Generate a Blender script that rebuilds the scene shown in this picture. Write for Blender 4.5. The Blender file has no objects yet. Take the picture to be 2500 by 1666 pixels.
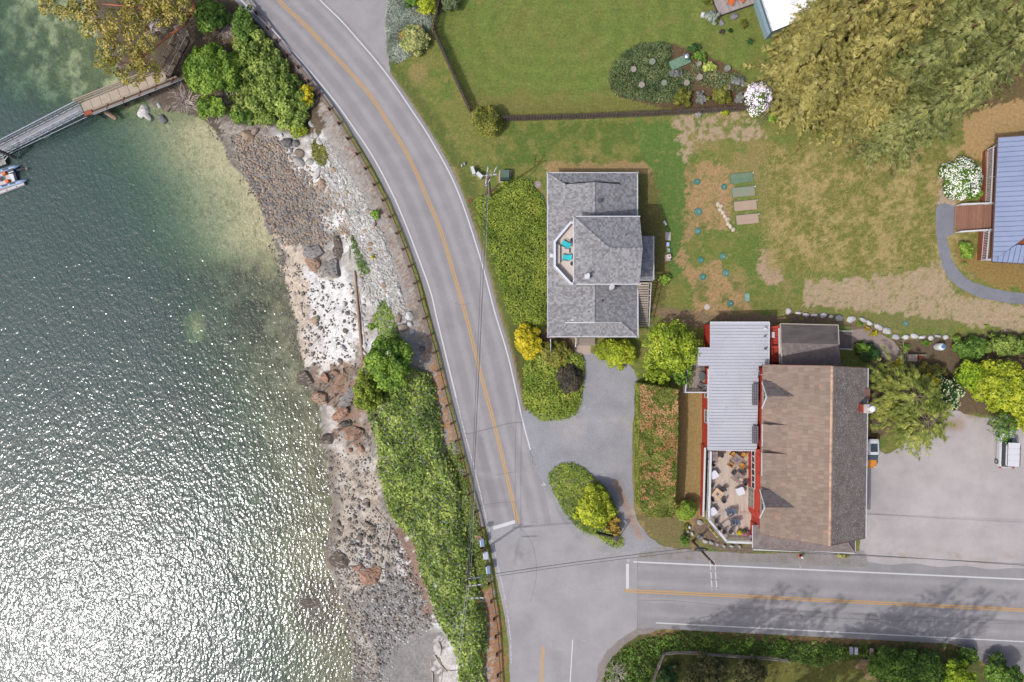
import bpy, math, random
import numpy as np
from mathutils import Vector, Matrix
R = math.radians
scn = bpy.context.scene
# ---------------------------------------------------------------- camera, sky, sun, exposure
H, S, CX, CY = 83.0, 20.0, 1250.0, 833.0        # camera height, photo pixels per metre on the ground, photo centre
cam = bpy.data.objects.new('camera', bpy.data.cameras.new('camera'))
scn.collection.objects.link(cam)
cam.location = (0, 0, H)
cam.data.sensor_width = 36
cam.data.lens = 36 * H / 125.0
cam.data.clip_end = 3000
scn.camera = cam
SUN_EL, SX, SY = 53.0, -0.83, -0.557            # direction towards the sun
w = bpy.data.worlds.new('World'); scn.world = w; w.use_nodes = True
nt = w.node_tree; bg = nt.nodes['Background']
sky = nt.nodes.new('ShaderNodeTexSky'); sky.sky_type = 'NISHITA'; sky.sun_disc = False
sky.sun_elevation = R(SUN_EL); sky.sun_rotation = math.atan2(SX, SY) % (2 * math.pi)
sky.air_density = 0.8; sky.dust_density = 4.0; sky.ozone_density = 0.6
nt.links.new(sky.outputs[0], bg.inputs[0]); bg.inputs[1].default_value = 0.15
sd = bpy.data.lights.new('sun', 'SUN'); sd.energy = 2.15; sd.angle = R(0.6); sd.color = (1.0, 0.985, 0.97)
so = bpy.data.objects.new('sun', sd); scn.collection.objects.link(so)
ce = math.cos(R(SUN_EL))
so.rotation_euler = Vector((SX * ce, SY * ce, math.sin(R(SUN_EL)))).to_track_quat('Z', 'Y').to_euler()
so.location = (-60, -40, 120)
vs = scn.view_settings; vs.view_transform = 'Standard'; vs.look = 'None'; vs.gamma = 1; vs.use_curve_mapping = False
vs.exposure = 0.86
scn.render.engine = 'CYCLES'
scn.cycles.max_bounces = 5; scn.cycles.transparent_max_bounces = 8
scn.cycles.diffuse_bounces = 2; scn.cycles.glossy_bounces = 2
G = 2.35                                         # displayed value of a sunlit flat surface of albedo 1
# ---------------------------------------------------------------- helpers
rng = np.random.default_rng(7)
random.seed(5)
def P(px, py, z=0.0):
    """the point at height z that the photograph shows at (px, py)"""
    k = (H - z) / H / S
    return Vector(((px - CX) * k, (CY - py) * k, z))
def lin(c):
    c = c / 255.0
    return c / 12.92 if c <= 0.04045 else ((c + 0.055) / 1.055) ** 2.4
def C(r, g, b, k=1.0):
    """real albedo of a surface that the photograph shows sunlit at this sRGB value"""
    return tuple(min(0.82, lin(v) / G * k) for v in (r, g, b))
def mixc(a, b, t): return tuple(a[i] * (1 - t) + b[i] * t for i in range(3))
def hsh(ix, iy, seed):
    n = (ix.astype(np.int64) * 374761393 + iy.astype(np.int64) * 668265263 + seed * 1442695041) & 0xffffffff
    n = ((n ^ (n >> 13)) * 1274126177) & 0xffffffff
    return ((n ^ (n >> 16)) & 0xffff) / 65535.0
def vnoise(x, y, seed=0):
    ix = np.floor(x); iy = np.floor(y); fx = x - ix; fy = y - iy
    fx = fx * fx * (3 - 2 * fx); fy = fy * fy * (3 - 2 * fy)
    a = hsh(ix, iy, seed); b = hsh(ix + 1, iy, seed); c = hsh(ix, iy + 1, seed); d = hsh(ix + 1, iy + 1, seed)
    return (a * (1 - fx) + b * fx) * (1 - fy) + (c * (1 - fx) + d * fx) * fy
def fbm(x, y, scale, octv=4, seed=0):
    t = 0; a = 0.5; s = 1.0 / scale
    for o in range(octv):
        t = t + a * vnoise(x * s + 17 * o, y * s - 9 * o, seed + o); a *= 0.5; s *= 2.03
    return t / (1 - 0.5 ** octv)
def inpoly(X, Y, poly):
    res = np.zeros(np.shape(X), bool); n = len(poly); j = n - 1
    for i in range(n):
        xi, yi = poly[i]; xj, yj = poly[j]
        if yi != yj:
            res ^= ((yi > Y) != (yj > Y)) & (X < (xj - xi) * (Y - yi) / (yj - yi) + xi)
        j = i
    return res
def sm(a, b, x):
    t = np.clip((x - a) / (b - a), 0, 1); return t * t * (3 - 2 * t)
def spline(pts, n=6, closed=False):
    out = []; m = len(pts)
    for i in range(m if closed else m - 1):
        p = [np.array(pts[k % m] if closed else pts[max(0, min(m - 1, k))], float) for k in (i - 1, i, i + 1, i + 2)]
        for k in range(n):
            t = k / n
            out.append(tuple(0.5 * ((2 * p[1]) + (-p[0] + p[2]) * t + (2 * p[0] - 5 * p[1] + 4 * p[2] - p[3]) * t * t + (-p[0] + 3 * p[1] - 3 * p[2] + p[3]) * t ** 3)))
    if not closed: out.append(tuple(float(v) for v in pts[-1]))
    return out
def rough(poly, step=8, amp=2.0, seed=3):
    r = random.Random(seed); out = []
    for i, a in enumerate(poly):
        b = poly[(i + 1) % len(poly)]; L = math.hypot(b[0] - a[0], b[1] - a[1]); n = max(1, int(L / step))
        for k in range(n):
            t = k / n; out.append((a[0] + (b[0] - a[0]) * t + r.uniform(-amp, amp), a[1] + (b[1] - a[1]) * t + r.uniform(-amp, amp)))
    return out
# ---- materials
def node(nt, t, **kw):
    n = nt.nodes.new(t)
    for k, v in kw.items():
        if k.startswith('i_'): n.inputs[int(k[2:]) if k[2:].isdigit() else k[2:].replace('_', ' ')].default_value = v
        else: setattr(n, k, v)
    return n
def c4(c): return (c[0], c[1], c[2], 1)
_M = {}
def mat(name, col, col2=None, rough=0.8, spec=0.3, var=0.15, vs=1.5, isl=0.0, bump=0.0, bs=12.0, metal=0.0, stretch=None, trans=0.0, emit=None, speck=None, coat=0):
    """procedural surface: two colours mixed by noise, a random value per piece, fine relief"""
    if name in _M: return _M[name]
    m = bpy.data.materials.new(name); m.use_nodes = True; _M[name] = m
    nt = m.node_tree; L = nt.links; b = nt.nodes['Principled BSDF']
    b.inputs['Roughness'].default_value = rough; b.inputs['Specular IOR Level'].default_value = spec; b.inputs['Metallic'].default_value = metal
    if coat: b.inputs['Coat Weight'].default_value = coat; b.inputs['Coat Roughness'].default_value = 0.08
    geo = node(nt, 'ShaderNodeNewGeometry'); vec = geo.outputs['Position']
    if stretch:
        mp = node(nt, 'ShaderNodeMapping'); mp.inputs['Scale'].default_value = stretch; L.new(vec, mp.inputs[0]); vec = mp.outputs[0]
    nz = node(nt, 'ShaderNodeTexNoise', i_Scale=vs, i_Detail=5.0, i_Roughness=0.65); L.new(vec, nz.inputs['Vector'])
    rp = node(nt, 'ShaderNodeMapRange'); rp.inputs[1].default_value = 0.32; rp.inputs[2].default_value = 0.68; L.new(nz.outputs[0], rp.inputs[0])
    if col2 is None:
        a = tuple(v * (1 - var) for v in col); c = tuple(min(0.85, v * (1 + var)) for v in col)
    else: a, c = col, col2
    mx = node(nt, 'ShaderNodeMix', data_type='RGBA'); mx.inputs['A'].default_value = c4(a); mx.inputs['B'].default_value = c4(c)
    L.new(rp.outputs[0], mx.inputs['Factor']); out = mx.outputs['Result']
    if isl:
        oi = node(nt, 'ShaderNodeObjectInfo'); ad = node(nt, 'ShaderNodeMath', operation='ADD'); L.new(oi.outputs['Random'], ad.inputs[0]); L.new(geo.outputs['Random Per Island'], ad.inputs[1])
        fr = node(nt, 'ShaderNodeMath', operation='FRACT'); L.new(ad.outputs[0], fr.inputs[0])
        mr = node(nt, 'ShaderNodeMapRange'); mr.inputs[3].default_value = 1 - isl; mr.inputs[4].default_value = 1 + isl; L.new(fr.outputs[0], mr.inputs[0])
        mu = node(nt, 'ShaderNodeVectorMath', operation='SCALE'); L.new(out, mu.inputs[0]); L.new(mr.outputs[0], mu.inputs['Scale']); out = mu.outputs[0]
    if speck:                                   # (scale, threshold, colour): lichen, chips, stains
        n2 = node(nt, 'ShaderNodeTexNoise', i_Scale=speck[0], i_Detail=3.0, i_Roughness=0.6); L.new(vec, n2.inputs['Vector'])
        r2 = node(nt, 'ShaderNodeMapRange'); r2.inputs[1].default_value = speck[1]; r2.inputs[2].default_value = speck[1] + 0.05; L.new(n2.outputs[0], r2.inputs[0])
        m2 = node(nt, 'ShaderNodeMix', data_type='RGBA'); L.new(r2.outputs[0], m2.inputs['Factor']); L.new(out, m2.inputs['A']); m2.inputs['B'].default_value = c4(speck[2]); out = m2.outputs['Result']
    L.new(out, b.inputs['Base Color'])
    if bump:
        n3 = node(nt, 'ShaderNodeTexNoise', i_Scale=bs, i_Detail=4.0, i_Roughness=0.7); L.new(vec, n3.inputs['Vector'])
        bp = node(nt, 'ShaderNodeBump', i_Strength=1.0, i_Distance=bump); L.new(n3.outputs[0], bp.inputs['Height']); L.new(bp.outputs[0], b.inputs['Normal'])
    return m
def foliage(name, cols, vs=0.5, trans=0.3, rough=0.55, spec=0.25):
    """leaf material: colour picked per leaf from a ramp, shifted clump by clump; some light passes through"""
    if name in _M: return _M[name]
    m = bpy.data.materials.new(name); m.use_nodes = True; _M[name] = m
    nt = m.node_tree; L = nt.links; b = nt.nodes['Principled BSDF']
    b.inputs['Roughness'].default_value = rough; b.inputs['Specular IOR Level'].default_value = spec
    geo = node(nt, 'ShaderNodeNewGeometry')
    nz = node(nt, 'ShaderNodeTexNoise', i_Scale=vs, i_Detail=3.0, i_Roughness=0.6); L.new(geo.outputs['Position'], nz.inputs['Vector'])
    mr = node(nt, 'ShaderNodeMapRange'); mr.inputs[1].default_value = 0.3; mr.inputs[2].default_value = 0.7; mr.inputs[3].default_value = -0.35; mr.inputs[4].default_value = 0.35; L.new(nz.outputs[0], mr.inputs[0])
    s = node(nt, 'ShaderNodeMath', operation='MULTIPLY_ADD'); L.new(geo.outputs['Random Per Island'], s.inputs[0]); s.inputs[1].default_value = 0.6; s.inputs[2].default_value = 0.2
    ad = node(nt, 'ShaderNodeMath', operation='ADD'); L.new(s.outputs[0], ad.inputs[0]); L.new(mr.outputs[0], ad.inputs[1])
    rp = node(nt, 'ShaderNodeValToRGB'); cr = rp.color_ramp; n = len(cols)
    cr.elements[0].position = 0; cr.elements[0].color = c4(cols[0]); cr.elements[1].position = 1; cr.elements[1].color = c4(cols[-1])
    for i in range(1, n - 1):
        e = cr.elements.new(i / (n - 1)); e.color = c4(cols[i])
    L.new(ad.outputs[0], rp.inputs[0]); L.new(rp.outputs[0], b.inputs['Base Color'])
    tr = node(nt, 'ShaderNodeBsdfTranslucent'); L.new(rp.outputs[0], tr.inputs[0])
    ms = node(nt, 'ShaderNodeMixShader'); ms.inputs[0].default_value = trans; L.new(b.outputs[0], ms.inputs[1]); L.new(tr.outputs[0], ms.inputs[2])
    L.new(ms.outputs[0], nt.nodes['Material Output'].inputs[0])
    return m
# ---- objects
COL = scn.collection
def props(o, label=None, cat=None, group=None, kind=None):
    if label: o['label'] = label
    if cat: o['category'] = cat
    if group: o['group'] = group
    if kind: o['kind'] = kind
    return o
def E(name, label, cat, loc=(0, 0, 0), rz=0.0, group=None):
    o = bpy.data.objects.new(name, None); COL.objects.link(o); o.location = loc; o.rotation_euler = (0, 0, rz); o.empty_display_size = 0.3
    return props(o, label, cat, group)
def newmesh(name, V, F, m, smooth=False):
    me = bpy.data.meshes.new(name)
    me.from_pydata([tuple(v) for v in V], [], F)
    if isinstance(m, (list, tuple)):
        for q in m: me.materials.append(q)
    elif m: me.materials.append(m)
    if smooth: me.shade_smooth()
    return me
class MB:
    """collects boxes, prisms, tubes ... and links them as ONE mesh object"""
    def __init__(s): s.v = []; s.f = []
    def add(s, V, F):
        n = len(s.v); s.v += [tuple(v) for v in V]; s.f += [tuple(i + n for i in f) for f in F]; return s
    def box(s, c, size, rz=0.0, M=None):
        x, y, z = size[0] / 2, size[1] / 2, size[2] / 2
        V = [Vector((i * x, j * y, k * z)) for k in (-1, 1) for j in (-1, 1) for i in (-1, 1)]
        M = M if M is not None else Matrix.Rotation(rz, 3, 'Z')
        V = [M @ v + Vector(c) for v in V]
        return s.add(V, [(0, 2, 3, 1), (4, 5, 7, 6), (0, 1, 5, 4), (2, 6, 7, 3), (0, 4, 6, 2), (1, 3, 7, 5)])
    def beam(s, a, b, w, h, up=(0, 0, 1)):
        a = Vector(a); b = Vector(b); d = b - a; L = d.length; d.normalize()
        u = Vector(up); x = d.cross(u)
        if x.length < 1e-4: x = d.cross(Vector((1, 0, 0)))
        x.normalize(); z = x.cross(d)
        M = Matrix((d, x, z)).transposed()
        return s.box((a + b) / 2, (L, w, h), M=M)
    def prism(s, poly, z0, z1):
        n = len(poly); A = sum(poly[i][0] * poly[(i + 1) % n][1] - poly[(i + 1) % n][0] * poly[i][1] for i in range(n))
        if A < 0: poly = poly[::-1]
        V = [(p[0], p[1], z0) for p in poly] + [(p[0], p[1], z1) for p in poly]
        F = [tuple(range(n - 1, -1, -1)), tuple(range(n, 2 * n))] + [(i, (i + 1) % n, (i + 1) % n + n, i + n) for i in range(n)]
        return s.add(V, F)
    def slab(s, pts, t):
        """planar polygon of 3-D points given from above, thickness t downwards"""
        n = len(pts); V = [tuple(p) for p in pts] + [(p[0], p[1], p[2] - t) for p in pts]
        A = sum(pts[i][0] * pts[(i + 1) % n][1] - pts[(i + 1) % n][0] * pts[i][1] for i in range(n))
        if A < 0:
            pts = pts[::-1]; V = [tuple(p) for p in pts] + [(p[0], p[1], p[2] - t) for p in pts]
        F = [tuple(range(n)), tuple(range(2 * n - 1, n - 1, -1))] + [(i, i + n, (i + 1) % n + n, (i + 1) % n) for i in range(n)]
        return s.add(V, F)
    def tube(s, pts, r, n=6, cap=True):
        pts = [Vector(p) for p in pts]; rs = r if isinstance(r, (list, tuple)) else [r] * len(pts); V = []; k = len(pts)
        for i, p in enumerate(pts):
            d = (pts[min(i + 1, k - 1)] - pts[max(i - 1, 0)]).normalized()
            x = d.cross(Vector((0, 0, 1)))
            if x.length < 0.05: x = d.cross(Vector((0, 1, 0)))
            x.normalize(); y = d.cross(x)
            for j in range(n):
                a = 2 * math.pi * j / n; V.append(p + (x * math.cos(a) + y * math.sin(a)) * rs[i])
        F = [(i * n + j, i * n + (j + 1) % n, (i + 1) * n + (j + 1) % n, (i + 1) * n + j) for i in range(k - 1) for j in range(n)]
        if cap: F += [tuple(range(n))[::-1], tuple(range((k - 1) * n, k * n))]
        return s.add(V, F)
    def lathe(s, prof, c=(0, 0, 0), n=16, sx=1, sy=1):
        V = []; k = len(prof)
        for (r, z) in prof:
            for j in range(n):
                a = 2 * math.pi * j / n; V.append((c[0] + r * math.cos(a) * sx, c[1] + r * math.sin(a) * sy, c[2] + z))
        F = [(i * n + j, i * n + (j + 1) % n, (i + 1) * n + (j + 1) % n, (i + 1) * n + j) for i in range(k - 1) for j in range(n)]
        F += [tuple(range(n))[::-1], tuple(range((k - 1) * n, k * n))]
        return s.add(V, F)
    def build(s, name, m, parent=None, world=False, smooth=False, bevel=0, kind=None, label=None, cat=None, group=None):
        V = s.v
        o = bpy.data.objects.new(name, None if not V else newmesh(name, V, s.f, m, smooth)); COL.objects.link(o)
        if parent is not None:
            o.parent = parent
            if world:
                inv = (Matrix.Translation(parent.location) @ parent.rotation_euler.to_matrix().to_4x4()).inverted()
                q = parent.parent
                if q is not None: inv = (Matrix.Translation(q.location) @ q.rotation_euler.to_matrix().to_4x4() @ Matrix.Translation(parent.location) @ parent.rotation_euler.to_matrix().to_4x4()).inverted()
                o.data.transform(inv)
        elif kind != 'structure':
            A = np.array(V); c = Vector(((A[:, 0].min() + A[:, 0].max()) / 2, (A[:, 1].min() + A[:, 1].max()) / 2, A[:, 2].min()))
            o.data.transform(Matrix.Translation(-c)); o.location = c
        if bevel:
            b = o.modifiers.new('bevel', 'BEVEL'); b.width = bevel; b.segments = 2; b.limit_method = 'ANGLE'
        return props(o, label, cat, group, kind)
def place(name, me, parent, loc, rz=0.0, M=None):
    """a child object that shares mesh data"""
    o = bpy.data.objects.new(name, me); COL.objects.link(o); o.parent = parent
    if M is not None: o.matrix_local = M
    else: o.location = loc; o.rotation_euler = (0, 0, rz)
    return o
_kids = {}
def copy_tree(o, parent=None):
    c = o.copy(); COL.objects.link(c)
    if parent is not None: c.parent = parent
    for ch in o.children: copy_tree(ch, c)
    return c
def put(proto, used, loc, rz, label, group=None):
    """the first call moves the proto itself, later calls copy it with its parts"""
    o = proto if not used else copy_tree(proto); used.append(1)
    o.location = loc; o.rotation_euler = (0, 0, rz); o['label'] = label
    if group: o['group'] = group
    return o
def W(pts, z=0.0): return [tuple(P(x, y, z))[:2] for x, y in pts]
def sheet(name, poly, z, m, parent=None, kind='structure'):
    """flat polygon of photo points at height z"""
    V = [tuple(P(x, y, z)) for x, y in poly]
    A = sum(V[i][0] * V[(i + 1) % len(V)][1] - V[(i + 1) % len(V)][0] * V[i][1] for i in range(len(V)))
    if A < 0: V = V[::-1]
    o = bpy.data.objects.new(name, newmesh(name, V, [tuple(range(len(V)))], m)); COL.objects.link(o)
    if parent is not None: o.parent = parent
    else: o['kind'] = kind
    return o
def ribbon(name, pts, w, z, m, parent=None, off=0.0, closed=False):
    """painted line: photo points, width in metres, lateral offset in metres"""
    p = [P(x, y, z) for x, y in pts]; V = []
    for i, q in enumerate(p):
        d = p[min(i + 1, len(p) - 1)] - p[max(0, i - 1)]; n = Vector((-d.y, d.x, 0)).normalized()
        V += [q + n * (off + w / 2), q + n * (off - w / 2)]
    F = [(2 * i, 2 * i + 1, 2 * i + 3, 2 * i + 2) for i in range(len(p) - 1)]
    o = bpy.data.objects.new(name, newmesh(name, V, F, m)); COL.objects.link(o)
    if parent is not None: o.parent = parent
    else: o['kind'] = 'structure'
    return o
def bulk(name, V, F, m, parent=None, kind=None):
    """numpy arrays of vertices and quads"""
    me = bpy.data.meshes.new(name); nv, nf = len(V), len(F); k = F.shape[1]
    me.vertices.add(nv); me.vertices.foreach_set('co', np.ascontiguousarray(V, np.float32).ravel())
    me.loops.add(nf * k); me.loops.foreach_set('vertex_index', np.ascontiguousarray(F, np.int32).ravel())
    me.polygons.add(nf); me.polygons.foreach_set('loop_start', np.arange(0, nf * k, k, dtype=np.int32))
    me.materials.append(m); me.update(calc_edges=True)
    o = bpy.data.objects.new(name, me); COL.objects.link(o)
    if parent is not None: o.parent = parent
    if kind: o['kind'] = kind
    return o
def setcol(me, cols, name='Col'):
    a = me.color_attributes.new(name, 'FLOAT_COLOR', 'POINT'); c = np.ones((len(me.vertices), 4), np.float32); c[:, :cols.shape[1]] = cols
    a.data.foreach_set('color', c.ravel())
# ================================================================ shore, terrain, water
WATER = -3.0
shore = [(150, -150), (195, 0), (225, 50), (258, 110), (290, 170), (325, 215), (370, 262), (440, 275), (492, 290), (522, 318), (545, 360), (560, 400), (600, 440), (632, 490), (645, 550), (672, 590), (684, 640), (700, 700), (715, 760),
         (724, 800), (728, 860), (742, 900), (745, 940), (766, 965), (782, 1000), (785, 1045), (792, 1090), (802, 1150), (806, 1250), (800, 1320), (795, 1370), (815, 1420), (838, 1470), (852, 1530), (858, 1600), (862, 1666), (870, 1850)]
rail = [(545, -120), (600, 0), (655, 72), (706, 135), (758, 199), (810, 267), (855, 340), (897, 412), (938, 490), (973, 570), (1003, 650), (1028, 736), (1050, 820), (1073, 905), (1094, 992), (1117, 1078), (1138, 1164), (1162, 1250), (1180, 1330), (1196, 1410), (1204, 1467), (1211, 1510), (1214, 1553), (1216, 1596), (1219, 1647), (1222, 1700), (1228, 1850)]
_sw = [P(x, y, WATER) for x, y in shore][::-1]; _rw = [P(x - 10, y, 0) for x, y in rail][::-1]
_swY = np.array([p.y for p in _sw]); _swX = np.array([p.x for p in _sw]); _rwY = np.array([p.y for p in _rw]); _rwX = np.array([p.x for p in _rw])
def Xw(Y, X=0): return np.interp(Y, _swY, _swX) + 0.9 * (fbm(Y * 1.0, Y * 0 + 3, 2.4, 3, 41) - 0.5)
def Xr(Y): return np.interp(Y, _rwY, _rwX)
def terrz(X, Y):
    X = np.asarray(X, float); Y = np.asarray(Y, float)
    xw = Xw(Y); xr = Xr(Y); t = (X - xw) / np.maximum(xr - xw, 0.5)
    g = np.interp(t, [0, 0.1, 0.3, 0.55, 0.72, 0.86, 1.0], [0, 0.05, 0.13, 0.28, 0.55, 0.86, 1.0])
    zl = WATER + 3.0 * g
    bumpy = (fbm(X, Y, 1.7, 4, 11) - 0.5) * 0.55 * np.clip(t * 6, 0, 1) * np.clip((1 - t) * 5, 0, 1)
    d = np.maximum(xw - X, 0)
    dep = np.interp(d, [0, 1.5, 4, 7, 11, 20, 60], [0, 0.05, 0.22, 0.5, 1.15, 3.0, 7.0])
    nw = np.clip((Y - 27) / 6, 0, 1) * np.clip((30 - d) / 12, 0, 1)      # shallow shelf north of the pier
    dep = dep * (1 - 0.45 * nw); pt = P(476, 798, WATER); dep = dep * (1 - .72 * np.exp(-(((X - pt.x) / 1.3) ** 2 + ((Y - pt.y) / 2.0) ** 2)))
    zs = WATER - dep + (fbm(X, Y, 2.2, 4, 12) - 0.5) * 0.25 * np.clip(d, 0, 1)
    z = np.where(t > 0, zl + bumpy, zs)
    return np.where(t >= 1, 0.0, np.minimum(z, 0.0))
def tz(x, y): return float(terrz(np.array([x]), np.array([y]))[0])
def on(px, py, dz=0.0):
    """the point of the terrain that shows at (px, py)"""
    z = 0.0
    for _ in range(6):
        p = P(px, py, z); z = tz(p.x, p.y)
    p.z = z + dz; return p
xs = np.concatenate([[-620, -400, -260, -170, -120, -95, -80, -72], np.arange(-66, 66.01, 0.22), [72, 80, 95, 120, 170, 260, 400, 620]])
ys = np.concatenate([[-600, -380, -240, -150, -100, -75, -60, -52], np.arange(-45, 45.01, 0.22), [52, 60, 75, 100, 150, 240, 380, 600]])
GX, GY = np.meshgrid(xs, ys); GZ = terrz(GX, GY)
PX = CX + GX * S * H / (H - GZ); PY = CY - GY * S * H / (H - GZ)
def A(*c): return np.array(C(*c))
n1 = fbm(PX, PY, 60, 5, 1); n2 = fbm(PX, PY, 26, 5, 2); n3 = fbm(PX, PY, 9, 4, 3); n4 = fbm(PX, PY, 150, 4, 4); n5 = vnoise(PX / 3.5, PY / 3.5, 5)
wx = PX + (n3 - 0.5) * 30 + (n5 - 0.5) * 8; wy = PY + (fbm(PX, PY, 9, 4, 8) - 0.5) * 30
col = np.zeros(PX.shape + (3,)); gr = np.ones(PX.shape)          # colour, amount of grass
def lay(mask, c, grass=None):
    global col, gr
    m = np.clip(mask, 0, 1)[..., None].astype(float); col = col * (1 - m) + np.asarray(c) * m
    if grass is not None: gr = gr * (1 - m[..., 0]) + grass * m[..., 0]
def reg(poly, soft=False):
    return inpoly(wx, wy, poly) if not soft else inpoly(PX + (n3 - .5) * 8, PY + (n5 - .5) * 6, poly)
col[:] = A(134, 138, 72)
lay(sm(0.42, 0.6, n2), A(116, 134, 64)); lay(sm(0.56, 0.72, n3 * 0.6 + n2 * 0.4), A(158, 146, 92)); lay(sm(.6, .75, n1) * .6, A(172, 148, 100))
# mown lawn behind the fence
lawn = [(1060, -200), (1062, 80), (1150, 290), (1830, 268), (1900, 100), (1900, -200)]
ml = reg(lawn, True); rr = np.maximum(np.abs(PX - 1350) * 0.85, np.abs(PY - 60) * 1.25 + 0 * PX); rr = (np.abs((PX - 1360) / 1.25) ** 2.6 + np.abs((PY - 60) / 0.8) ** 2.6) ** (1 / 2.6)
arc = 0.5 + 0.5 * np.sin(rr / 7.0)
lc = A(104, 126, 56)[None, None] * (1 - n1[..., None]) * 1.15 + A(126, 132, 68)[None, None] * n1[..., None]
lc = lc * (1.01 + 0.11 * arc[..., None]) ; lc = lc * (0.8 + 0.4 * n3[..., None])
lay(ml, lc, 0.55); edge = ml * sm(210, 262, PY + (n2 - .5) * 60); lay(edge * 0.5, A(140, 126, 74)); lay(ml * sm(0.60, 0.72, n2) * .5, A(142, 136, 78))
# strip between road and fence, lawn round the grey house
lay(reg([(1160, 300), (1560, 300), (1640, 420), (1400, 425), (1300, 400), (1200, 420)]) * sm(.35, .6, n2), A(104, 124, 56))
lay(reg([(1545, 300), (1650, 300), (1680, 450), (1665, 560), (1690, 640), (1640, 680), (1600, 640), (1585, 420)]), A(104, 132, 62))
lay(reg([(1330, 398), (1580, 396), (1600, 430), (1590, 470), (1560, 425), (1335, 425)]), A(176, 150, 104))
lay(reg([(1560, 420), (1600, 425), (1620, 560), (1640, 640), (1620, 760), (1570, 780), (1560, 600)]), A(120, 116, 66))
lay(reg([(1645, 280), (1810, 270), (1880, 330), (1840, 340), (1700, 350), (1680, 400), (1650, 360)]) * sm(.4, .55, n3), A(190, 168, 138), .3)
# worn lot with septic lids
dry = reg([(1672, 400), (1760, 395), (1800, 420), (1780, 560), (1700, 560), (1670, 600), (1690, 650), (1760, 640), (1810, 690), (1840, 760), (1700, 770), (1690, 700), (1650, 640), (1680, 520)])
lay(dry * sm(.2, .55, n3 * .5 + n5 * .5), A(188, 154, 112), .4); lay(dry * sm(.55, .75, n2), A(124, 128, 70), .8)
lay(reg([(1810, 585), (1880, 560), (1905, 640), (1830, 680), (1800, 640)]), A(112, 132, 62))
lay(reg([(1858, 615), (1905, 610), (1912, 690), (1870, 700), (1850, 660)]), A(192, 166, 138), .1)
lay(reg([(1570, 745), (1700, 760), (1900, 770), (1925, 790), (1700, 800), (1640, 790)]), A(150, 128, 100), .2)
# tall dry grass field
fld = sm(1855, 1900, wx) * sm(330, 380, wy) * (1 - sm(640, 680, wy)); band = 0.5 + 0.5 * np.sin((PX + (n1 - .5) * 260 + (n2 - .5) * 90) / 24.0)
lay(fld, A(126, 130, 62)); lay(fld * sm(.35, .75, n3 * .5 + n2 * .15 + band * .2 + n5 * .25 - .03), A(192, 170, 116), .6)
lay(reg([(1960, 690), (2200, 670), (2300, 640), (2330, 720), (2500, 745), (2700, 760), (2700, 830), (2400, 800), (2200, 770), (1960, 745)]) * sm(.22, .5, n5 * .35 + n3 * .35 + n2 * .3), A(192, 170, 138), .3)
lay(reg([(1960, 760), (2340, 780), (2330, 800), (2180, 805), (2060, 775), (1930, 765)]) * sm(.3, .5, n2), A(132, 134, 78))
lay(reg([(2355, 255), (2700, 225), (2700, 345), (2440, 338), (2410, 400), (2350, 370)]), A(194, 162, 112), .7)
lay(reg([(2300, 420), (2345, 430), (2330, 505), (2290, 500)]), A(196, 176, 152), 0)
lay(reg([(2320, 590), (2430, 640), (2700, 650), (2700, 730), (2420, 700), (2350, 650)]), A(160, 136, 82), .5)
# under the trees on the right, beds, beneath hedges
lay(reg([(1880, -200), (2700, -200), (2700, 200), (2380, 270), (2250, 340), (2150, 330), (2050, 310), (1900, 260)]), A(122, 106, 70), .5)
lay(reg([(2180, 830), (2700, 800), (2700, 1020), (2250, 1010), (2130, 1080), (2118, 900)]), A(120, 104, 82), .1)
bedc = A(112, 92, 68)
for q in ([(1160, 485), (1245, 434), (1290, 437), (1332, 492), (1336, 800), (1250, 790), (1196, 619)], [(1240, 790), (1420, 850), (1424, 930), (1414, 1000), (1347, 1030), (1280, 1000)],
          [(1340, 1159), (1389, 1129), (1449, 1164), (1507, 1250), (1524, 1335), (1492, 1337), (1377, 1250)], [(1486, 191), (1559, 105), (1640, 105), (1760, 150), (1826, 190), (1818, 262), (1636, 268), (1505, 235)]):
    lay(reg(q, True), bedc, .3)
lay(reg([(1330, 800), (1420, 830), (1425, 870), (1330, 860)]), A(140, 116, 92), 0)
lay(reg([(1655, 935), (1728, 950), (1722, 1250), (1700, 1345), (1640, 1345), (1555, 1290), (1560, 1240), (1650, 1240)]), A(172, 146, 96), .6); lay(reg([(1555, 1262), (1660, 1262), (1730, 1330), (1650, 1345), (1590, 1320)]), A(136, 126, 84), .5)
lay(reg([(1705, 1262), (1770, 1325), (1840, 1330), (1840, 1352), (1740, 1345), (1690, 1290)]), A(140, 120, 102), .1)
lay(reg([(1925, 768), (2060, 782), (2150, 810), (2180, 835), (2080, 805), (2055, 790), (1930, 790)]), A(142, 122, 98), .2)
# south of the east-west road
lay(reg([(1457, 1850), (1460, 1622), (1483, 1587), (1556, 1535), (1900, 1546), (2340, 1572), (2420, 1640), (2420, 1850)]), A(98, 104, 56))
lay(reg([(1560, 1535), (1900, 1546), (2340, 1572), (2340, 1590), (1900, 1568), (1560, 1560)]) * sm(.4, .6, n3), A(150, 118, 84), .3)
lay(reg([(1850, 1612), (2130, 1612), (2140, 1850), (1850, 1850)]), A(122, 122, 62), .8)
lay(reg([(2090, 1612), (2140, 1612), (2140, 1666), (2100, 1640)]), A(168, 142, 106), .2)
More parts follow.
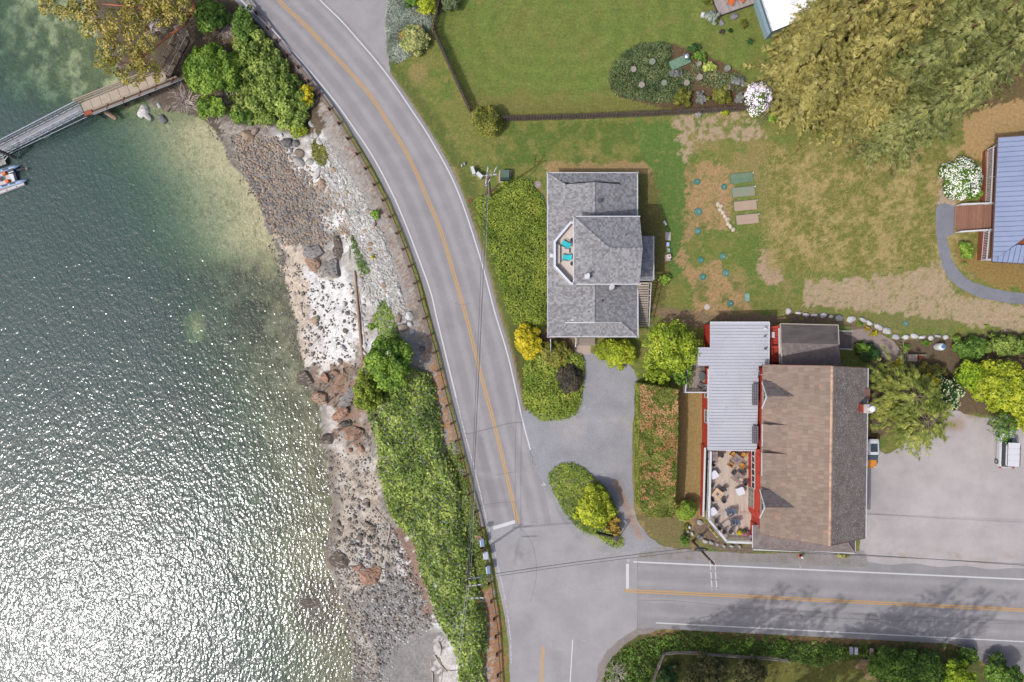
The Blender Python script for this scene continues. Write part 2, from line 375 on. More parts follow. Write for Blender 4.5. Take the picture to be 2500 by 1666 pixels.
# road shoulder grass on the east side (darker ditch)
dd = np.interp(PY, [0, 127, 191, 274, 354, 424, 497, 603, 667, 763, 858, 1032], [781, 900, 951, 1008, 1059, 1098, 1126, 1164, 1183, 1208, 1237, 1277]); off = PX - dd
lay((off < 14) * (off > -5) * (PX > 900), A(160, 142, 118), .2); lay(sm(14, 22, off + (n3 - .5) * 22) * (1 - sm(40, 62, off + (n2 - .5) * 40)) * (PY < 1000) * (PY > 150) * .8, A(98, 112, 56))
# ---- beach and bank
T = (GX - Xw(GY)) / np.maximum(Xr(GY) - Xw(GY), 0.5); bank = (T < 1.0)
up = sm(.72, .82, T + (n3 - .5) * .15) * bank
lay(bank, A(168, 160, 150), 0); lay(bank * sm(.48, .66, n3) * .8, A(130, 120, 110)); lay(bank * sm(.52, .6, n5), A(190, 182, 172))
lay(bank * (PY > 300) * sm(.40, .5, T) * (1 - sm(.74, .84, T)) * .55, A(214, 212, 206)); lay(up, A(168, 164, 158), 0); lay(up * sm(.5, .64, n3), A(184, 178, 170))
lay(up * sm(.88, .97, T + (n3 - .5) * .1) * sm(.4, .8, n5) * .8, A(152, 116, 92)); lay((T > 1) * (T < 1.04), A(150, 140, 128), 0)
lay(reg([(640, 440), (700, 420), (760, 440), (850, 510), (860, 570), (770, 600), (700, 600), (650, 520)]), A(156, 153, 147), 0)
lay(reg([(770, 460), (830, 500), (860, 560), (800, 560), (770, 520)]), A(168, 166, 162), 0)
wx0, wy0 = wx, wy; wx = wx + (fbm(PX, PY, 24, 3, 61) - .5) * 55; wy = wy + (fbm(PX, PY, 24, 3, 62) - .5) * 55
st = np.abs(fbm(T * 30 + n3 * 2, PY / 9., 5.0, 4, 63) - .5) * 2; lay(bank * sm(.42, .5, T) * (1 - sm(.8, .88, T)) * (PY > 300) * (1 - sm(.05, .2, st)), A(236, 236, 234)); lay(bank * sm(.42, .5, T) * (PY > 300) * sm(.5, .62, st), A(138, 128, 118))
sandp = [(682, 585), (735, 590), (745, 640), (775, 680), (850, 665), (872, 690), (878, 860), (870, 900), (800, 905), (730, 890), (716, 800), (698, 700)]
ms = inpoly(wx, wy, sandp) & bank; lay(ms, A(244, 238, 230), 0); lay(ms * (1 - sm(735, 765, wx)) * 1.0, A(222, 206, 186)); lay(ms * sm(.56, .66, n3) * .7, A(186, 172, 156))
white = inpoly(wx, wy, [(745, 670), (780, 685), (850, 668), (868, 690), (872, 880), (800, 880), (780, 760)]) & bank; lay(white, A(252, 250, 246), 0); lay(white * sm(.6, .68, n3) * .5, A(205, 198, 190))
lowb = inpoly(wx, wy, [(780, 1060), (900, 1080), (925, 1200), (950, 1290), (930, 1400), (860, 1480), (900, 1560), (850, 1620), (845, 1480), (800, 1400), (800, 1200)]) & bank
lay(lowb, A(206, 194, 178), 0); lay(lowb * sm(.48, .6, n3) * .8, A(172, 158, 142)); lay(lowb * sm(.56, .64, n2) * .6, A(232, 226, 218))
bo = inpoly(wx, wy, [(745, 915), (800, 900), (905, 880), (910, 1080), (800, 1090), (765, 1010)]) & bank; lay(bo, A(160, 144, 130), 0); q_ = np.abs(fbm(PX + PY * .8, (PY - PX * .8) / 2.2, 14, 4, 64) - .5) * 2; lay(bo * sm(.2, .4, q_), A(172, 140, 118)); lay(bo * (1 - sm(.03, .10, q_)), A(84, 76, 70)); lay(bo * sm(.56, .66, n2) * .8, A(206, 198, 188))
lay(inpoly(wx, wy, [(750, 1000), (800, 985), (830, 1050), (800, 1070), (780, 1060)]) & bank, A(222, 214, 206), 0)
lay(inpoly(wx, wy, [(930, 1400), (1010, 1420), (1060, 1540), (1110, 1600), (1110, 1850), (930, 1850), (920, 1600), (880, 1480)]) & bank, A(158, 154, 150), 0)
lay(inpoly(wx, wy, [(1060, 1560), (1115, 1600), (1115, 1680), (1080, 1700)]) & bank, A(214, 208, 202), 0)
lay(reg([(980, 1270), (1020, 1340), (1040, 1440), (1060, 1530), (1030, 1480), (1000, 1420), (970, 1310)]) & bank, A(158, 132, 118), 0)
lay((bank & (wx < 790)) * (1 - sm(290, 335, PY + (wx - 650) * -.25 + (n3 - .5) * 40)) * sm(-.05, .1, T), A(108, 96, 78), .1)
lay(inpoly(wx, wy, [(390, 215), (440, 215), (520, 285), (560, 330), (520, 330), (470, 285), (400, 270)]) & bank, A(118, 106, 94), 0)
g5 = reg([(1115, 1085), (1140, 1160), (1165, 1250), (1190, 1340), (1205, 1440), (1150, 1440), (1130, 1300), (1100, 1160), (1085, 1090)]); lay(g5, A(112, 124, 62), 1)
o5 = reg([(1040, 840), (1075, 890), (1105, 1000), (1120, 1080), (1095, 1080), (1070, 980), (1050, 900)]); lay(o5 * sm(.3, .5, n5), A(180, 138, 100), .3)
o6 = reg([(1165, 1430), (1205, 1440), (1225, 1600), (1225, 1850), (1180, 1850), (1190, 1550)]); lay(o6 * sm(.2, .5, n5), A(176, 132, 96), .5)
wx, wy = wx0, wy0; wet = sm(-.01, .02, T) * (1 - sm(.02, .10, T + (n3 - .5) * .08)) * (1 - ms) ; lay(wet * .55, A(92, 84, 74), 0)
# ---- sea bed
sea = T < 0; D = np.maximum(Xw(GY) - GX, 0)
lay(sea, A(150, 160, 120), 0)
yl = sea * sm(270, 330, PY) * (1 - sm(560, 720, PY)); lay(yl, A(214, 208, 170), 0); lay(yl * sm(.56, .66, n3) * .5, A(170, 166, 120))
so_ = sea * sm(600, 700, PY + (n1 - .5) * 80); lay(so_, A(150, 152, 124), 0); lay(so_ * sm(.42, .66, n2) * .75, A(104, 108, 84)); lay(so_ * sm(.5, .62, n3) * .5, A(98, 98, 76))
nn = sea * (1 - sm(240, 290, PY)); lay(nn, A(120, 138, 96), 0); lay(nn * sm(.42, .7, n2), A(196, 204, 160)); lay(nn * sm(.48, .68, n3) * .5, A(88, 98, 74))
lay(sea * ((PX - 475) ** 2 / 26 ** 2 + (PY - 798) ** 2 / 38 ** 2 < 0.7 + n3), A(206, 208, 160))
lay(.6 * sea * ((PX - 610 - (n3 - .5) * 90) ** 2 / 40 ** 2 + (PY - 790) ** 2 / 55 ** 2 < 0.4 + n2), A(66, 72, 60))
lay(sea * ((PX - 770) ** 2 / 60 ** 2 + (PY - 1480) ** 2 / 70 ** 2 < 0.5 + n2) * .8, A(120, 110, 92))
nx, ny = len(xs), len(ys)
idx = np.arange(nx * ny).reshape(ny, nx)
F = np.stack([idx[:-1, :-1], idx[:-1, 1:], idx[1:, 1:], idx[1:, :-1]], -1).reshape(-1, 4)
gm = bpy.data.materials.new('ground'); gm.use_nodes = True; g = gm.node_tree; L = g.links; b = g.nodes['Principled BSDF']
b.inputs['Roughness'].default_value = 0.95; b.inputs['Specular IOR Level'].default_value = 0.15
at = node(g, 'ShaderNodeVertexColor', layer_name='Col'); geo = node(g, 'ShaderNodeNewGeometry')
na = node(g, 'ShaderNodeTexNoise', i_Scale=3.2, i_Detail=8.0, i_Roughness=0.78); nb = node(g, 'ShaderNodeTexNoise', i_Scale=1.1, i_Detail=7.0, i_Roughness=0.75)
mpg = node(g, 'ShaderNodeMapping'); mpg.inputs['Scale'].default_value = (1, 1.0, 1); L.new(geo.outputs['Position'], mpg.inputs[0])
for q in (na, nb): L.new(mpg.outputs[0], q.inputs['Vector'])
ra = node(g, 'ShaderNodeMapRange'); ra.inputs[1].default_value = .25; ra.inputs[2].default_value = .75; ra.inputs[3].default_value = .52; ra.inputs[4].default_value = 1.48; L.new(na.outputs[0], ra.inputs[0])
rb = node(g, 'ShaderNodeMapRange'); rb.inputs[1].default_value = .52; rb.inputs[2].default_value = .66; L.new(nb.outputs[0], rb.inputs[0])
mg = node(g, 'ShaderNodeMath', operation='MULTIPLY'); L.new(rb.outputs[0], mg.inputs[0]); L.new(at.outputs['Alpha'], mg.inputs[1])
mg2 = node(g, 'ShaderNodeMath', operation='MULTIPLY'); L.new(mg.outputs[0], mg2.inputs[0]); mg2.inputs[1].default_value = .38
ms_ = node(g, 'ShaderNodeMix', data_type='RGBA'); L.new(mg2.outputs[0], ms_.inputs['Factor']); L.new(at.outputs['Color'], ms_.inputs['A']); ms_.inputs['B'].default_value = c4(C(186, 162, 104))
mv = node(g, 'ShaderNodeVectorMath', operation='SCALE'); L.new(ms_.outputs['Result'], mv.inputs[0]); L.new(ra.outputs[0], mv.inputs['Scale']); L.new(mv.outputs[0], b.inputs['Base Color'])
nb2 = node(g, 'ShaderNodeTexNoise', i_Scale=7.0, i_Detail=4.0, i_Roughness=0.7); L.new(geo.outputs['Position'], nb2.inputs['Vector'])
bp = node(g, 'ShaderNodeBump', i_Strength=1.0, i_Distance=0.09); L.new(nb2.outputs[0], bp.inputs['Height']); L.new(bp.outputs[0], b.inputs['Normal'])
ground = bulk('ground', np.stack([GX, GY, GZ], -1).reshape(-1, 3), F, gm, kind='structure')
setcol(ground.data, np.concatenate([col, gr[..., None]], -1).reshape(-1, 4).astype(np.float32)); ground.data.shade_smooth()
# ---- water
wxs = np.concatenate([[-620, -300, -150, -90], np.arange(-68, -11.9, 0.4)]); wys = np.concatenate([[-600, -300, -150, -80], np.arange(-46, 46.1, 0.4), [80, 150, 300, 600]])
QX, QY = np.meshgrid(wxs, wys); dep = np.clip(WATER - terrz(QX, QY), 0, 12)
k = len(wxs); idx = np.arange(QX.size).reshape(QX.shape); F = np.stack([idx[:-1, :-1], idx[:-1, 1:], idx[1:, 1:], idx[1:, :-1]], -1).reshape(-1, 4)
wm = bpy.data.materials.new('water'); wm.use_nodes = True; g = wm.node_tree; L = g.links; g.nodes.remove(g.nodes['Principled BSDF']); out = g.nodes['Material Output']
at = node(g, 'ShaderNodeAttribute', attribute_name='depth'); geo = node(g, 'ShaderNodeNewGeometry')
ch = []
for kk in (0.72, 0.52, 0.60):
    m1 = node(g, 'ShaderNodeMath', operation='MULTIPLY'); L.new(at.outputs['Fac'], m1.inputs[0]); m1.inputs[1].default_value = -kk
    m2 = node(g, 'ShaderNodeMath', operation='EXPONENT'); L.new(m1.outputs[0], m2.inputs[0]); ch.append(m2)
cb = node(g, 'ShaderNodeCombineColor')
for i in range(3): L.new(ch[i].outputs[0], cb.inputs[i])
tr = node(g, 'ShaderNodeBsdfTransparent'); L.new(cb.outputs[0], tr.inputs[0])
inv = node(g, 'ShaderNodeMath', operation='SUBTRACT'); inv.inputs[0].default_value = 1; L.new(ch[1].outputs[0], inv.inputs[1])
nw_ = node(g, 'ShaderNodeTexNoise', i_Scale=0.05, i_Detail=3.0); L.new(geo.outputs['Position'], nw_.inputs['Vector'])
bc = node(g, 'ShaderNodeMix', data_type='RGBA'); bc.inputs['A'].default_value = c4(C(72, 92, 90)); bc.inputs['B'].default_value = c4(C(84, 104, 101)); L.new(nw_.outputs[0], bc.inputs['Factor'])
sc_ = node(g, 'ShaderNodeVectorMath', operation='SCALE'); L.new(bc.outputs['Result'], sc_.inputs[0]); L.new(inv.outputs[0], sc_.inputs['Scale'])
df = node(g, 'ShaderNodeBsdfDiffuse'); L.new(sc_.outputs[0], df.inputs[0])
addn = node(g, 'ShaderNodeAddShader'); L.new(tr.outputs[0], addn.inputs[0]); L.new(df.outputs[0], addn.inputs[1])
def wave(sc, st, dist, rot=0.6, det=3.0):
    mp = node(g, 'ShaderNodeMapping'); mp.inputs['Scale'].default_value = st; mp.inputs['Rotation'].default_value = (0, 0, rot); L.new(geo.outputs['Position'], mp.inputs[0])
    t = node(g, 'ShaderNodeTexNoise', i_Scale=sc, i_Detail=det, i_Roughness=0.55, i_Distortion=0.4); L.new(mp.outputs[0], t.inputs['Vector']); return t, dist
b_prev = None
for t, dist in (wave(0.35, (1, .5, 1), 0.09, .5, 1.0), wave(2.8, (1, .62, 1), 0.072, .45, 0.0), wave(5.0, (1, .8, 1), 0.030, -.3, 0.0)):
    bn = node(g, 'ShaderNodeBump', i_Strength=1.0, i_Distance=dist); L.new(t.outputs[0], bn.inputs['Height'])
    if b_prev: L.new(b_prev.outputs[0], bn.inputs['Normal'])
    b_prev = bn
gl = node(g, 'ShaderNodeBsdfGlossy', i_Roughness=0.16); gl.inputs[0].default_value = (1, 1, 1, 1); L.new(b_prev.outputs[0], gl.inputs['Normal']); L.new(b_prev.outputs[0], df.inputs['Normal'])
fr = node(g, 'ShaderNodeFresnel', i_IOR=1.34); L.new(b_prev.outputs[0], fr.inputs['Normal'])
mx = node(g, 'ShaderNodeMixShader'); L.new(fr.outputs[0], mx.inputs[0]); L.new(addn.outputs[0], mx.inputs[1]); L.new(gl.outputs[0], mx.inputs[2]); L.new(mx.outputs[0], out.inputs[0])
water = bulk('water', np.stack([QX, QY, QX * 0 + WATER], -1).reshape(-1, 3), F, wm, kind='structure')
a = water.data.attributes.new('depth', 'FLOAT', 'POINT'); a.data.foreach_set('value', dep.ravel().astype(np.float32))
# ================================================================ roads, parking, drives, paths
def surf_mat(name, rough=.9, fine=26.0, amp=.22, bump=.012, big=.10):
    """fine-grained mineral surface whose base colour comes from the mesh"""
    m = bpy.data.materials.new(name); m.use_nodes = True; g = m.node_tree; L = g.links; b = g.nodes['Principled BSDF']
    b.inputs['Roughness'].default_value = rough; b.inputs['Specular IOR Level'].default_value = 0.2
    at = node(g, 'ShaderNodeVertexColor', layer_name='Col'); geo = node(g, 'ShaderNodeNewGeometry')
    na = node(g, 'ShaderNodeTexNoise', i_Scale=fine, i_Detail=3.0, i_Roughness=0.8); L.new(geo.outputs['Position'], na.inputs['Vector'])
    nb = node(g, 'ShaderNodeTexNoise', i_Scale=0.35, i_Detail=7.0, i_Roughness=0.7); L.new(geo.outputs['Position'], nb.inputs['Vector'])
    r1 = node(g, 'ShaderNodeMapRange'); r1.inputs[1].default_value = .3; r1.inputs[2].default_value = .7; r1.inputs[3].default_value = 1 - amp; r1.inputs[4].default_value = 1 + amp; L.new(na.outputs[0], r1.inputs[0])
    r2 = node(g, 'ShaderNodeMapRange'); r2.inputs[1].default_value = .3; r2.inputs[2].default_value = .7; r2.inputs[3].default_value = 1 - big; r2.inputs[4].default_value = 1 + big; L.new(nb.outputs[0], r2.inputs[0])
    mu = node(g, 'ShaderNodeMath', operation='MULTIPLY'); L.new(r1.outputs[0], mu.inputs[0]); L.new(r2.outputs[0], mu.inputs[1])
    mv = node(g, 'ShaderNodeVectorMath', operation='SCALE'); L.new(at.outputs['Color'], mv.inputs[0]); L.new(mu.outputs[0], mv.inputs['Scale']); L.new(mv.outputs[0], b.inputs['Base Color'])
    bp = node(g, 'ShaderNodeBump', i_Strength=1.0, i_Distance=bump); L.new(na.outputs[0], bp.inputs['Height']); L.new(bp.outputs[0], b.inputs['Normal'])
    return m
asphalt_m = surf_mat('asphalt', .85, 22, .24, .01, .11); gravel_m = surf_mat('gravel', .95, 13, .42, .05, .12); lot_m = surf_mat('pale chipseal', .95, 15, .24, .02, .12)
def mod(o, cols): setcol(o.data, cols)
def strip(name, left, right, n, z, fn, m):
    """road surface between two edge lines (photo points, same count), n lateral steps; fn(px,py,s,t)->colour"""
    V = []; Cc = []; k = len(left)
    for i in range(k):
        for j in range(n + 1):
            t = j / n; x = left[i][0] * (1 - t) + right[i][0] * t; y = left[i][1] * (1 - t) + right[i][1] * t; V.append(tuple(P(x, y, z))); Cc.append((x, y, t))
    Cc = np.array(Cc); F = [(i * (n + 1) + j, (i + 1) * (n + 1) + j, (i + 1) * (n + 1) + j + 1, i * (n + 1) + j + 1) for i in range(k - 1) for j in range(n)]
    o = bpy.data.objects.new(name, newmesh(name, V, F, m)); COL.objects.link(o); o['kind'] = 'structure'
    setcol(o.data, fn(Cc[:, 0], Cc[:, 1], Cc[:, 2])); return o
def gridpoly(name, poly, z, fn, m, step=0.5, jag=1.5, seed=1):
    """polygon surface built as a grid of cells clipped to the outline, coloured by fn(px,py)"""
    import bmesh
    q = rough(poly, 12, jag, seed) if jag else poly
    V = [P(x, y, z) for x, y in q]; bm = bmesh.new(); f = bm.faces.new([bm.verts.new(v) for v in V])
    bmesh.ops.triangulate(bm, faces=bm.faces[:])
    xa, xb = min(v.x for v in V), max(v.x for v in V); ya, yb = min(v.y for v in V), max(v.y for v in V)
    for ax, a, e in ((0, xa, xb), (1, ya, yb)):
        t = a + step
        while t < e:
            bmesh.ops.bisect_plane(bm, geom=bm.verts[:] + bm.edges[:] + bm.faces[:], plane_co=(t, 0, 0) if ax == 0 else (0, t, 0), plane_no=(1, 0, 0) if ax == 0 else (0, 1, 0)); t += step
    bmesh.ops.recalc_face_normals(bm, faces=bm.faces[:])
    me = bpy.data.meshes.new(name); bm.to_mesh(me); bm.free(); me.materials.append(m)
    if len(me.polygons) and me.polygons[0].normal.z < 0: me.flip_normals()
    o = bpy.data.objects.new(name, me); COL.objects.link(o); o['kind'] = 'structure'
    c = np.zeros(len(me.vertices) * 3, np.float32); me.vertices.foreach_get('co', c); c = c.reshape(-1, 3)
    setcol(me, fn(CX + c[:, 0] * S, CY - c[:, 1] * S)); return o
def blend(base, *terms):
    c = np.array(base)[None, :] * np.ones((len(terms[0][0]), 1)) if terms else None
    for m, k in terms: c = c * (1 - np.clip(m, 0, 1)[:, None]) + np.array(k)[None] * np.clip(m, 0, 1)[:, None]
    return c
cline = spline([(600, -150), (644, -50), (680, 0), (745, 62), (808, 127), (862, 185), (910, 242), (957, 315), (1000, 388), (1048, 496), (1078, 570), (1100, 642), (1140, 780), (1172, 907), (1207, 1038), (1239, 1169), (1264, 1276)], 7)
wline = spline([(500, -150), (550, -50), (588, 0), (640, 50), (687, 96), (736, 150), (782, 204), (822, 254), (859, 306), (912, 386), (961, 480), (993, 555), (1018, 620), (1051, 712), (1067, 780), (1098, 907), (1133, 1051), (1159, 1147), (1188, 1271)], 7)
eline = spline([(700, -150), (742, -50), (781, 0), (830, 48), (878, 102), (915, 145), (951, 191), (980, 232), (1008, 274), (1035, 314), (1059, 354), (1098, 424), (1130, 500), (1164, 603), (1183, 667), (1208, 763), (1237, 858), (1255, 933), (1277, 1032), (1295, 1099)], 7)
def resamp(pts, ys):
    a = np.array(pts); return [(float(np.interp(y, a[:, 1], a[:, 0])), float(y)) for y in ys]
ysr = list(np.arange(-150, 1290, 8))
cl = resamp(cline, ysr); wl_ = resamp(wline, ysr); el = resamp(eline + [(1310, 1160), (1328, 1230), (1340, 1290)], ysr)
wedge = [(x - 13, y + 4) for x, y in wl_]; eedge = [(x + 8, y - 3) for x, y in el]
def asp(x, y, t):
    cen = (np.abs(((t * 2) % 1) - .5) * 2)
    track = np.exp(-((cen - .42) / .16) ** 2)
    c = np.array(C(166, 163, 164))[None] * (0.91 + 0.22 * track[:, None]) * (0.95 + .1 * fbm(x, y, 40, 3, 77)[:, None])
    south = sm(1040, 1052, y + (x - 1200) * .2); c = c * (1 + .04 * south[:, None])
    patch = ((y > 1165) & (y < 1240) & (t < .45)) | ((y > 1060) & (y < 1150) & (t > .1) & (t < .3)); c = c * np.where(patch, .86, 1)[:, None]
    return c
strip('road', wedge, eedge, 24, 0.008, asp, asphalt_m)
# junction and the east-west road
jun = [(1182, 1262), (1186, 1284), (1200, 1350), (1214, 1420), (1228, 1480), (1240, 1560), (1246, 1666), (1250, 1900), (1452, 1900), (1457, 1666), (1462, 1622), (1483, 1590), (1521, 1560), (1556, 1539), (1557, 1362), (1520, 1352), (1455, 1322), (1410, 1300), (1370, 1252), (1340, 1200), (1320, 1150), (1304, 1100), (1299, 1110), (1318, 1200), (1326, 1262)]
def jf(x, y, *a):
    c = np.array(C(174, 172, 174))[None] * (0.89 + .22 * fbm(x, y, 70, 5, 78)[:, None])
    oil = np.exp(-((x - 1268) ** 2 / 26 ** 2 + (y - 1350) ** 2 / 22 ** 2)) * sm(.4, .6, fbm(x, y, 8, 3, 4)); c = c * (1 - .25 * oil[:, None])
    st = np.exp(-((x - 1360) / 14) ** 2) * (y > 1590) * .12 + np.exp(-((x - 1290) / 12) ** 2) * (y > 1500) * .05
    return c * (1 - st[:, None])
gridpoly('road_junction', jun, 0.004, jf, asphalt_m, .5, 1.0)
ex = list(range(1556, 2800, 12))
nl = lambda x: 1372 + (x - 1546) * 43 / 954; yl_ = lambda x: 1442 + (x - 1524) * 48 / 976; sl_ = lambda x: 1521 + (x - 1601) * 46 / 899
up_ = [(x, nl(x) - 24 + (3 * math.sin(x * .05))) for x in ex]; dn_ = [(x, sl_(x) + (14 if x > 1600 else 14 + (1600 - x) * .1)) for x in ex]
def ef(x, y, t):
    l = (y - yl_(x)) / 72.0; cen = np.abs(l) ; track = np.exp(-((cen - .27) / .1) ** 2) + np.exp(-((cen - .78) / .1) ** 2)
    c = np.array(C(166, 163, 164))[None] * (0.94 + 0.13 * track[:, None]) * (0.95 + .1 * fbm(x, y, 40, 3, 79)[:, None])
    dark = np.exp(-((y - (1474 + (x - 1560) * .047)) / 2.2) ** 2) * sm(.35, .6, fbm(x, y, 34, 3, 5)) * sm(1560, 2000, x); c = c * (1 - .38 * dark[:, None])
    return c
strip('road', up_, dn_, 50, 0.008, ef, asphalt_m)
# gravel verges, private drive, pull-off, car park
drive = spline([(1425, 862), (1422, 900), (1424, 945), (1408, 1000), (1350, 1020), (1286, 1000), (1274, 1035), (1288, 1090), (1300, 1130), (1335, 1200), (1380, 1280), (1430, 1330), (1490, 1355), (1560, 1362), (1660, 1360), (1620, 1335), (1580, 1305), (1552, 1255), (1546, 1180), (1544, 1080), (1550, 990), (1556, 930), (1530, 885), (1480, 870)], 4, True)
def df_(x, y):
    c = np.array(C(168, 168, 172))[None] * (0.9 + .22 * fbm(x, y, 30, 4, 80)[:, None])
    pale = sm(.5, .75, fbm(x, y, 60, 3, 6)) * (y > 1020) * .6; c = c * (1 - pale[:, None]) + np.array(C(188, 182, 176))[None] * pale[:, None]
    seam = np.exp(-((x - (1498 + (y - 1160) * .42)) / 7) ** 2) * (y > 1170) * (y < 1320) * .8; c = c * (1 - seam[:, None]) + np.array(C(186, 148, 116))[None] * seam[:, None]
    return c
gridpoly('gravel_drive', drive, 0.012, df_, gravel_m, .5, 2.0)
pull = spline([(700, -150), (770, -20), (820, 35), (880, 95), (938, 168), (950, 186), (952, 165), (944, 120), (942, 60), (948, 0), (960, -150)], 4, True)
gridpoly('gravel_pull_off', pull, 0.004, lambda x, y: np.array(C(176, 172, 174))[None] * (.92 + .18 * fbm(x, y, 40, 4, 81)[:, None]), gravel_m, .6, 2.0)
lot = spline([(2096, 1370), (2104, 1250), (2108, 1050), (2160, 1110), (2230, 1060), (2280, 1010), (2330, 1000), (2420, 1020), (2800, 1000), (2800, 1440), (2500, 1404), (2300, 1396), (2100, 1386)], 4, True)
def lf(x, y):
    c = np.array(C(196, 189, 187))[None] * (0.86 + .26 * fbm(x, y, 90, 5, 82)[:, None]) * (.95 + .1 * fbm(x, y * 4, 60, 3, 88)[:, None])
    br = sm(.45, .7, fbm(x, y, 26, 4, 9)) * (1 - sm(1040, 1100, y)) * .7; c = c * (1 - br[:, None]) + np.array(C(170, 142, 118))[None] * br[:, None]
    e = np.exp(-((y - (1346 + (x - 2100) * .05 + 6 * np.sin(x / 31))) / 4) ** 2) * sm(.4, .6, fbm(x, y, 10, 3, 12)) * (x > 2150) * .6; c = c * (1 - e[:, None]) + np.array(C(176, 150, 124))[None] * e[:, None]
    return c
gridpoly('parking_lot', lot, 0.004, lf, lot_m, .6, 2.0)
verge = [(1560, 1350), (1620, 1335), (1700, 1345), (1835, 1352), (1960, 1350), (2110, 1345), (2120, 1380), (2100, 1385), (1560, 1362)]
def vf(x, y):
    c = np.array(C(166, 160, 158))[None] * (0.9 + .2 * fbm(x, y, 30, 4, 83)[:, None]); gg = sm(.52, .64, fbm(x, y, 14, 4, 13)) * .35
    return c * (1 - gg[:, None]) + np.array(C(140, 132, 96))[None] * gg[:, None]
gridpoly('gravel_verge', verge, 0.017, vf, gravel_m, .5, 1.5)
bw = [(1457, 1900), (1457, 1666), (1460, 1622), (1483, 1587), (1521, 1557), (1556, 1535), (1620, 1534), (1600, 1542), (1556, 1552), (1525, 1575), (1498, 1600), (1478, 1630), (1474, 1666), (1474, 1900)]
gridpoly('gravel_shoulder', bw, 0.016, lambda x, y: np.array(C(160, 150, 144))[None] * (.9 + .2 * fbm(x, y, 20, 4, 84)[:, None]), gravel_m, .6, 2.0)
dwy = [(2340, 1572), (2385, 1610), (2440, 1640), (2500, 1655), (2800, 1700), (2800, 1590), (2500, 1578)]
gridpoly('side_drive', dwy, 0.004, lambda x, y: np.array(C(158, 152, 152))[None] * (.9 + .2 * fbm(x, y, 20, 4, 85)[:, None]), gravel_m, .6, 1.0)
pth = spline([(2288, 503), (2286, 570), (2295, 628), (2310, 670), (2342, 702), (2387, 725), (2440, 736), (2500, 744), (2800, 770), (2800, 735), (2500, 716), (2435, 706), (2387, 694), (2355, 676), (2330, 644), (2317, 606), (2312, 576), (2328, 571), (2331, 507)], 4, True)
gridpoly('gravel_path', pth, 0.006, lambda x, y: np.array(C(146, 148, 158))[None] * (.9 + .2 * fbm(x, y, 12, 3, 86)[:, None]), gravel_m, .6, 1.2)
cpth = [(2076, 806), (2108, 803), (2146, 814), (2180, 832), (2196, 852), (2197, 880), (2172, 886), (2150, 868), (2122, 846), (2076, 850)]
gridpoly('concrete_path', cpth, 0.01, lambda x, y: np.array(C(170, 152, 142))[None] * (.93 + .14 * fbm(x, y, 12, 3, 87)[:, None]), asphalt_m, .6, 0)
# paint
white_p = mat('white road paint', C(232, 232, 234), C(214, 214, 216), rough=.6, vs=8, speck=(16, .66, C(178, 178, 182)))
yellow_p = mat('yellow road paint', C(222, 172, 88), C(212, 164, 92), rough=.6, vs=6, speck=(14, .64, C(170, 160, 150)))
worn_p = mat('worn white road paint', C(208, 208, 210), C(196, 196, 198), rough=.6, vs=6, speck=(3.5, .50, C(170, 168, 172)))
ZP = 0.013
for o_ in (-.13, .13): ribbon('center_line', cline, .13, ZP, yellow_p, off=o_)
ribbon('edge_line', wline[:-18], .17, ZP, white_p); ribbon('edge_line', eline, .15, ZP, white_p)
ribbon('edge_line', wline[-19:] + [(1197, 1306), (1210, 1357), (1235, 1469), (1247, 1564), (1248, 1622)], .15, ZP, worn_p)
ribbon('stop_line', [(1204, 1290), (1258, 1274)], .42, ZP, white_p)
ribbon('stop_line', [(1532, 1377), (1532, 1438)], .36, ZP, white_p); ribbon('stop_line', [(1534, 1366), (1534, 1374)], .3, ZP, worn_p)
for o_ in (-.13, .13): ribbon('center_line', [(1524, yl_(1524)), (2000, yl_(2000)), (2800, yl_(2800))], .13, ZP, yellow_p, off=o_)
ribbon('edge_line', [(1546, nl(1546)), (2800, nl(2800))], .17, ZP, white_p); ribbon('edge_line', [(1601, sl_(1601)), (2800, sl_(2800))], .14, ZP, white_p)
for o_ in (-.13, .13): ribbon('center_line', [(1326, 1578), (1321, 1666), (1312, 1900)], .13, ZP, yellow_p, off=o_)
ribbon('edge_line', [(1398, 1562), (1396, 1600), (1392, 1666), (1380, 1900)], .13, ZP, white_p)
ribbon('survey_mark', [(1322, 1185), (1332, 1183)], .08, ZP, white_p); ribbon('survey_mark', [(1327, 1179), (1331, 1186)], .08, ZP + .004, white_p)
ribbon('survey_mark', [(1948, 1379), (1957, 1379)], .08, ZP, worn_p); ribbon('survey_mark', [(1953, 1380), (1954, 1388)], .08, ZP, worn_p)
ribbon('survey_mark', [(1417, 1562), (1432, 1566)], .08, ZP, worn_p)
tar = mat('tar crack seal', C(112, 112, 118), rough=.5)
ribbon('road_crack', spline([(1137, 1060), (1160, 1056), (1185, 1049), (1205, 1044), (1235, 1036), (1260, 1032), (1276, 1032)], 4), .07, ZP + .004, tar)
for q in ([(1557, 1368), (1557, 1536)], [(1210, 1160), (1240, 1155), (1262, 1152)], [(1165, 1236), (1215, 1228), (1262, 1226)], [(1270, 1290), (1300, 1330), (1310, 1400), (1296, 1470)], [(1900, 1500), (2100, 1512), (2500, 1524)], [(1110, 740), (1128, 745), (1150, 740)]): ribbon('road_crack', spline(q, 5), .035, .0175, tar)
ribbon('road_crack', spline([(1558, 1466), (1640, 1467), (1720, 1474), (1800, 1484), (1850, 1488)], 4), .04, .0125, tar)
ribbon('road_crack', spline([(1299, 1098), (1294, 1108), (1301, 1118), (1300, 1128), (1308, 1136)], 4), .07, ZP + .004, tar)
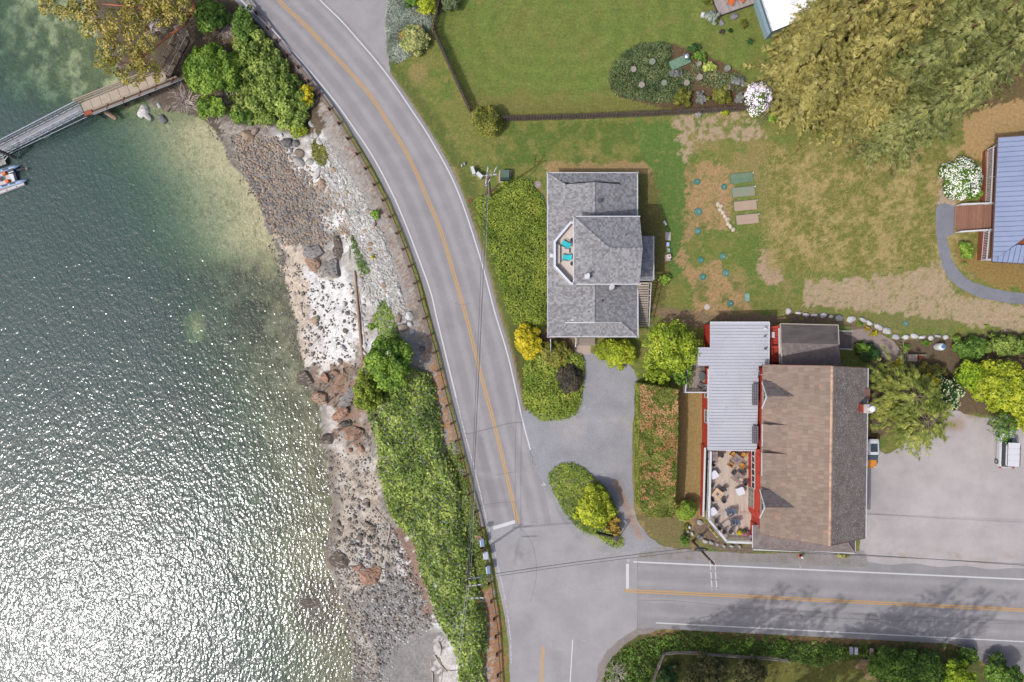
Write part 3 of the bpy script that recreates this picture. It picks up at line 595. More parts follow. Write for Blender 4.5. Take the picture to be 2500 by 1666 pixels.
# ================================================================ buildings
def roof_tiles(parent, poly, course, width, thick, m, name='shingles', nparts=0, seed=1, gap=.012, base_m=None, base_t=.12, edge=.0):
    """planar convex roof face (first edge = eave) laid with rows of overlapping pieces"""
    r = random.Random(seed); a = Vector(poly[0]); b_ = Vector(poly[1]); u = (b_ - a).normalized()
    nrm = None
    for q in poly[2:]:
        c = u.cross(Vector(q) - a)
        if nrm is None or c.length > nrm.length: nrm = c
    nrm.normalize()
    if nrm.z < 0: nrm = -nrm
    v = nrm.cross(u)
    if v.z < 0: v = -v
    poly = [(q[0], q[1], a.z - ((q[0] - a.x) * nrm.x + (q[1] - a.y) * nrm.y) / nrm.z) for q in poly]      # keep the face planar
    P2 = [((Vector(p) - a).dot(u), (Vector(p) - a).dot(v)) for p in poly]; vmax = max(p[1] for p in P2)
    if base_m is not None: MB().slab([Vector(p) for p in poly], base_t).build('roof_deck', base_m, parent, world=True)
    def rng_at(t):
        xs_ = []
        for i in range(len(P2)):
            (x0, y0), (x1, y1) = P2[i], P2[(i + 1) % len(P2)]
            if (y0 - t) * (y1 - t) <= 0 and abs(y1 - y0) > 1e-6: xs_.append(x0 + (x1 - x0) * (t - y0) / (y1 - y0))
        return (min(xs_), max(xs_)) if len(xs_) > 1 else None
    rows = int(vmax / course); full = []; mb = MB()
    def piece(mb_, u0, u1, v0, v1, o=Vector((0, 0, 0)), loc=False):
        dz0, dz1 = thick * 1.25, thick * .35
        if loc: pt = lambda x, y, h: (x, y, h)
        else: pt = lambda x, y, h: a + u * x + v * y + nrm * h
        V = [pt(u0, v0, dz0), pt(u1, v0, dz0), pt(u1, v1, dz1), pt(u0, v1, dz1), pt(u0, v0, 0.003), pt(u1, v0, 0.003), pt(u1, v1, 0.002), pt(u0, v1, 0.002)]
        mb_.add(V, [(0, 1, 2, 3), (4, 5, 1, 0), (5, 6, 2, 1), (7, 4, 0, 3)])
    for i in range(rows + 1):
        v0 = i * course; v1 = min(v0 + course, vmax)
        if v1 - v0 < course * .3: continue
        rg = rng_at((v0 + v1) / 2)
        if rg is None: continue
        x = rg[0] - (r.random() * width if i % 2 else r.random() * width * .5) ; first = True
        while x < rg[1]:
            wd = width if nparts else width * r.uniform(.75, 1.25); x0, x1 = max(x, rg[0]), min(x + wd, rg[1])
            if x1 - x0 > width * .2:
                if nparts and abs(x1 - x0 - width) < 1e-4 and v1 - v0 > course * .99: full.append((x0, v0))
                else: piece(mb, x0 + gap / 2, x1 - gap / 2, v0, v1 + .01)
            x += wd
    if full:
        one = MB(); piece(one, gap / 2, width - gap / 2, 0, course + .01, loc=True); me = newmesh(name.rstrip('s'), one.v, one.f, m)
        M3 = Matrix((u, v, nrm)).transposed().to_4x4(); inv = Matrix.Translation(parent.location).inverted()
        for k, (x, y) in enumerate(full):
            if k < nparts: place(name.rstrip('s'), me, parent, None, M=inv @ Matrix.Translation(a + u * x + v * y + nrm * r.uniform(0, .006)) @ M3)
            else: piece(mb, x + gap / 2, x + width - gap / 2, y, y + course + .01)
    if mb.v: mb.build(name, m, parent, world=True, kind='stuff')
def caps(parent, a, b, m, w=.3, step=.28):
    """overlapping caps along a ridge or hip"""
    a, b = Vector(a), Vector(b); n = int((b - a).length / step); d = (b - a) / n; mb = MB(); t = d.normalized(); s = t.cross(Vector((0, 0, 1))).normalized(); up = s.cross(t)
    for i in range(n):
        p = a + d * i; q = p + d * 1.05; h0, h1 = .085, .055
        V = [p + up * h0, p + s * w / 2 - up * .02, p - s * w / 2 - up * .02, q + up * h1, q + s * w / 2 - up * .05, q - s * w / 2 - up * .05]
        mb.add(V, [(0, 1, 4, 3), (2, 0, 3, 5), (0, 2, 1)])
    mb.build('ridge_caps', m, parent, world=True, kind='stuff')
def wallbox(name, parent, pts, z0, z1, m, bev=0): return MB().prism([tuple(p[:2]) for p in pts], z0, z1).build(name, m, parent, world=True)
def windowpart(parent, c, w_, h_, n, frame_m, glass_m, bars=(1, 1), d=.05):
    """window on a wall: centre, outward normal n (2-D); frame with glass as sub-part"""
    n = Vector((n[0], n[1], 0)).normalized(); t = Vector((-n.y, n.x, 0)); c = Vector(c); M = Matrix((t, n, Vector((0, 0, 1)))).transposed()
    f = MB(); k = .07
    for s in (-1, 1):
        f.box(c + t * s * (w_ / 2 - k / 2) + n * d / 2, (k, d, h_), M=M); f.box(c + Vector((0, 0, s * (h_ / 2 - k / 2))) + n * d / 2, (w_ - 2 * k, d, k), M=M)
    for i in range(1, bars[0] + 1): f.box(c + t * (w_ * (i / (bars[0] + 1) - .5)) + n * d * .4, (.04, d * .8, h_ - 2 * k), M=M)
    for i in range(1, bars[1] + 1): f.box(c + Vector((0, 0, h_ * (i / (bars[1] + 1) - .5))) + n * d * .35, (w_ - 2 * k, d * .6, .035), M=M)
    fo = f.build('window', frame_m, parent, world=True)
    g = MB().box(c + n * .012, (w_ - .1, .016, h_ - .1), M=M).build('pane', glass_m, fo); g.data.transform(Matrix.Translation(-parent.location)); return fo
def railing(parent, pts, h, m, step=.16, posts=True, r=.022, top=.1, balname='baluster'):
    """rail with top and bottom bars and separate balusters; pts are floor points"""
    rl = MB(); bal = newmesh(balname, *(lambda b: (b.v, b.f))(MB().box((0, 0, (h - .1) / 2 + .08), (r * 2, r * 2, h - .16))), m)
    for a, b in zip(pts[:-1], pts[1:]):
        a, b = Vector(a), Vector(b); up = Vector((0, 0, 1)); d = b - a
        rl.beam(a + up * h, b + up * h, top, .05); rl.beam(a + up * .1, b + up * .1, .05, .05)
        n = max(1, int(d.length / step))
        for i in range(1, n): place(balname, bal, parent, a + d * (i / n) - parent.location, math.atan2(d.y, d.x))
    if posts:
        for p in pts: p = Vector(p); rl.box(p + Vector((0, 0, h / 2 + .03)), (.11, .11, h + .06))
    return rl.build('rail', m, parent, world=True)
white_m = mat('white painted wood', C(236, 236, 238), C(222, 224, 228), rough=.55, vs=3, bump=.003)
glass_m = mat('dark window glass', (.02, .028, .03), rough=.06, spec=.8, var=.3)
wall_grey = mat('pale grey siding', C(196, 198, 200), rough=.7, var=.05, stretch=(.2, .2, 7))
sh1 = mat('grey asphalt shingle', C(150, 150, 153), C(162, 161, 164), rough=.92, spec=.15, vs=2.5, isl=.3, bump=.01, bs=50, speck=None)
sh1b = mat('grey shingle underlay', C(96, 98, 104), rough=.95)
trimw = mat('white metal gutter', C(226, 226, 230), rough=.4, var=.04)
cream = mat('cream deck coating', C(238, 226, 216), C(228, 214, 204), rough=.6, vs=1.2)
weath = mat('weathered wood', C(150, 136, 124), C(172, 158, 146), rough=.85, vs=2.0, isl=.12, stretch=(6, .8, 1), bump=.006, bs=20)
# ---------------- grey hip-roofed house
h1 = E('grey_house', 'grey shingled two storey house with a white rimmed roof balcony beside the road', 'house', tuple(P(1450, 620, 0)))
ze, zr = 2.7, 4.6
NW, NE, SE, SW = P(1336.5, 422.5, ze), P(1556, 422.5, ze), P(1557.5, 822.5, ze), P(1337.5, 822.5, ze)
x0 = NW.x; x1 = NE.x; xr = P(1452, 600, zr).x; yn = P(0, 451, 3.4).y; ys_ = P(0, 787, 3.4).y; zh = 3.42
xa = x0 + (xr - x0) * (zh - ze) / (zr - ze); xb = x1 + (xr - x1) * (zh - ze) / (zr - ze)
for poly in ([(x0, NW.y, ze), (x0, SW.y, ze), (xa, ys_, zh), (xr, ys_, zr), (xr, yn, zr), (xa, yn, zh)], [(x1, SW.y, ze), (x1, NW.y, ze), (xb, yn, zh), (xr, yn, zr), (xr, ys_, zr), (xb, ys_, zh)],
             [(x1, NW.y, ze), (x0, NW.y, ze), (xa, yn + .3, zh), (xb, yn + .3, zh)], [(x0, SW.y, ze), (x1, SW.y, ze), (xb, ys_ - .1, zh), (xa, ys_ - .1, zh)]):
    roof_tiles(h1, poly, .27, .22, .022, sh1, seed=len(poly) + int(poly[0][1]), base_m=sh1b)
caps(h1, (xr, yn, zr + .02), (xr, ys_, zr + .02), sh1)
for a, b in (((x0, NW.y, ze), (xa, yn, zh)), ((x1, NW.y, ze), (xb, yn, zh)), ((x0, SW.y, ze), (xa, ys_, zh)), ((x1, SW.y, ze), (xb, ys_, zh))): caps(h1, (a[0], a[1], a[2] + .02), (b[0], b[1], b[2] + .02), sh1)
for yy, s in ((yn, -1), (ys_, 1)):
    MB().add([(xa + .1, yy + s * .02, zh + .02), (xb - .1, yy + s * .02, zh + .02), (xr, yy + s * .02, zr - .12), (xa + .1, yy + s * .3, zh + .02), (xb - .1, yy + s * .3, zh + .02), (xr, yy + s * .3, zr - .12)], [(0, 1, 2), (5, 4, 3), (0, 3, 4, 1), (1, 4, 5, 2), (2, 5, 3, 0)]).build('gable_wall', white_m, h1, world=True)
m_ = MB()
for a, b in (((xa, ys_, zh), (xr, ys_, zr)), ((xr, ys_, zr), (xb, ys_, zh))): m_.beam(Vector(a) + Vector((0, -.06, .02)), Vector(b) + Vector((0, -.06, .02)), .09, .14)
m_.build('verge_board', white_m, h1, world=True)
g_ = MB()
for a, b in ((NW, NE), (NE, SE), (SE, SW), (SW, NW)): d = (b - a).normalized(); g_.beam(a - d * .12 + Vector((0, 0, -.02)), b + d * .12 + Vector((0, 0, -.02)), .13, .12)
g_.build('gutter', trimw, h1, world=True)
wallbox('wall', h1, [(x0 + .45, NW.y - .45), (x1 - .45, NW.y - .45), (x1 - .45, SW.y + .45), (x0 + .45, SW.y + .45)], 0, 2.66, wall_grey)
for yy in (13, 8, -.5): windowpart(h1, (x0 + .45, yy, 1.5), 1.5, 1.2, (-1, 0), white_m, glass_m)
for xx in (6.5, 12.5): windowpart(h1, (xx, SW.y + .45, 1.5), 1.3, 1.2, (0, -1), white_m, glass_m)
# tower
te, tr_ = 6.2, 7.8
a, b, c, d = P(1400.5, 529, te), P(1562, 528.5, te), P(1562, 694, te), P(1401, 694, te); ra_, rb_ = P(1488, 606.5, tr_), P(1569, 604, tr_)
rm = (ra_.y + rb_.y) / 2; ra_.y = rb_.y = (a.y + d.y) / 2; b.y = a.y; c.y = d.y; d.x = a.x; c.x = b.x
for i, poly in enumerate(([a, d, ra_], [b, a, ra_, rb_], [d, c, rb_, ra_])): roof_tiles(h1, [tuple(v) for v in poly], .27, .22, .022, sh1, seed=20 + i, base_m=sh1b)
for s, t in ((a, ra_), (d, ra_), (ra_, rb_)): caps(h1, s + Vector((0, 0, .03)), t + Vector((0, 0, .03)), sh1, w=.36)
g_ = MB()
for s, t in ((d, a), (a, b), (c, d)): dd_ = (t - s).normalized(); g_.beam(s - dd_ * .1 + Vector((0, 0, -.02)), t + dd_ * .05 + Vector((0, 0, -.02)), .13, .12)
g_.build('gutter', trimw, h1, world=True)
wallbox('upper_wall', h1, [(a.x + .35, a.y - .35), (b.x - .35, a.y - .35), (b.x - .35, d.y + .35), (a.x + .35, d.y + .35)], 2.6, te - .06, wall_grey)
MB().add([(b.x - .36, a.y - .4, te - .1), (b.x - .36, d.y + .4, te - .1), (b.x - .3, ra_.y, tr_ - .2), (b.x - .5, a.y - .4, te - .1), (b.x - .5, d.y + .4, te - .1), (b.x - .5, ra_.y, tr_ - .2)], [(0, 1, 2), (5, 4, 3), (1, 4, 5, 2), (0, 2, 5, 3)]).build('gable_wall', wall_grey, h1, world=True)
windowpart(h1, (a.x + .35, ra_.y + 1.6, 4.95), 1.6, 1.8, (-1, 0), white_m, glass_m); windowpart(h1, (a.x + .35, ra_.y - 1.6, 4.95), 1.6, 1.8, (-1, 0), white_m, glass_m)
# balcony
bz, bf = 4.8, 3.9
oct_ = [P(1402, 541, bz), P(1392, 541, bz), P(1351.5, 588.5, bz), P(1351.5, 651, bz), P(1392.5, 695.5, bz), P(1402, 695.5, bz)]
cb_ = Vector((a.x + .3, (oct_[2].y + oct_[3].y) / 2, 0))
inner = [Vector((p.x + .0, p.y - .26 * (1 if p.y > cb_.y else -1), 0)) for p in oct_]
inner[1] = inner[1] + Vector((.1, 0, 0)); inner[4] = inner[4] + Vector((.1, 0, 0)); inner[2] = Vector((oct_[2].x + .26, oct_[2].y - .1, 0)); inner[3] = Vector((oct_[3].x + .26, oct_[3].y + .1, 0))
MB().prism([(p.x, p.y) for p in inner] + [(a.x + .34, inner[5].y), (a.x + .34, inner[0].y)], 2.7, bf).build('balcony_floor', cream, h1, world=True)
par = MB(); capm = MB(); inn = MB()
for i in range(5):
    o0, o1, i0, i1 = oct_[i], oct_[i + 1], inner[i], inner[i + 1]
    par.prism([(o0.x, o0.y), (o1.x, o1.y), (i1.x, i1.y), (i0.x, i0.y)], 2.4, bz - .05)
    k = 1.0; capm.prism([(o0.x, o0.y), (o1.x, o1.y), (i1.x, i1.y), (i0.x, i0.y)], bz - .046, bz + .03)
par.build('parapet', mat('parapet boards', C(206, 196, 190), rough=.7, var=.06), h1, world=True); capm.build('parapet_cap', mat('white blue cap', C(232, 238, 250), rough=.5, var=.03), h1, world=True)
bench = MB(); bench.prism([(inner[2].x + .01, inner[2].y - .1), (inner[3].x + .01, inner[3].y + .1), (inner[3].x + .5, inner[3].y + .35), (inner[2].x + .5, inner[2].y - .35)], bf + .004, bf + .4)
bench.prism([(inner[3].x + .03, inner[3].y - .02), (inner[3].x + .42, inner[3].y - .06), (inner[4].x + .1, inner[4].y + .42), (inner[4].x - .14, inner[4].y + .15)], bf + .004, bf + .36); bench.build('bench', cream, h1, world=True)
MB().box((P(1346.3, 625, 3.5).x, P(1346.3, 625, 3.5).y, 3.5), (.42, .42, .8)).build('scupper', white_m, h1, world=True)
# east annex, vents, pipes
q = [P(1597, 684.5, 3.0), P(1596, 577, 3.0), P(1560, 576, 3.45), P(1560, 684.5, 3.45)]; q[0].x = q[1].x
roof_tiles(h1, [tuple(v) for v in q], .27, .22, .022, sh1, seed=33, base_m=sh1b)
wallbox('annex_wall', h1, [(q[3].x, q[0].y + .3), (q[0].x - .3, q[0].y + .3), (q[1].x - .3, q[1].y - .3), (q[2].x, q[1].y - .3)], 0, 2.98, wall_grey)
MB().beam(q[0], q[1], .1, .1).beam(q[0], q[3], .08, .14).build('gutter', trimw, h1, world=True)
dark_m = mat('black rubber', (.03, .03, .032), rough=.6)
p = P(1463, 492, 4.5); MB().box((p.x, p.y, 4.68), (.36, .36, .3)).box((p.x, p.y, 4.85), (.44, .44, .05)).build('roof_vent', mat('dark roof vent', (.04, .045, .06), rough=.5), h1, world=True)
p = P(1467, 737, 4.5); MB().lathe([(.16, -.3), (.16, .15), (.12, .2)], (p.x, p.y, 4.55), 10).build('vent_pipe', mat('grey roof vent', (.09, .09, .1), rough=.5), h1, world=True)
p = P(1501, 702, 4.4); MB().lathe([(.26, -.3), (.26, .05), (.2, .1)], (p.x, p.y, 4.4), 12).build('vent_pipe', mat('dark roof vent', None), h1, world=True)
p = P(1527, 574, 7.2); MB().lathe([(.06, -.5), (.06, .25), (.09, .27), (.09, .3)], (p.x, p.y, 7.25), 8).build('vent_pipe', dark_m, h1, world=True)
p = P(1433, 676, 6.9); MB().box((p.x, p.y, 6.8), (.5, .5, 1.0)).lathe([(.14, .5), (.14, .95), (.2, .97), (.2, 1.06)], (p.x + .02, p.y + .12, 6.8), 10).build('chimney', white_m, h1, world=True)
p = P(1397, 782, 3.6); MB().box((p.x, p.y, 3.7), (.28, .16, .3)).build('vent_hood', white_m, h1, world=True)
# porch steps and south landing
st = MB()
for i in range(3): q0, q1 = P(1405, 824 + i * 6, 1.0 - .25 * i), P(1452, 830 + i * 6, 1.0 - .25 * i); st.box(((q0.x + q1.x) / 2, (q0.y + q1.y) / 2 - .1, .9 - .25 * i), (2.4, .32, .06))
st.build('step', weath, h1, world=True)
q0 = P(1405, 826, 1.0); MB().beam((q0.x, q0.y, 1.7), (q0.x, q0.y - 1.0, 1.1), .08, .06).box((q0.x, q0.y - .98, .55), (.1, .1, 1.2)).box((q0.x, q0.y, .85), (.1, .1, 1.7)).build('handrail', white_m, h1, world=True)
sheet('landing', [(1402, 843), (1442, 843), (1442, 866), (1402, 864)], .02, mat('concrete', C(196, 178, 162), rough=.9, var=.08, vs=2), None)
# east staircase: a row of treads and a slanting rail
es = E('staircase', 'weathered wooden staircase with white handrail along the east side of the grey house', 'staircase', tuple(P(1570, 740, 0)))
tread = newmesh('tread', *(lambda b: (b.v, b.f))(MB().box((0, 0, 0), (1.2, .19, .05))), mat('pale stair tread', C(190, 176, 164), rough=.8, isl=.1)); p0 = P(1571, 692, 3.2); p1 = P(1568, 796, .25); n = 19
for i in range(n): t = i / (n - 1); place('tread', tread, es, p0.lerp(p1, t) - es.location)
for s in (-.62, .62): MB().beam(p0 + Vector((s, 0, -.12)), p1 + Vector((s, 0, -.12)), .06, .3).build('stringer', weath, es, world=True)
rl = MB(); rl.beam(p0 + Vector((.72, 0, .9)), p1 + Vector((.62, 0, .9)), .1, .06)
for i in range(8): q = p0.lerp(p1, i / 7); rl.box(q + Vector((.69, 0, .35)), (.07, .07, 1.1))
rl.build('handrail', mat('pale grey painted wood', C(206, 202, 204), rough=.6, var=.06), es, world=True)
# ---------------- red restaurant
red = mat('red painted siding', C(206, 72, 52), C(188, 60, 44), rough=.65, vs=1.5, stretch=(.3, .3, 8), bump=.004)
redb = mat('red painted boards', C(214, 84, 62), C(190, 64, 48), rough=.65, vs=2, isl=.1)
tile_m = mat('weathered brown roof tile', C(150, 134, 121, .95), C(166, 144, 131, .95), rough=.9, spec=.15, vs=.22, isl=.13, bump=.008, bs=40, speck=(.9, .66, C(196, 146, 118)))
tile_d = mat('dark brown roof tile', C(138, 126, 116), C(160, 148, 138), rough=.9, spec=.15, vs=.8, isl=.16, bump=.012, bs=30, speck=(6.0, .585, C(206, 202, 200)))
tile_n = mat('brown apron tile', C(132, 122, 120), C(150, 138, 134), rough=.9, spec=.15, vs=.6, isl=.14, bump=.01)
felt = mat('black roofing felt', C(100, 93, 90), C(122, 112, 107), rough=.9, vs=1.0, bump=.01, bs=8, stretch=(.6, 2, 1), speck=(.7, .64, C(136, 120, 108)))
under = mat('roof underlay', (.05, .045, .04), rough=.95)
rs = E('restaurant', 'red restaurant with a brown tiled roof, ribbed metal lean-to and timber deck', 'restaurant', tuple(P(1950, 1090, 0)))
ez, rz_ = 5.0, 9.4
enw, esw, ers, ern = P(1862, 891, ez), P(1855, 1305, ez), P(2026, 1333, rz_), P(2032, 894, rz_); ene, ese = P(2118, 899, ez), P(2112, 1314, ez)
# project ridge ends so that each face stays planar
roof_tiles(rs, [tuple(enw), tuple(esw), tuple(ers), tuple(ern)], .56, .46, .055, tile_m, 'roof_tiles', nparts=280, seed=5, base_m=under)
roof_tiles(rs, [tuple(ese), tuple(ene), tuple(ern), tuple(ers)], .40, .32, .035, tile_d, 'roof_tiles', seed=6, base_m=under)
caps(rs, ern + Vector((0, 0, .03)), ers + Vector((0, 0, .03)), mat('orange lichen ridge tile', C(192, 160, 138), C(206, 172, 146), rough=.9, isl=.2, speck=(2, .58, C(206, 186, 170))), w=.34, step=.3)
vb = MB()
for s, t in ((enw, ern), (ern, ene), (esw, ers), (ers, ese)): vb.beam(s + Vector((0, 0, -.06)), t + Vector((0, 0, -.06)), .08, .18)
vb.build('verge_board', mat('brown verge board', C(134, 96, 84), rough=.7), rs, world=True)
MB().beam(ene + Vector((.06, 0, -.02)), ese + Vector((.06, 0, -.02)), .12, .11).build('gutter', trimw, rs, world=True)
wl0, wl1 = enw + Vector((.35, -.35, 0)), esw + Vector((.35, .35, 0)); wr0, wr1 = ene + Vector((-.5, -.35, 0)), ese + Vector((-.5, .45, 0))
wallbox('wall', rs, [wl0, wr0, wr1, wl1], 0, 4.95, red)
for yy, s in ((wl0.y, ern), (wl1.y, ers)): MB().add([(wl0.x, yy, 4.9), (wr0.x, yy, 4.9), (s.x, yy, rz_ - .2), (wl0.x, yy + .1, 4.9), (wr0.x, yy + .1, 4.9), (s.x, yy + .1, rz_ - .2)], [(0, 1, 2), (5, 4, 3), (1, 4, 5, 2), (0, 2, 5, 3), (0, 3, 4, 1)]).build('gable_wall', red, rs, world=True)
# slope helper: height of the west roof face at a photo x near the eave
wn = (ern - enw).cross(esw - enw); wn = wn if wn.z > 0 else -wn
def wz(x, y): return enw.z - ((x - enw.x) * wn.x + (y - enw.y) * wn.y) / wn.z
def dormer(py0, py1, gable, front_px, zt):
    """dormer on the west slope between photo rows py0 and py1"""
    f0, f1 = P(front_px, py0, zt), P(front_px, py1, zt); xf = (f0.x + f1.x) / 2; ym = (f0.y + f1.y) / 2; hw = abs(f0.y - f1.y) / 2
    xe = xf + .25; zb = 4.4; d_ = []
    if gable:
        zp = zt + hw * 1.0; zs = zt - .0
        # apex runs back to meet the slope
        xb_ = xf
        while wz(xb_, ym) < zp: xb_ += .05
        xc = xf
        while wz(xc, ym) < zs: xc += .05
        A0, A1, Pk, Bk, C0, C1 = Vector((xf - .15, ym + hw + .12, zs)), Vector((xf - .15, ym - hw - .12, zs)), Vector((xf - .15, ym, zp + .08)), Vector((xb_ + .1, ym, zp + .08)), Vector((xc + .3, ym + hw + .12, zs)), Vector((xc + .3, ym - hw - .12, zs))
        roof_tiles(rs, [tuple(A0), tuple(C0), tuple(Bk), tuple(Pk)], .36, .4, .03, tile_n, 'roof_tiles', seed=41, base_m=under, base_t=.08)
        roof_tiles(rs, [tuple(C1), tuple(A1), tuple(Pk), tuple(Bk)], .36, .4, .03, tile_m, 'roof_tiles', seed=42, base_m=under, base_t=.08)
        MB().add([(xe, ym + hw - .1, zb), (xe, ym - hw + .1, zb), (xe, ym - hw + .1, zs), (xe, ym, zp - .05), (xe, ym + hw - .1, zs), (xc + .2, ym + hw - .1, zb), (xc + .2, ym - hw + .1, zb), (xc + .2, ym - hw + .1, zs), (xb_, ym, zp - .05), (xc + .2, ym + hw - .1, zs)],
                 [(0, 1, 2, 3, 4), (1, 6, 7, 2), (0, 4, 9, 5)]).build('dormer_wall', red, rs, world=True)
        vb = MB(); vb.beam(A0 + Vector((-.03, 0, -.02)), Pk + Vector((-.03, 0, -.02)), .07, .16); vb.beam(A1 + Vector((-.03, 0, -.02)), Pk + Vector((-.03, 0, -.02)), .07, .16); vb.build('dormer_trim', white_m, rs, world=True)
        windowpart(rs, (xe, ym, zt - .45), hw * 1.3, 1.1, (-1, 0), white_m, glass_m, (1, 0))
    else:
        zs = zt; xc = xf; zt2 = zt + .9
        while wz(xc, ym) < zt2: xc += .05
        roof_tiles(rs, [(xf - .1, ym + hw, zs), (xf - .1, ym - hw, zs), (xc + .2, ym - hw, zt2 + .06), (xc + .2, ym + hw, zt2 + .06)], .5, .42, .03, tile_m, 'roof_tiles', seed=int(py0), base_m=under, base_t=.08)
        MB().add([(xe, ym + hw - .12, zb), (xe, ym - hw + .12, zb), (xe, ym - hw + .12, zs), (xe, ym + hw - .12, zs), (xc, ym + hw - .12, zb), (xc, ym - hw + .12, zb), (xc, ym - hw + .12, zt2), (xc, ym + hw - .12, zt2)], [(0, 1, 2, 3), (1, 5, 6, 2), (0, 3, 7, 4)]).build('dormer_wall', red, rs, world=True)
        MB().beam((xf - .13, ym + hw, zs - .06), (xf - .13, ym - hw, zs - .06), .06, .14).build('dormer_trim', white_m, rs, world=True)
        windowpart(rs, (xe, ym, zt - .62), hw * 1.1, 1.0, (-1, 0), white_m, glass_m, (1, 0))
dormer(936, 995, True, 1864, 5.7); dormer(1199, 1262, True, 1859, 5.7); dormer(1036, 1090, False, 1864, 5.9); dormer(1106, 1162, False, 1863, 5.9)
# lower apron roof on the south side
az, aw = 3.1, 4.3
s1, s2, s3, s4 = P(1837.5, 1341, az), P(2087.5, 1350, az), P(2066, 1318, aw), P(1876, 1308, aw)
roof_tiles(rs, [tuple(s1), tuple(s2), tuple(s3), tuple(s4)], .34, .3, .03, tile_n, 'roof_tiles', seed=8, base_m=under)
w1 = P(1837.5, 1282, az); w2 = P(1876, 1282, aw); e1 = P(2087.5, 1314, az)
roof_tiles(rs, [tuple(w1), tuple(s1), tuple(s4), tuple(w2)], .34, .3, .03, tile_n, 'roof_tiles', seed=9, base_m=under)
roof_tiles(rs, [tuple(s2), tuple(e1), tuple(s3)], .34, .3, .03, tile_n, 'roof_tiles', seed=10, base_m=under)
caps(rs, s1 + Vector((0, 0, .03)), s4 + Vector((0, 0, .03)), tile_n, .22); caps(rs, s2 + Vector((0, 0, .03)), s3 + Vector((0, 0, .03)), tile_n, .22)
MB().beam(w1, s1, .1, .12).beam(s1 + Vector((0, -.05, 0)), s2 + Vector((0, -.05, 0)), .12, .1).beam(s2, e1, .08, .12).build('gutter', trimw, rs, world=True)
wallbox('porch_wall', rs, [w1 + Vector((.4, 0, 0)), s1 + Vector((.4, .5, 0)), s2 + Vector((-.4, .5, 0)), e1 + Vector((-.4, 0, 0))], 0, 3.0, red)
for xx in (30.5, 33.5, 36.5, 39): windowpart(rs, (xx, (s1.y + s2.y) / 2 + .49 - (xx - 34.5) * .015, 1.5), 1.4, 1.3, (0, -1), white_m, glass_m)
for yy in (-7, -11, -17): windowpart(rs, (wr0.x - .05, yy, 2.2), 1.3, 1.3, (1, 0), white_m, glass_m)
# north annex with felt and shingle slopes
nz0, nz1 = 3.1, 4.2
a1, a2, a3, a4 = P(1905, 790.6, nz0), P(2046, 794, nz0), P(2048, 841, nz1), P(1906, 838.5, nz1); a5, a6 = P(1909, 889, 3.5), P(2054, 893, 3.5)
roof_tiles(rs, [tuple(a2), tuple(a1), tuple(a4), tuple(a3)], 1.0, 3.2, .012, felt, 'felt_sheets', seed=3, base_m=under)
roof_tiles(rs, [tuple(a5), tuple(a6), tuple(a3), tuple(a4)], .3, .28, .025, tile_n, 'roof_tiles', seed=4, base_m=under)
MB().beam(a1, a2, .08, .14).beam(a2, a3, .1, .14).beam(a1, a4, .14, .14).beam(a4, a5, .1, .14).build('verge_board', mat('cream trim board', C(206, 194, 178), rough=.7), rs, world=True)
wallbox('annex_wall', rs, [a1 + Vector((.4, -.4, 0)), a2 + Vector((-.4, -.4, 0)), a6 + Vector((-.4, 0, 0)), a5 + Vector((.3, 0, 0))], 0, 3.05, red)
# ribbed metal roof
metal_m = mat('pale grey ribbed metal', C(204, 206, 214), C(192, 194, 204), rough=.6, metal=0, spec=.3, vs=.35, isl=.025, speck=(3.0, .68, C(170, 168, 172)))
rib_m = mat('metal roof rib', C(160, 162, 172), rough=.45, var=.05)
def mz(px): return 3.2 + (px - 1703) / 175 * .55
def ml_(y): return 1733.5 if y < 848 else (1703.5 if y < 894.5 else 1731.5 - (y - 895) * .018)
def mr_(y): return 1877.5 if y < 891 else 1852.5 - (y - 893) * .022
ys2 = np.linspace(787.8, 1099, 42)
for i in range(41):
    ya, yb = ys2[i], ys2[i + 1]; ymid = (ya + yb) / 2; xl, xr2 = ml_(ymid), mr_(ymid)
    q = [P(xl, ya, mz(xl)), P(xr2, ya, mz(xr2)), P(xr2, yb, mz(xr2)), P(xl, yb, mz(xl))]; mb = MB()
    for s in (0, 3): pass
    mb.slab(q, .05); po = mb.build('roof_panel', metal_m, rs, world=True)
    r_ = MB().beam(q[3] + Vector((0, .02, .02)), q[2] + Vector((0, .02, .02)), .035, .05).build('rib', rib_m, po); r_.data.transform(Matrix.Translation(-rs.location))
tb = MB(); tb.beam(P(1733.5, 787, mz(1733)), P(1878, 787, mz(1878)), .12, .1).beam(P(1878, 787, mz(1878)), P(1877, 891, mz(1877)), .12, .1).beam(P(1731, 1098.5, mz(1731)), P(1849, 1101, mz(1849)), .1, .12).beam(P(1731.5, 896, mz(1731)), P(1728, 1098, mz(1728)), .08, .1); tb.build('gutter', trimw, rs, world=True)
k1, k2, k3 = P(1736, 792, 3.1), P(1874, 792, 3.1), P(1874, 890, 3.1); kx = P(1729, 900, 3.0).x
wallbox('lean_to_wall', rs, [(k1.x, k1.y), (k2.x, k2.y), (k2.x, k3.y), (wl0.x + .1, k3.y), (wl0.x + .1, -12.7), (kx + .12, -12.7), (kx + .12, -3.2), (k1.x, -3.2)], 0, 3.1, red)
for yy in (-6, -9): windowpart(rs, (kx + .12, yy, 1.7), 1.6, 1.2, (-1, 0), white_m, glass_m)
MB().prism([(kx - .02, -3.3), (kx + .1, -3.3), (kx + .1, -12.6), (kx - .02, -12.6)], 2.75, 2.95).build('trim_board', white_m, rs, world=True)
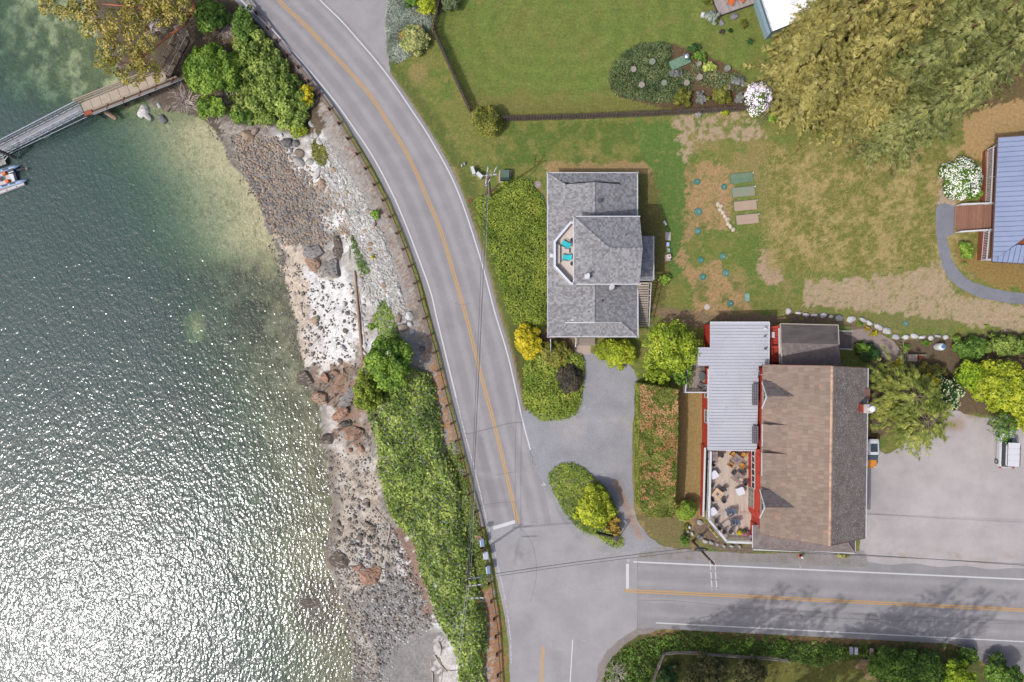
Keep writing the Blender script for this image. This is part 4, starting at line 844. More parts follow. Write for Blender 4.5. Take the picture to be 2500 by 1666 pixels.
for k, (xx, yy, r0) in enumerate(((1866.5, 803, .1), (1867, 821.5, .06), (1868, 852, .08))): p = P(xx, yy, 3.9); MB().lathe([(r0, -.2), (r0, .2), (r0 * 1.5, .22), (r0 * 1.5, .28)], tuple(p), 8).build('vent_pipe', white_m if k == 0 else dark_m, rs, world=True)
# grated canopies above the metal roof
for (ya, yb) in ((938, 989), (1041, 1083)):
    q0, q1 = P(1836.5, ya, 4.1), P(1851, yb, 4.1); gr_ = MB(); gr_.box(((q0.x + q1.x) / 2, (q0.y + q1.y) / 2, 4.08), (q1.x - q0.x, q0.y - q1.y, .03))
    go = gr_.build('canopy', mat('smoked canopy panel', C(138, 134, 146), rough=.4), rs, world=True); bb = MB()
    for i in range(4): x = q0.x + (q1.x - q0.x) * i / 3; bb.beam((x, q0.y, 4.13), (x, q1.y, 4.13), .03, .05)
    for i in range(9): y = q0.y + (q1.y - q0.y) * i / 8; bb.beam((q0.x, y, 4.12), (q1.x, y, 4.12), .03, .03)
    bb.build('canopy_bars', mat('dark grey bars', C(88, 84, 92), rough=.5), rs, world=True)
# red walkway and white stair between the two northern roofs
pb = MB()
for i in range(14): q = P(1887, 800 + i * 6.3, 2.4); pb.box((q.x + .25, q.y, 2.36), (1.05, .26, .05))
pb.build('walkway_boards', redb, rs, world=True); MB().beam(P(1879, 800, 2.9), P(1904, 795, 2.9), .1, .1).beam(P(1884, 848, 2.9), P(1905, 846, 2.9), .12, .12).beam(P(1881, 800, 2.9), P(1887, 889, 2.9), .07, .1).build('walkway_rail', redb, rs, world=True)
q = P(1885.5, 818, 2.6); MB().box((q.x, q.y, 2.6), (.55, .7, .06)).build('hatch', white_m, rs, world=True); MB().beam(P(1902, 802, 3.0), P(1904, 888, 3.0), .2, .06).build('white_fascia', white_m, rs, world=True)
# deck
dz = 1.15
deckp = [(1731.6, 1097), (1727, 1265), (1770, 1316), (1836, 1319), (1850, 1290), (1850, 1097)]
dm = mat('bleached deck boards', C(206, 186, 170), C(222, 204, 190), rough=.8, vs=1.2, isl=.10, stretch=(5, .5, 1), bump=.004)
dwp = [P(x, y, dz) for x, y in deckp]; bx0, bx1 = min(p.x for p in dwp), max(p.x for p in dwp); mb = MB(); x = bx0; rr_ = random.Random(4)
pol = [(p.x, p.y) for p in dwp]
def yr(x):
    o = []
    for i in range(len(pol)):
        (xa_, ya_), (xb_, yb_) = pol[i], pol[(i + 1) % len(pol)]
        if (xa_ - x) * (xb_ - x) <= 0 and abs(xa_ - xb_) > 1e-6: o.append(ya_ + (yb_ - ya_) * (x - xa_) / (xb_ - xa_))
    return (min(o), max(o)) if len(o) > 1 else None
while x < bx1 - .1:
    g2 = yr(x + .07)
    if g2:
        y = g2[0] - rr_.random() * 2
        while y < g2[1]:
            y0_, y1_ = max(y, g2[0]), min(y + 3.6, g2[1])
            if y1_ - y0_ > .1: mb.box((x + .07, (y0_ + y1_) / 2, dz - .02), (.125, y1_ - y0_ - .012, .04))
            y += 3.6
    x += .14
mb.build('deck_boards', dm, rs, world=True, kind='stuff')
MB().prism(pol, .9, dz - .06).build('deck_frame', mat('dark deck frame', (.06, .05, .045), rough=.9), rs, world=True)
sk = [P(1711, 1083, 0), P(1709, 1257, 0)]
skirt = newmesh('skirt_board', *(lambda b: (b.v, b.f))(MB().box((0, 0, .55), (.03, .17, 1.1))), redb)
for i in range(46): t = (i + .5) / 46; p = sk[0].lerp(sk[1], t); place('skirt_board', skirt, rs, p + Vector((.03, 0, 0)) - rs.location, .0)
railing(rs, [P(1729.5, 1100, dz), P(1724.5, 1264.5, dz), P(1768.5, 1317.5, dz), P(1833, 1320, dz)], 1.0, white_m, step=.2, top=.26)
MB().beam(P(1721.5, 1093, 1.1), P(1717, 1262, 1.1), .22, .05).build('rail_ledge', white_m, rs, world=True)
# facade facing the deck: red wall, window band, glazed door
fx = P(1825, 1120, dz).x + .1
wallbox('deck_wall', rs, [(fx, -12.6), (wl0.x + .4, -12.6), (wl0.x + .4, -21.3), (fx + .6, -21.3), (fx, -20.3)], 0, 3.9, red)
for k in range(6): windowpart(rs, (fx - .0, -13.2 - k * .76, 2.85), .74, 1.15, (-1, 0), white_m, glass_m, (0, 0))
windowpart(rs, (fx, -18.6, 2.1), 2.3, 1.95, (-1, 0), mat('cream door frame', C(204, 196, 184), rough=.6), mat('door glass', (.10, .10, .075), rough=.1, spec=.7), (3, 1))
MB().box((fx - .05, -19.9, 2.8), (.1, .9, .08)).build('lintel', redb, rs, world=True)
for k in range(4): MB().beam((fx + .1, -13.2 - k * 2.2, 3.97), (wl0.x + .4, -13.2 - k * 2.2, 3.97), .05, .05).tube([(fx + .45, -12.6, 4.0), (fx + .45, -21.0, 4.0)], .025, 5).build('conduit', dark_m, rs, world=True)
MB().beam((fx + .75, -12.6, 4.0), (fx + .75, -21.2, 4.0), .12, .1).build('gutter', trimw, rs, world=True)
# little west deck
d2 = [P(1676, 862, dz), P(1731, 862, dz), P(1731, 957, dz), P(1668, 957, dz)]
mb = MB()
for i in range(17): x = d2[3].x + .08 + i * .17; mb.box((x, (d2[0].y + d2[2].y) / 2, dz - .02), (.15, d2[0].y - d2[2].y, .04))
mb.build('deck_boards', weath, rs, world=True, kind='stuff'); MB().prism([(p.x, p.y) for p in d2], .85, dz - .06).build('deck_frame', mat('dark deck frame', None), rs, world=True)
railing(rs, [d2[0], d2[3], P(1729, 957, dz)], 1.0, white_m, step=.16, top=.12)
# brick chimney
brick_m = mat('red chimney brick', C(196, 86, 70), C(170, 72, 58), rough=.85, isl=.15, vs=3)
ch = E('chimney', None, None, tuple(P(2105, 996, 6.0))); ch.parent = rs; ch.location = P(2105, 996, 6.0) - rs.location
bk = newmesh('brick', *(lambda b: (b.v, b.f))(MB().box((0, 0, 0), (.27, .13, .085))), brick_m); core = MB().box((0, 0, -.3), (.82, .82, 2.8)); core.build('core', mat('mortar', C(176, 160, 150), rough=.9), ch)
for lv in range(12):
    z = -.2 + lv * .105
    for i in range(3):
        for s in (-1, 1):
            place('brick', bk, ch, ((-.29 + .29 * i + (.05 if lv % 2 else 0)), s * .40, z)); place('brick', bk, ch, (s * .40, (-.29 + .29 * i + (.05 if lv % 2 else 0)), z), math.pi / 2)
MB().box((.1, 0, 1.14), (.98, .98, .08)).build('cap', mat('concrete cap', C(200, 190, 186), rough=.8), ch); MB().lathe([(.2, 1.18), (.2, 1.6), (.34, 1.62), (.34, 1.78), (.3, 1.86), (.1, 1.92)], (.22, .05, 0), 18).build('cowl', mat('shiny steel cowl', (.75, .76, .78), rough=.35, metal=.6, var=.05), ch, smooth=False)
MB().box(P(2110, 962, 5.3), (1.3, 1.2, .06)).build('roof_platform', mat('brown verge board', None), rs, world=True)  # flat brown slab set on the roof north of the chimney
# ---------------- blue metal roofed house
bl = E('blue_roofed_house', 'house with a blue ribbed metal roof and white railed veranda', 'house', tuple(P(2600, 490, 0)))
blue_m = mat('blue grey metal roof', C(146, 160, 192), C(156, 170, 202), rough=.5, vs=.5, isl=.03, spec=.4); blrib = mat('blue roof rib', C(104, 116, 150), rough=.45)
bzw, slope = 3.4, .28; bx = lambda px, py: bzw
e0, e1_ = P(2435.5, 337, bzw), P(2421.5, 640, bzw); far = 15.0; Lb = (e1_ - e0).length
ridz = bzw + slope * far
for i in range(25):
    t0, t1 = i / 25, (i + 1) / 25; qa, qb = e0.lerp(e1_, t0), e0.lerp(e1_, t1)
    ua, ub = [far if (1 - t) * Lb > 2.35 else (1 - t) * Lb * 1.13 for t in (t0, t1)]; up = ub
    if (1 - t1) * Lb <= 2.35 < (1 - t0) * Lb: ua = ub + (qa - qb).length * 1.13
    q = [qa, qa + Vector((ua, 0, slope * ua)), qb + Vector((ub, 0, slope * ub)), qb]
    if ub < .01: q = q[:3]
    po = MB().slab(q, .05).build('roof_panel', blue_m, bl, world=True); r_ = MB().beam(qb + Vector((0, .02, .03)), qb + Vector((up, .02, slope * up + .03)), .04, .05).build('rib', blrib, po); r_.data.transform(Matrix.Translation(-bl.location))
hx = e0.lerp(e1_, .8); hip0 = Vector((e1_.x, e1_.y, bzw)); top_ = Vector((hx.x + 3.1, hx.y + .25, bzw + slope * 3.0))
se_ = P(2500, 645, bzw); sdir = (se_ - e1_).normalized()
for i in range(26):
    p_ = e1_ + sdir * (i * .6); q_ = e1_ + sdir * ((i + 1) * .6); sl = Vector((0, 1, slope * 1.13)); u0_, up = min(2.08, i * .6 / 1.13), min(2.08, (i + 1) * .6 / 1.13)
    po = MB().slab([p_, q_, q_ + sl * up] + ([p_ + sl * u0_] if i else []), .05).build('roof_panel', blue_m, bl, world=True); r_ = MB().beam(q_ + Vector((0, 0, .03)), q_ + sl * up + Vector((0, 0, .03)), .04, .05).build('rib', blrib, po); r_.data.transform(Matrix.Translation(-bl.location))
MB().beam(e0, e1_, .1, .12).beam(e0 + Vector((0, .04, 0)), e0 + Vector((14, .04, slope * 14)), .08, .14).beam(e1_, e1_ + sdir * 15, .08, .12).build('gutter', mat('brown gutter', C(120, 92, 84), rough=.5), bl, world=True)
cedar_w = mat('red brown stained boards', C(160, 92, 66), C(140, 78, 56), rough=.75, vs=1.5, stretch=(.4, .4, 6))
wallbox('wall', bl, [e0 + Vector((2.2, -.3, 0)), e0 + Vector((20, -.3, 0)), e1_ + Vector((20, .5, 0)), e1_ + Vector((2.4, .5, 0))], 0, 3.6, cedar_w)
vz = .8; vp = [P(2409, 362, 0), P(2448, 340, 0), P(2440, 648, 0), P(2383, 640, 0)]
v0, v1, v2_, v3 = P(2410, 366, vz), P(2470, 352, vz), P(2470, 638, vz), P(2396, 634, vz)
MB().prism([(p.x, p.y) for p in (v0, v1, v2_, v3)], 0, vz - .08).build('veranda_base', cedar_w, bl, world=True)
mb = MB(); floor_b = newmesh('floor_board', *(lambda b: (b.v, b.f))(MB().box((0, 0, 0), (.2, 13.1, .04))), mat('brown floor boards', C(168, 134, 108), C(186, 152, 124), rough=.8, isl=.1, stretch=(5, .5, 1)))
for i in range(14): place('floor_board', floor_b, bl, (v0.x + .15 + i * .215 + 0, (v0.y + v2_.y) / 2, vz - .04) - bl.location if False else Vector((v0.x + .12 + i * .215, (v0.y + v2_.y) / 2, vz - .04)) - bl.location, .03)
ra0, ra1, ra2, ra3 = P(2428, 354, vz), P(2409, 366, vz), P(2409, 497, vz), P(2402, 497, vz)
railing(bl, [P(2432, 353, vz), P(2411, 366, vz), P(2408, 435, vz), P(2405, 500, vz)], 1.0, white_m, step=.2, top=.14); railing(bl, [P(2401, 566, vz), P(2395, 636, vz), P(2420, 637, vz)], 1.0, white_m, step=.2, top=.14)
for yy in (366, 433, 498, 566, 636): p = P(2428 - (yy - 366) * .05, yy, vz); MB().box((p.x, p.y, 2.05), (.14, .14, 2.5)).build('post', white_m, bl, world=True)
# its entrance deck
en = E('entrance_steps', 'broad brown timber entrance deck with white side rails leading to the blue roofed house', 'steps', tuple(P(2370, 535, 0)))
stb = mat('brown step boards', C(172, 128, 106), C(150, 108, 90), rough=.75, isl=.14, vs=2, stretch=(6, .8, 1))
for i in range(17):
    t = i / 16; x = 2333.5 + t * 90; z = .18 + .62 * min(1, t * 1.4); a_, b_ = P(x, 503 - t * 4, z), P(x - 2, 569 - t * 7, z)
    MB().beam(a_, b_, .25, .04).build('step_board', stb, en, world=True)
for (ya, yb, sx) in ((503, 499, 0), (569, 563, -2)):
    p_, q_ = P(2334 + sx, ya, .1), P(2424 + sx, yb, .8); railing(en, [p_, p_.lerp(q_, .75), q_], .95, white_m, step=.22, top=.16)
MB().prism(W([(2335, 505), (2424, 500), (2420, 562), (2333, 567)], .2), 0, .14).build('base', cedar_w, en, world=True)
# ---------------- white roofed house and its deck at the top
wh = E('white_roofed_house', 'house with a bright white metal roof behind the golden evergreens', 'house', tuple(P(1990, -40, 0)))
wz0 = 3.2; wm_ = mat('white metal roof', (.82, .82, .82), C(240, 240, 244), rough=.4, vs=.4); wrib = mat('white roof rib', C(216, 216, 220), rough=.4)
r0, r1, r2 = P(1856, -20, wz0), P(1888, 76, wz0), P(1830, -100, wz0); dr = (r1 - r0).normalized(); acr = Vector((-dr.y, dr.x, 0)); acr = acr if acr.x > 0 else -acr
st_ = r1 - dr * 14
for i in range(26):
    a_ = r1 - dr * (i * .55); b_ = r1 - dr * ((i + 1) * .55); k = acr * 8 + Vector((0, 0, 1.6))
    po = MB().slab([a_, a_ + k, b_ + k, b_], .05).build('roof_panel', wm_, wh, world=True); r_ = MB().beam(a_ + Vector((0, 0, .03)), a_ + k + Vector((0, 0, .03)), .03, .04).build('rib', wrib, po); r_.data.transform(Matrix.Translation(-wh.location))
teal = mat('pale teal siding', C(146, 172, 182), rough=.7, var=.06)
MB().prism([tuple((r1 - dr * .3 + acr * .3)[:2]), tuple((r1 - dr * .3 + acr * 8)[:2]), tuple((r1 - dr * 14 + acr * 8)[:2]), tuple((r1 - dr * 14 + acr * .3)[:2])], 0, 3.15).build('wall', teal, wh, world=True)
MB().beam(r1 - acr * .08, r1 - dr * 14 - acr * .08, .12, .1).build('gutter', mat('white gutter', C(230, 230, 236), rough=.5), wh, world=True); MB().beam(r1 - acr * .32 - Vector((0, 0, .5)), r1 - dr * 14 - acr * .32 - Vector((0, 0, .5)), .36, .05).build('eave_board', teal, wh, world=True)
dk = E('garden_deck', 'grey weathered garden deck at the corner of the white roofed house', 'deck', tuple(P(1790, -10, 0)))
g0, g1, g2 = P(1742, 0, .6), P(1757, 37.5, .6), P(1857, 3, .6); gd = (g0 - g1).normalized(); ga = (g2 - g1)
pl = mat('grey deck plank', C(170, 158, 154), C(186, 174, 170), rough=.85, isl=.12, vs=1.5, stretch=(3, 1, 1))
for i in range(30): t0 = (i + .04) / 30; t1 = (i + .96) / 30; p_ = g1 + ga * t0; q_ = g1 + ga * t1; MB().slab([p_, q_, q_ + gd * 5.5, p_ + gd * 5.5], .04).build('plank', pl, dk, world=True)
MB().prism([tuple(g1[:2]), tuple(g2[:2]), tuple((g2 + gd * 5.5)[:2]), tuple((g1 + gd * 5.5)[:2])], 0, .55).build('frame', mat('dark deck frame', None), dk, world=True)
# ================================================================ vegetation
_C0 = C
def C(r, g, b, k=2.0): return _C0(r, g, b, k)        # single leaves are lighter than the shaded canopy they make up
def basis(Nrm, rg):
    r = rg.normal(size=Nrm.shape); T = np.cross(Nrm, r); T /= np.linalg.norm(T, axis=1, keepdims=True) + 1e-9; return T, np.cross(Nrm, T)
def quads(p, t, b, ln, wd, fold=0.0, nrm=None):
    """diamond leaves: centre p, long axis t, short axis b"""
    V = np.stack([p - t * ln, p + b * wd, p + t * ln, p - b * wd], 1)
    if fold and nrm is not None: V[:, 0] -= nrm * fold * ln; V[:, 2] -= nrm * fold * ln
    return V.reshape(-1, 3)
def crown_leaves(blobs, leaf, cover, seed, flat=.45, low=-.25, shell=.22, aspect=.55):
    """leaves spread over and through overlapping rounded clumps; blobs = (x,y,z,rx,ry,rz)"""
    rg = np.random.default_rng(seed); B = np.array(blobs, float); out = []
    a = leaf * leaf * aspect * 2
    for i, (x, y, z, rx, ry, rz) in enumerate(B):
        n = int(cover * math.pi * rx * ry * 1.9 / a) + 3
        d = rg.normal(size=(n, 3)); d /= np.linalg.norm(d, axis=1, keepdims=True); d[:, 2] = np.where(d[:, 2] < low, -d[:, 2], d[:, 2])
        k = 1 - shell * rg.random(n) ** .7; k += (rg.random(n) < .05) * rg.random(n) * .25
        p = np.array([x, y, z]) + d * np.array([rx, ry, rz]) * k[:, None]
        nn = d + rg.normal(size=(n, 3)) * flat + np.array([0, 0, .25]); nn /= np.linalg.norm(nn, axis=1, keepdims=True)
        keep = np.ones(n, bool)
        near = B[(np.abs(B[:, 0] - x) < B[:, 3] + rx) & (np.abs(B[:, 1] - y) < B[:, 4] + ry)]
        for q in near:
            e = (p - q[:3]) / q[3:6]; keep &= (e ** 2).sum(1) > .42
        p = p[keep]; nn = nn[keep]; T, Bn = basis(nn, rg); s = leaf * rg.uniform(.65, 1.3, len(p))[:, None]
        out.append(quads(p, T, Bn, s, s * aspect, .25, nn))
    return np.concatenate(out)
def veg(name, V, m, parent=None, kind=None): return bulk(name, V, np.arange(len(V)).reshape(-1, 4), m, parent, kind)
def dome(rx, ry, h, n, seed, z0=.15, sub=.36):
    """clumps filling an uneven dome of radii rx, ry and height h"""
    r = random.Random(seed); o = [(0, 0, h * .4, rx * .55, ry * .55, h * .48)]; ph = r.random() * 6; w3 = [r.uniform(0, 6.28) for _ in range(3)]
    for i in range(n):
        a = i * 2.39996 + ph; q = math.sqrt((i + .6) / n) * r.uniform(.78, 1.06) * (1 + .10 * math.sin(2 * a + w3[0]) + .08 * math.sin(3 * a + w3[1]) + .06 * math.sin(5 * a + w3[2])) / 1.08; s = sub * r.uniform(.5, 1.3)
        zz = h * (z0 + (1 - z0) * math.sqrt(max(0, 1 - q * q * .9)) * r.uniform(.78, 1.05)); rr = s * min(rx, ry)
        k = max(0, 1 - s * .75); x, y = math.cos(a) * q * rx * k, math.sin(a) * q * ry * k
        o.append((x, y, max(rr * .5, zz - rr * .75), rr, rr, rr * .85))
    return o
bark = mat('grey brown bark', _C0(132, 116, 100), rough=.9, vs=4, bump=.02, bs=9)
def stems(parent, h, n, spread, seed, r0=.09, name='trunk', m=None):
    r = random.Random(seed); mb = MB()
    for i in range(n):
        a = r.random() * 6.28; q = spread * r.uniform(.3, 1); mb.tube([(0, 0, -.05), (math.cos(a) * q * .35, math.sin(a) * q * .35, h * .4), (math.cos(a) * q, math.sin(a) * q, h * .85)], [r0, r0 * .7, r0 * .25], 5)
    return mb.build(name, m or bark, parent)
def shrub(name, label, px, py, rxp, ryp, h, m, leaf=.16, cover=2.0, n=14, cat='shrub', group=None, seed=None, rot=0, gz=None, sub=.36, low=-.25, flat=.45, part='foliage', aspect=.55):
    """shrub whose visible outline is centred on photo point (px,py) with radii in photo pixels"""
    seed = seed if seed is not None else int(px * 7 + py * 13)
    zb = 0.0 if gz is None else gz; k = (H - zb - h * .55) / H / S; c = P(px, py, zb + h * .5); rx, ry = rxp * k, ryp * k
    t = E(name, label, cat, (c.x, c.y, zb), rot, group)
    V = crown_leaves(dome(rx, ry, h, n, seed, sub=sub), leaf, cover, seed, low=low, flat=flat, aspect=aspect); V[:, 2] = np.maximum(V[:, 2], .02)
    veg(part, V, m, t); stems(t, h * .8, 5 if cat != 'tree' else 3, min(rx, ry) * .55, seed, .05 + h * .015, 'trunk' if cat == 'tree' else 'stem'); return t
def mass(name, label, poly, hfun, m, leaf=.17, cover=1.8, step=.9, cat='ground cover', seed=1, base=None, jit=.35, kind='stuff', group=None, rz=.9, edge=1.2, sub=.8, ms=None):
    """low planting that fills an outline given in photo points"""
    r = random.Random(seed); pl = W(poly); X = [p[0] for p in pl]; Y = [p[1] for p in pl]; bl = []; x = min(X)
    pa = np.array(pl); nb = np.roll(pa, -1, 0)
    def edist(a, b):
        d = nb - pa; w = np.array([a, b]) - pa; t = np.clip((w * d).sum(1) / np.maximum((d * d).sum(1), 1e-9), 0, 1); return float(np.sqrt(((w - d * t[:, None]) ** 2).sum(1)).min())
    while x < max(X):
        y = min(Y)
        while y < max(Y):
            a, b = x + r.uniform(-jit, jit) * step, y + r.uniform(-jit, jit) * step
            if bool(inpoly(np.array([a]), np.array([b]), pl)[0]):
                e = edist(a, b)
                if e > step * .25:
                    z0 = 0 if base is None else tz(a, b); hh = hfun(a, b) * min(1, .35 + .65 * e / edge) * r.uniform(.8, 1.15); rr = min(step * sub * r.uniform(.8, 1.25), e + step * .25)
                    bl.append((a, b, z0 + hh * .45, rr, rr, max(.12, hh * .6)))
            y += step
        x += step
    V = crown_leaves(bl, leaf, cover, seed, low=0.0)
    c = V.mean(0); c[2] = 0; o = veg(name, V - c, m); o.location = tuple(c); props(o, label, cat, group, kind); return o
def carpet(name, label, poly, h, m, leaf=.12, cover=2.2, cat='ground cover', seed=1, base=None, rel=.45, lump=1.6, edge=.8, steep=.9, aspect=.5):
    """even low planting: leaves over a gently uneven surface inside an outline given in photo points"""
    rg = np.random.default_rng(seed); pl = W(poly); pa = np.array(pl); nb = np.roll(pa, -1, 0); lo, hi = pa.min(0) - .2, pa.max(0) + .2
    ar = abs((pa[:, 0] * nb[:, 1] - nb[:, 0] * pa[:, 1]).sum()) / 2; n = int(cover * ar / (leaf * leaf * aspect * 2) * np.prod(hi - lo) / ar); p = rg.uniform(lo, hi, (n, 2))
    p = p[inpoly(p[:, 0] + rg.normal(0, .08, n), p[:, 1] + rg.normal(0, .08, n), pl)]
    e = np.full(len(p), 99.)
    for a, b in zip(pa, nb):
        d = b - a; t = np.clip(((p - a) @ d) / (d @ d + 1e-9), 0, 1); e = np.minimum(e, np.linalg.norm(p - a - t[:, None] * d, axis=1))
    def hf(x, y): return h * (1 - rel + rel * 2 * (fbm(x, y, lump, 4, seed) - .15))
    f = np.clip(.15 + e / edge, 0, 1) ** .6; hh = hf(p[:, 0], p[:, 1]) * f; q = .05; gx = (hf(p[:, 0] + q, p[:, 1]) - hf(p[:, 0] - q, p[:, 1])) / (2 * q); gy = (hf(p[:, 0], p[:, 1] + q) - hf(p[:, 0], p[:, 1] - q)) / (2 * q)
    zb = terrz(p[:, 0], p[:, 1]) if base else 0; z = zb + hh * (1 - .45 * rg.random(len(p)) ** 2) + .02
    nn = np.stack([-gx, -gy, np.ones(len(p))], 1) + rg.normal(size=(len(p), 3)) * steep * .6; nn /= np.linalg.norm(nn, axis=1, keepdims=True); T, B_ = basis(nn, rg); s = leaf * rg.uniform(.6, 1.3, (len(p), 1))
    V = quads(np.concatenate([p, z[:, None]], 1), T, B_, s, s * aspect, .25, nn); c = V.mean(0); c[2] = 0; o = veg(name, V - c, m); o.location = tuple(c); return props(o, label, cat, None, 'stuff')
# ---- leaf colours
f_mid = foliage('mid green leaves', [C(50, 74, 28), C(86, 118, 44), C(128, 158, 62)])
f_bright = foliage('bright green leaves', [C(62, 92, 28), C(106, 138, 46), C(156, 180, 74)])
f_thick = foliage('thicket leaves', [C(60, 80, 34), C(114, 136, 56), C(174, 188, 98)], vs=.35)
f_dark = foliage('dark green leaves', [C(26, 50, 24), C(48, 80, 36), C(84, 116, 56)])
f_yel = foliage('yellow green leaves', [C(92, 108, 24), C(146, 160, 38), C(196, 198, 64)])
f_gold = foliage('golden yellow leaves', [C(128, 124, 20), C(190, 176, 34), C(226, 206, 60)])
f_olive = foliage('olive leaves', [C(70, 78, 26), C(112, 116, 44), C(158, 152, 70)])
f_heath = foliage('low juniper', [C(80, 102, 32), C(122, 144, 50), C(168, 176, 74)], vs=.35)
f_grey = foliage('silver grey leaves', [C(96, 106, 96), C(140, 150, 136), C(188, 196, 184)])
f_lav = foliage('grey lavender leaves', [C(88, 90, 86), C(130, 132, 128), C(170, 170, 168)])
f_purp = foliage('dark purple leaves', [C(48, 44, 40), C(74, 68, 56), C(104, 98, 76)])
f_white = foliage('white blossom', [C(214, 216, 206), C(240, 240, 234)], trans=.15)
f_pink = foliage('pale pink blossom', [C(214, 196, 216), C(242, 232, 242)], trans=.15)
f_hedge = foliage('clipped hedge leaves', [C(72, 84, 30), C(110, 120, 48), C(150, 150, 74)], vs=.8)
f_brown = foliage('browned leaf tips', [C(140, 100, 62), C(172, 130, 86), C(196, 160, 114)])
f_orange = foliage('orange tinted leaves', [C(126, 118, 50), C(180, 146, 66), C(216, 186, 100)])
f_cedG = foliage('golden cedar sprays', [C(82, 78, 38), C(136, 130, 68), C(186, 174, 102)], vs=.4)
f_cedE = foliage('green cedar sprays', [C(66, 72, 36), C(114, 120, 64), C(162, 160, 94)], vs=.4)
f_mad = foliage('madrone leaves', [C(92, 96, 40), C(146, 138, 62), C(206, 180, 104)], vs=.5)
f_dead = foliage('bare grey twigs', [C(120, 110, 104), C(156, 148, 142)], trans=0)
# ---- plants by the road and round the grey house
carpet('juniper_bed', 'long low bed of green juniper between the road and the grey house', spline([(1160, 487), (1200, 472), (1243, 436), (1288, 438), (1306, 460), (1330, 495), (1334, 560), (1334, 780), (1300, 798), (1250, 785), (1222, 700), (1197, 620), (1166, 530)], 3, True), 0.6, f_heath, leaf=.12, cover=1.9, seed=3)
carpet('juniper_bed', 'green ground cover lobe around the gravel turning place below the yellow shrub', spline([(1284, 875), (1340, 850), (1420, 868), (1424, 930), (1412, 997), (1390, 1019), (1347, 1028), (1316, 1022), (1280, 990), (1277, 950)], 3, True), 0.8, f_heath, leaf=.13, seed=4)
carpet('island_planting', 'green and gold planting on the traffic island at the junction', spline([(1340, 1160), (1357, 1140), (1389, 1130), (1424, 1143), (1450, 1166), (1480, 1195), (1507, 1252), (1512, 1300), (1521, 1332), (1492, 1334), (1457, 1309), (1422, 1297), (1377, 1249), (1346, 1191)], 3, True), 0.7, f_heath, leaf=.13, seed=5)
shrub('yellow_shrub', 'tall yellow and green shrub at the south west corner of the grey house', 1290, 835, 44, 46, 2.6, f_gold, .15, n=20)
shrub('green_shrub', 'olive green shrub between the yellow shrub and the porch steps of the grey house', 1355, 862, 58, 38, 1.9, f_olive, .15, n=20)
shrub('purple_shrub', 'dark purplish shrub at the east side of the ground cover lobe', 1390, 925, 38, 42, 1.7, f_purp, .11, n=18)
shrub('rounded_shrub', 'bright lime green rounded shrub south of the grey house porch', 1507, 864, 66, 42, 2.4, f_yel, .15, n=22, sub=.42)
shrub('apple_tree', 'wide light green tree between the grey house and the metal roof', 1642, 850, 84, 82, 4.6, foliage('light apple leaves', [C(84, 104, 24), C(130, 152, 38), C(182, 192, 66)]), .15, cover=.85, n=40, cat='tree', sub=.24, part='crown')
shrub('apple_tree', 'lower light green tree beside the small weathered deck', 1664, 915, 36, 42, 3.0, f_bright, .15, cover=.8, n=16, cat='tree', sub=.3, part='crown')
shrub('apple_tree', 'thin leafy tree at the head of the long hedge', 1602, 918, 56, 34, 3.2, foliage('light apple leaves', None), .15, cover=.7, n=16, cat='tree', sub=.3, part='crown')
shrub('island_shrub', 'yellow green shrub on the traffic island beside the driveway', 1452, 1238, 56, 62, 3.6, f_yel, .17, n=24, cat='shrub', sub=.34)
shrub('island_shrub', 'small orange tinted shrub at the south tip of the traffic island', 1500, 1286, 20, 34, 1.8, f_orange, .14, n=8)
shrub('round_bush', 'dark green globe shaped bush at the corner of the wooden fence', 1187, 296, 44, 44, 3.0, f_olive, .17, n=26, sub=.33)
shrub('weed_clump', 'small bushy weed clump east of the grey house stairs', 1622, 682, 26, 18, .9, f_bright, .12, n=8, cat='plant')
# long clipped hedge
hd = E('hedge', 'long flat topped clipped hedge with browned leaf tips beside the driveway', 'hedge', tuple(P(1605, 1097, 0)))
hp = [P(1563, 938, 3.1), P(1655, 952, 3.1), P(1655, 1040, 3.1), P(1651, 1180, 3.1), P(1645, 1262, 3.1), P(1580, 1262, 3.1), P(1565, 1240, 3.1), P(1562, 1150, 3.1), P(1562, 1040, 3.1)]
def hedge_fill(parent, poly, h, leaf, m, seed, n_top, n_side, name='foliage'):
    rg = np.random.default_rng(seed); pl = np.array([(p.x, p.y) for p in poly]); lo, hi = pl.min(0), pl.max(0)
    p = rg.uniform(lo, hi, (n_top, 2)); p = p[inpoly(p[:, 0], p[:, 1], [tuple(q) for q in pl])]
    z = h - .16 + .3 * fbm(p[:, 0], p[:, 1], .8, 3, seed)[:, None] + rg.uniform(-.12, .1, (len(p), 1)); T3 = np.concatenate([p, z], 1); nn = np.tile([0, 0, 1.], (len(p), 1)) + rg.normal(size=(len(p), 3)) * .5
    pts, nr = [T3], [nn]
    for i in range(len(pl)):
        a, b = pl[i], pl[(i + 1) % len(pl)]; L_ = np.linalg.norm(b - a); k = int(n_side * L_); t = rg.random((k, 1)); q = a + (b - a) * t; o = np.array([b[1] - a[1], a[0] - b[0]]) / L_
        c = pl.mean(0); o = o if np.dot(o, (a + b) / 2 - c) > 0 else -o; q = q + o * rg.uniform(-.12, .12, (k, 1)); zz = rg.uniform(.03, h, (k, 1))
        pts.append(np.concatenate([q, zz], 1)); nr.append(np.tile([o[0], o[1], .3], (k, 1)) + rg.normal(size=(k, 3)) * .45)
    Pp = np.concatenate(pts); N_ = np.concatenate(nr); N_ /= np.linalg.norm(N_, axis=1, keepdims=True); T, B_ = basis(N_, rg); s = leaf * rg.uniform(.6, 1.3, (len(Pp), 1))
    V = quads(Pp, T, B_, s, s * .6, .2, N_) - np.array(parent.location); return veg(name, V, m, parent), T3
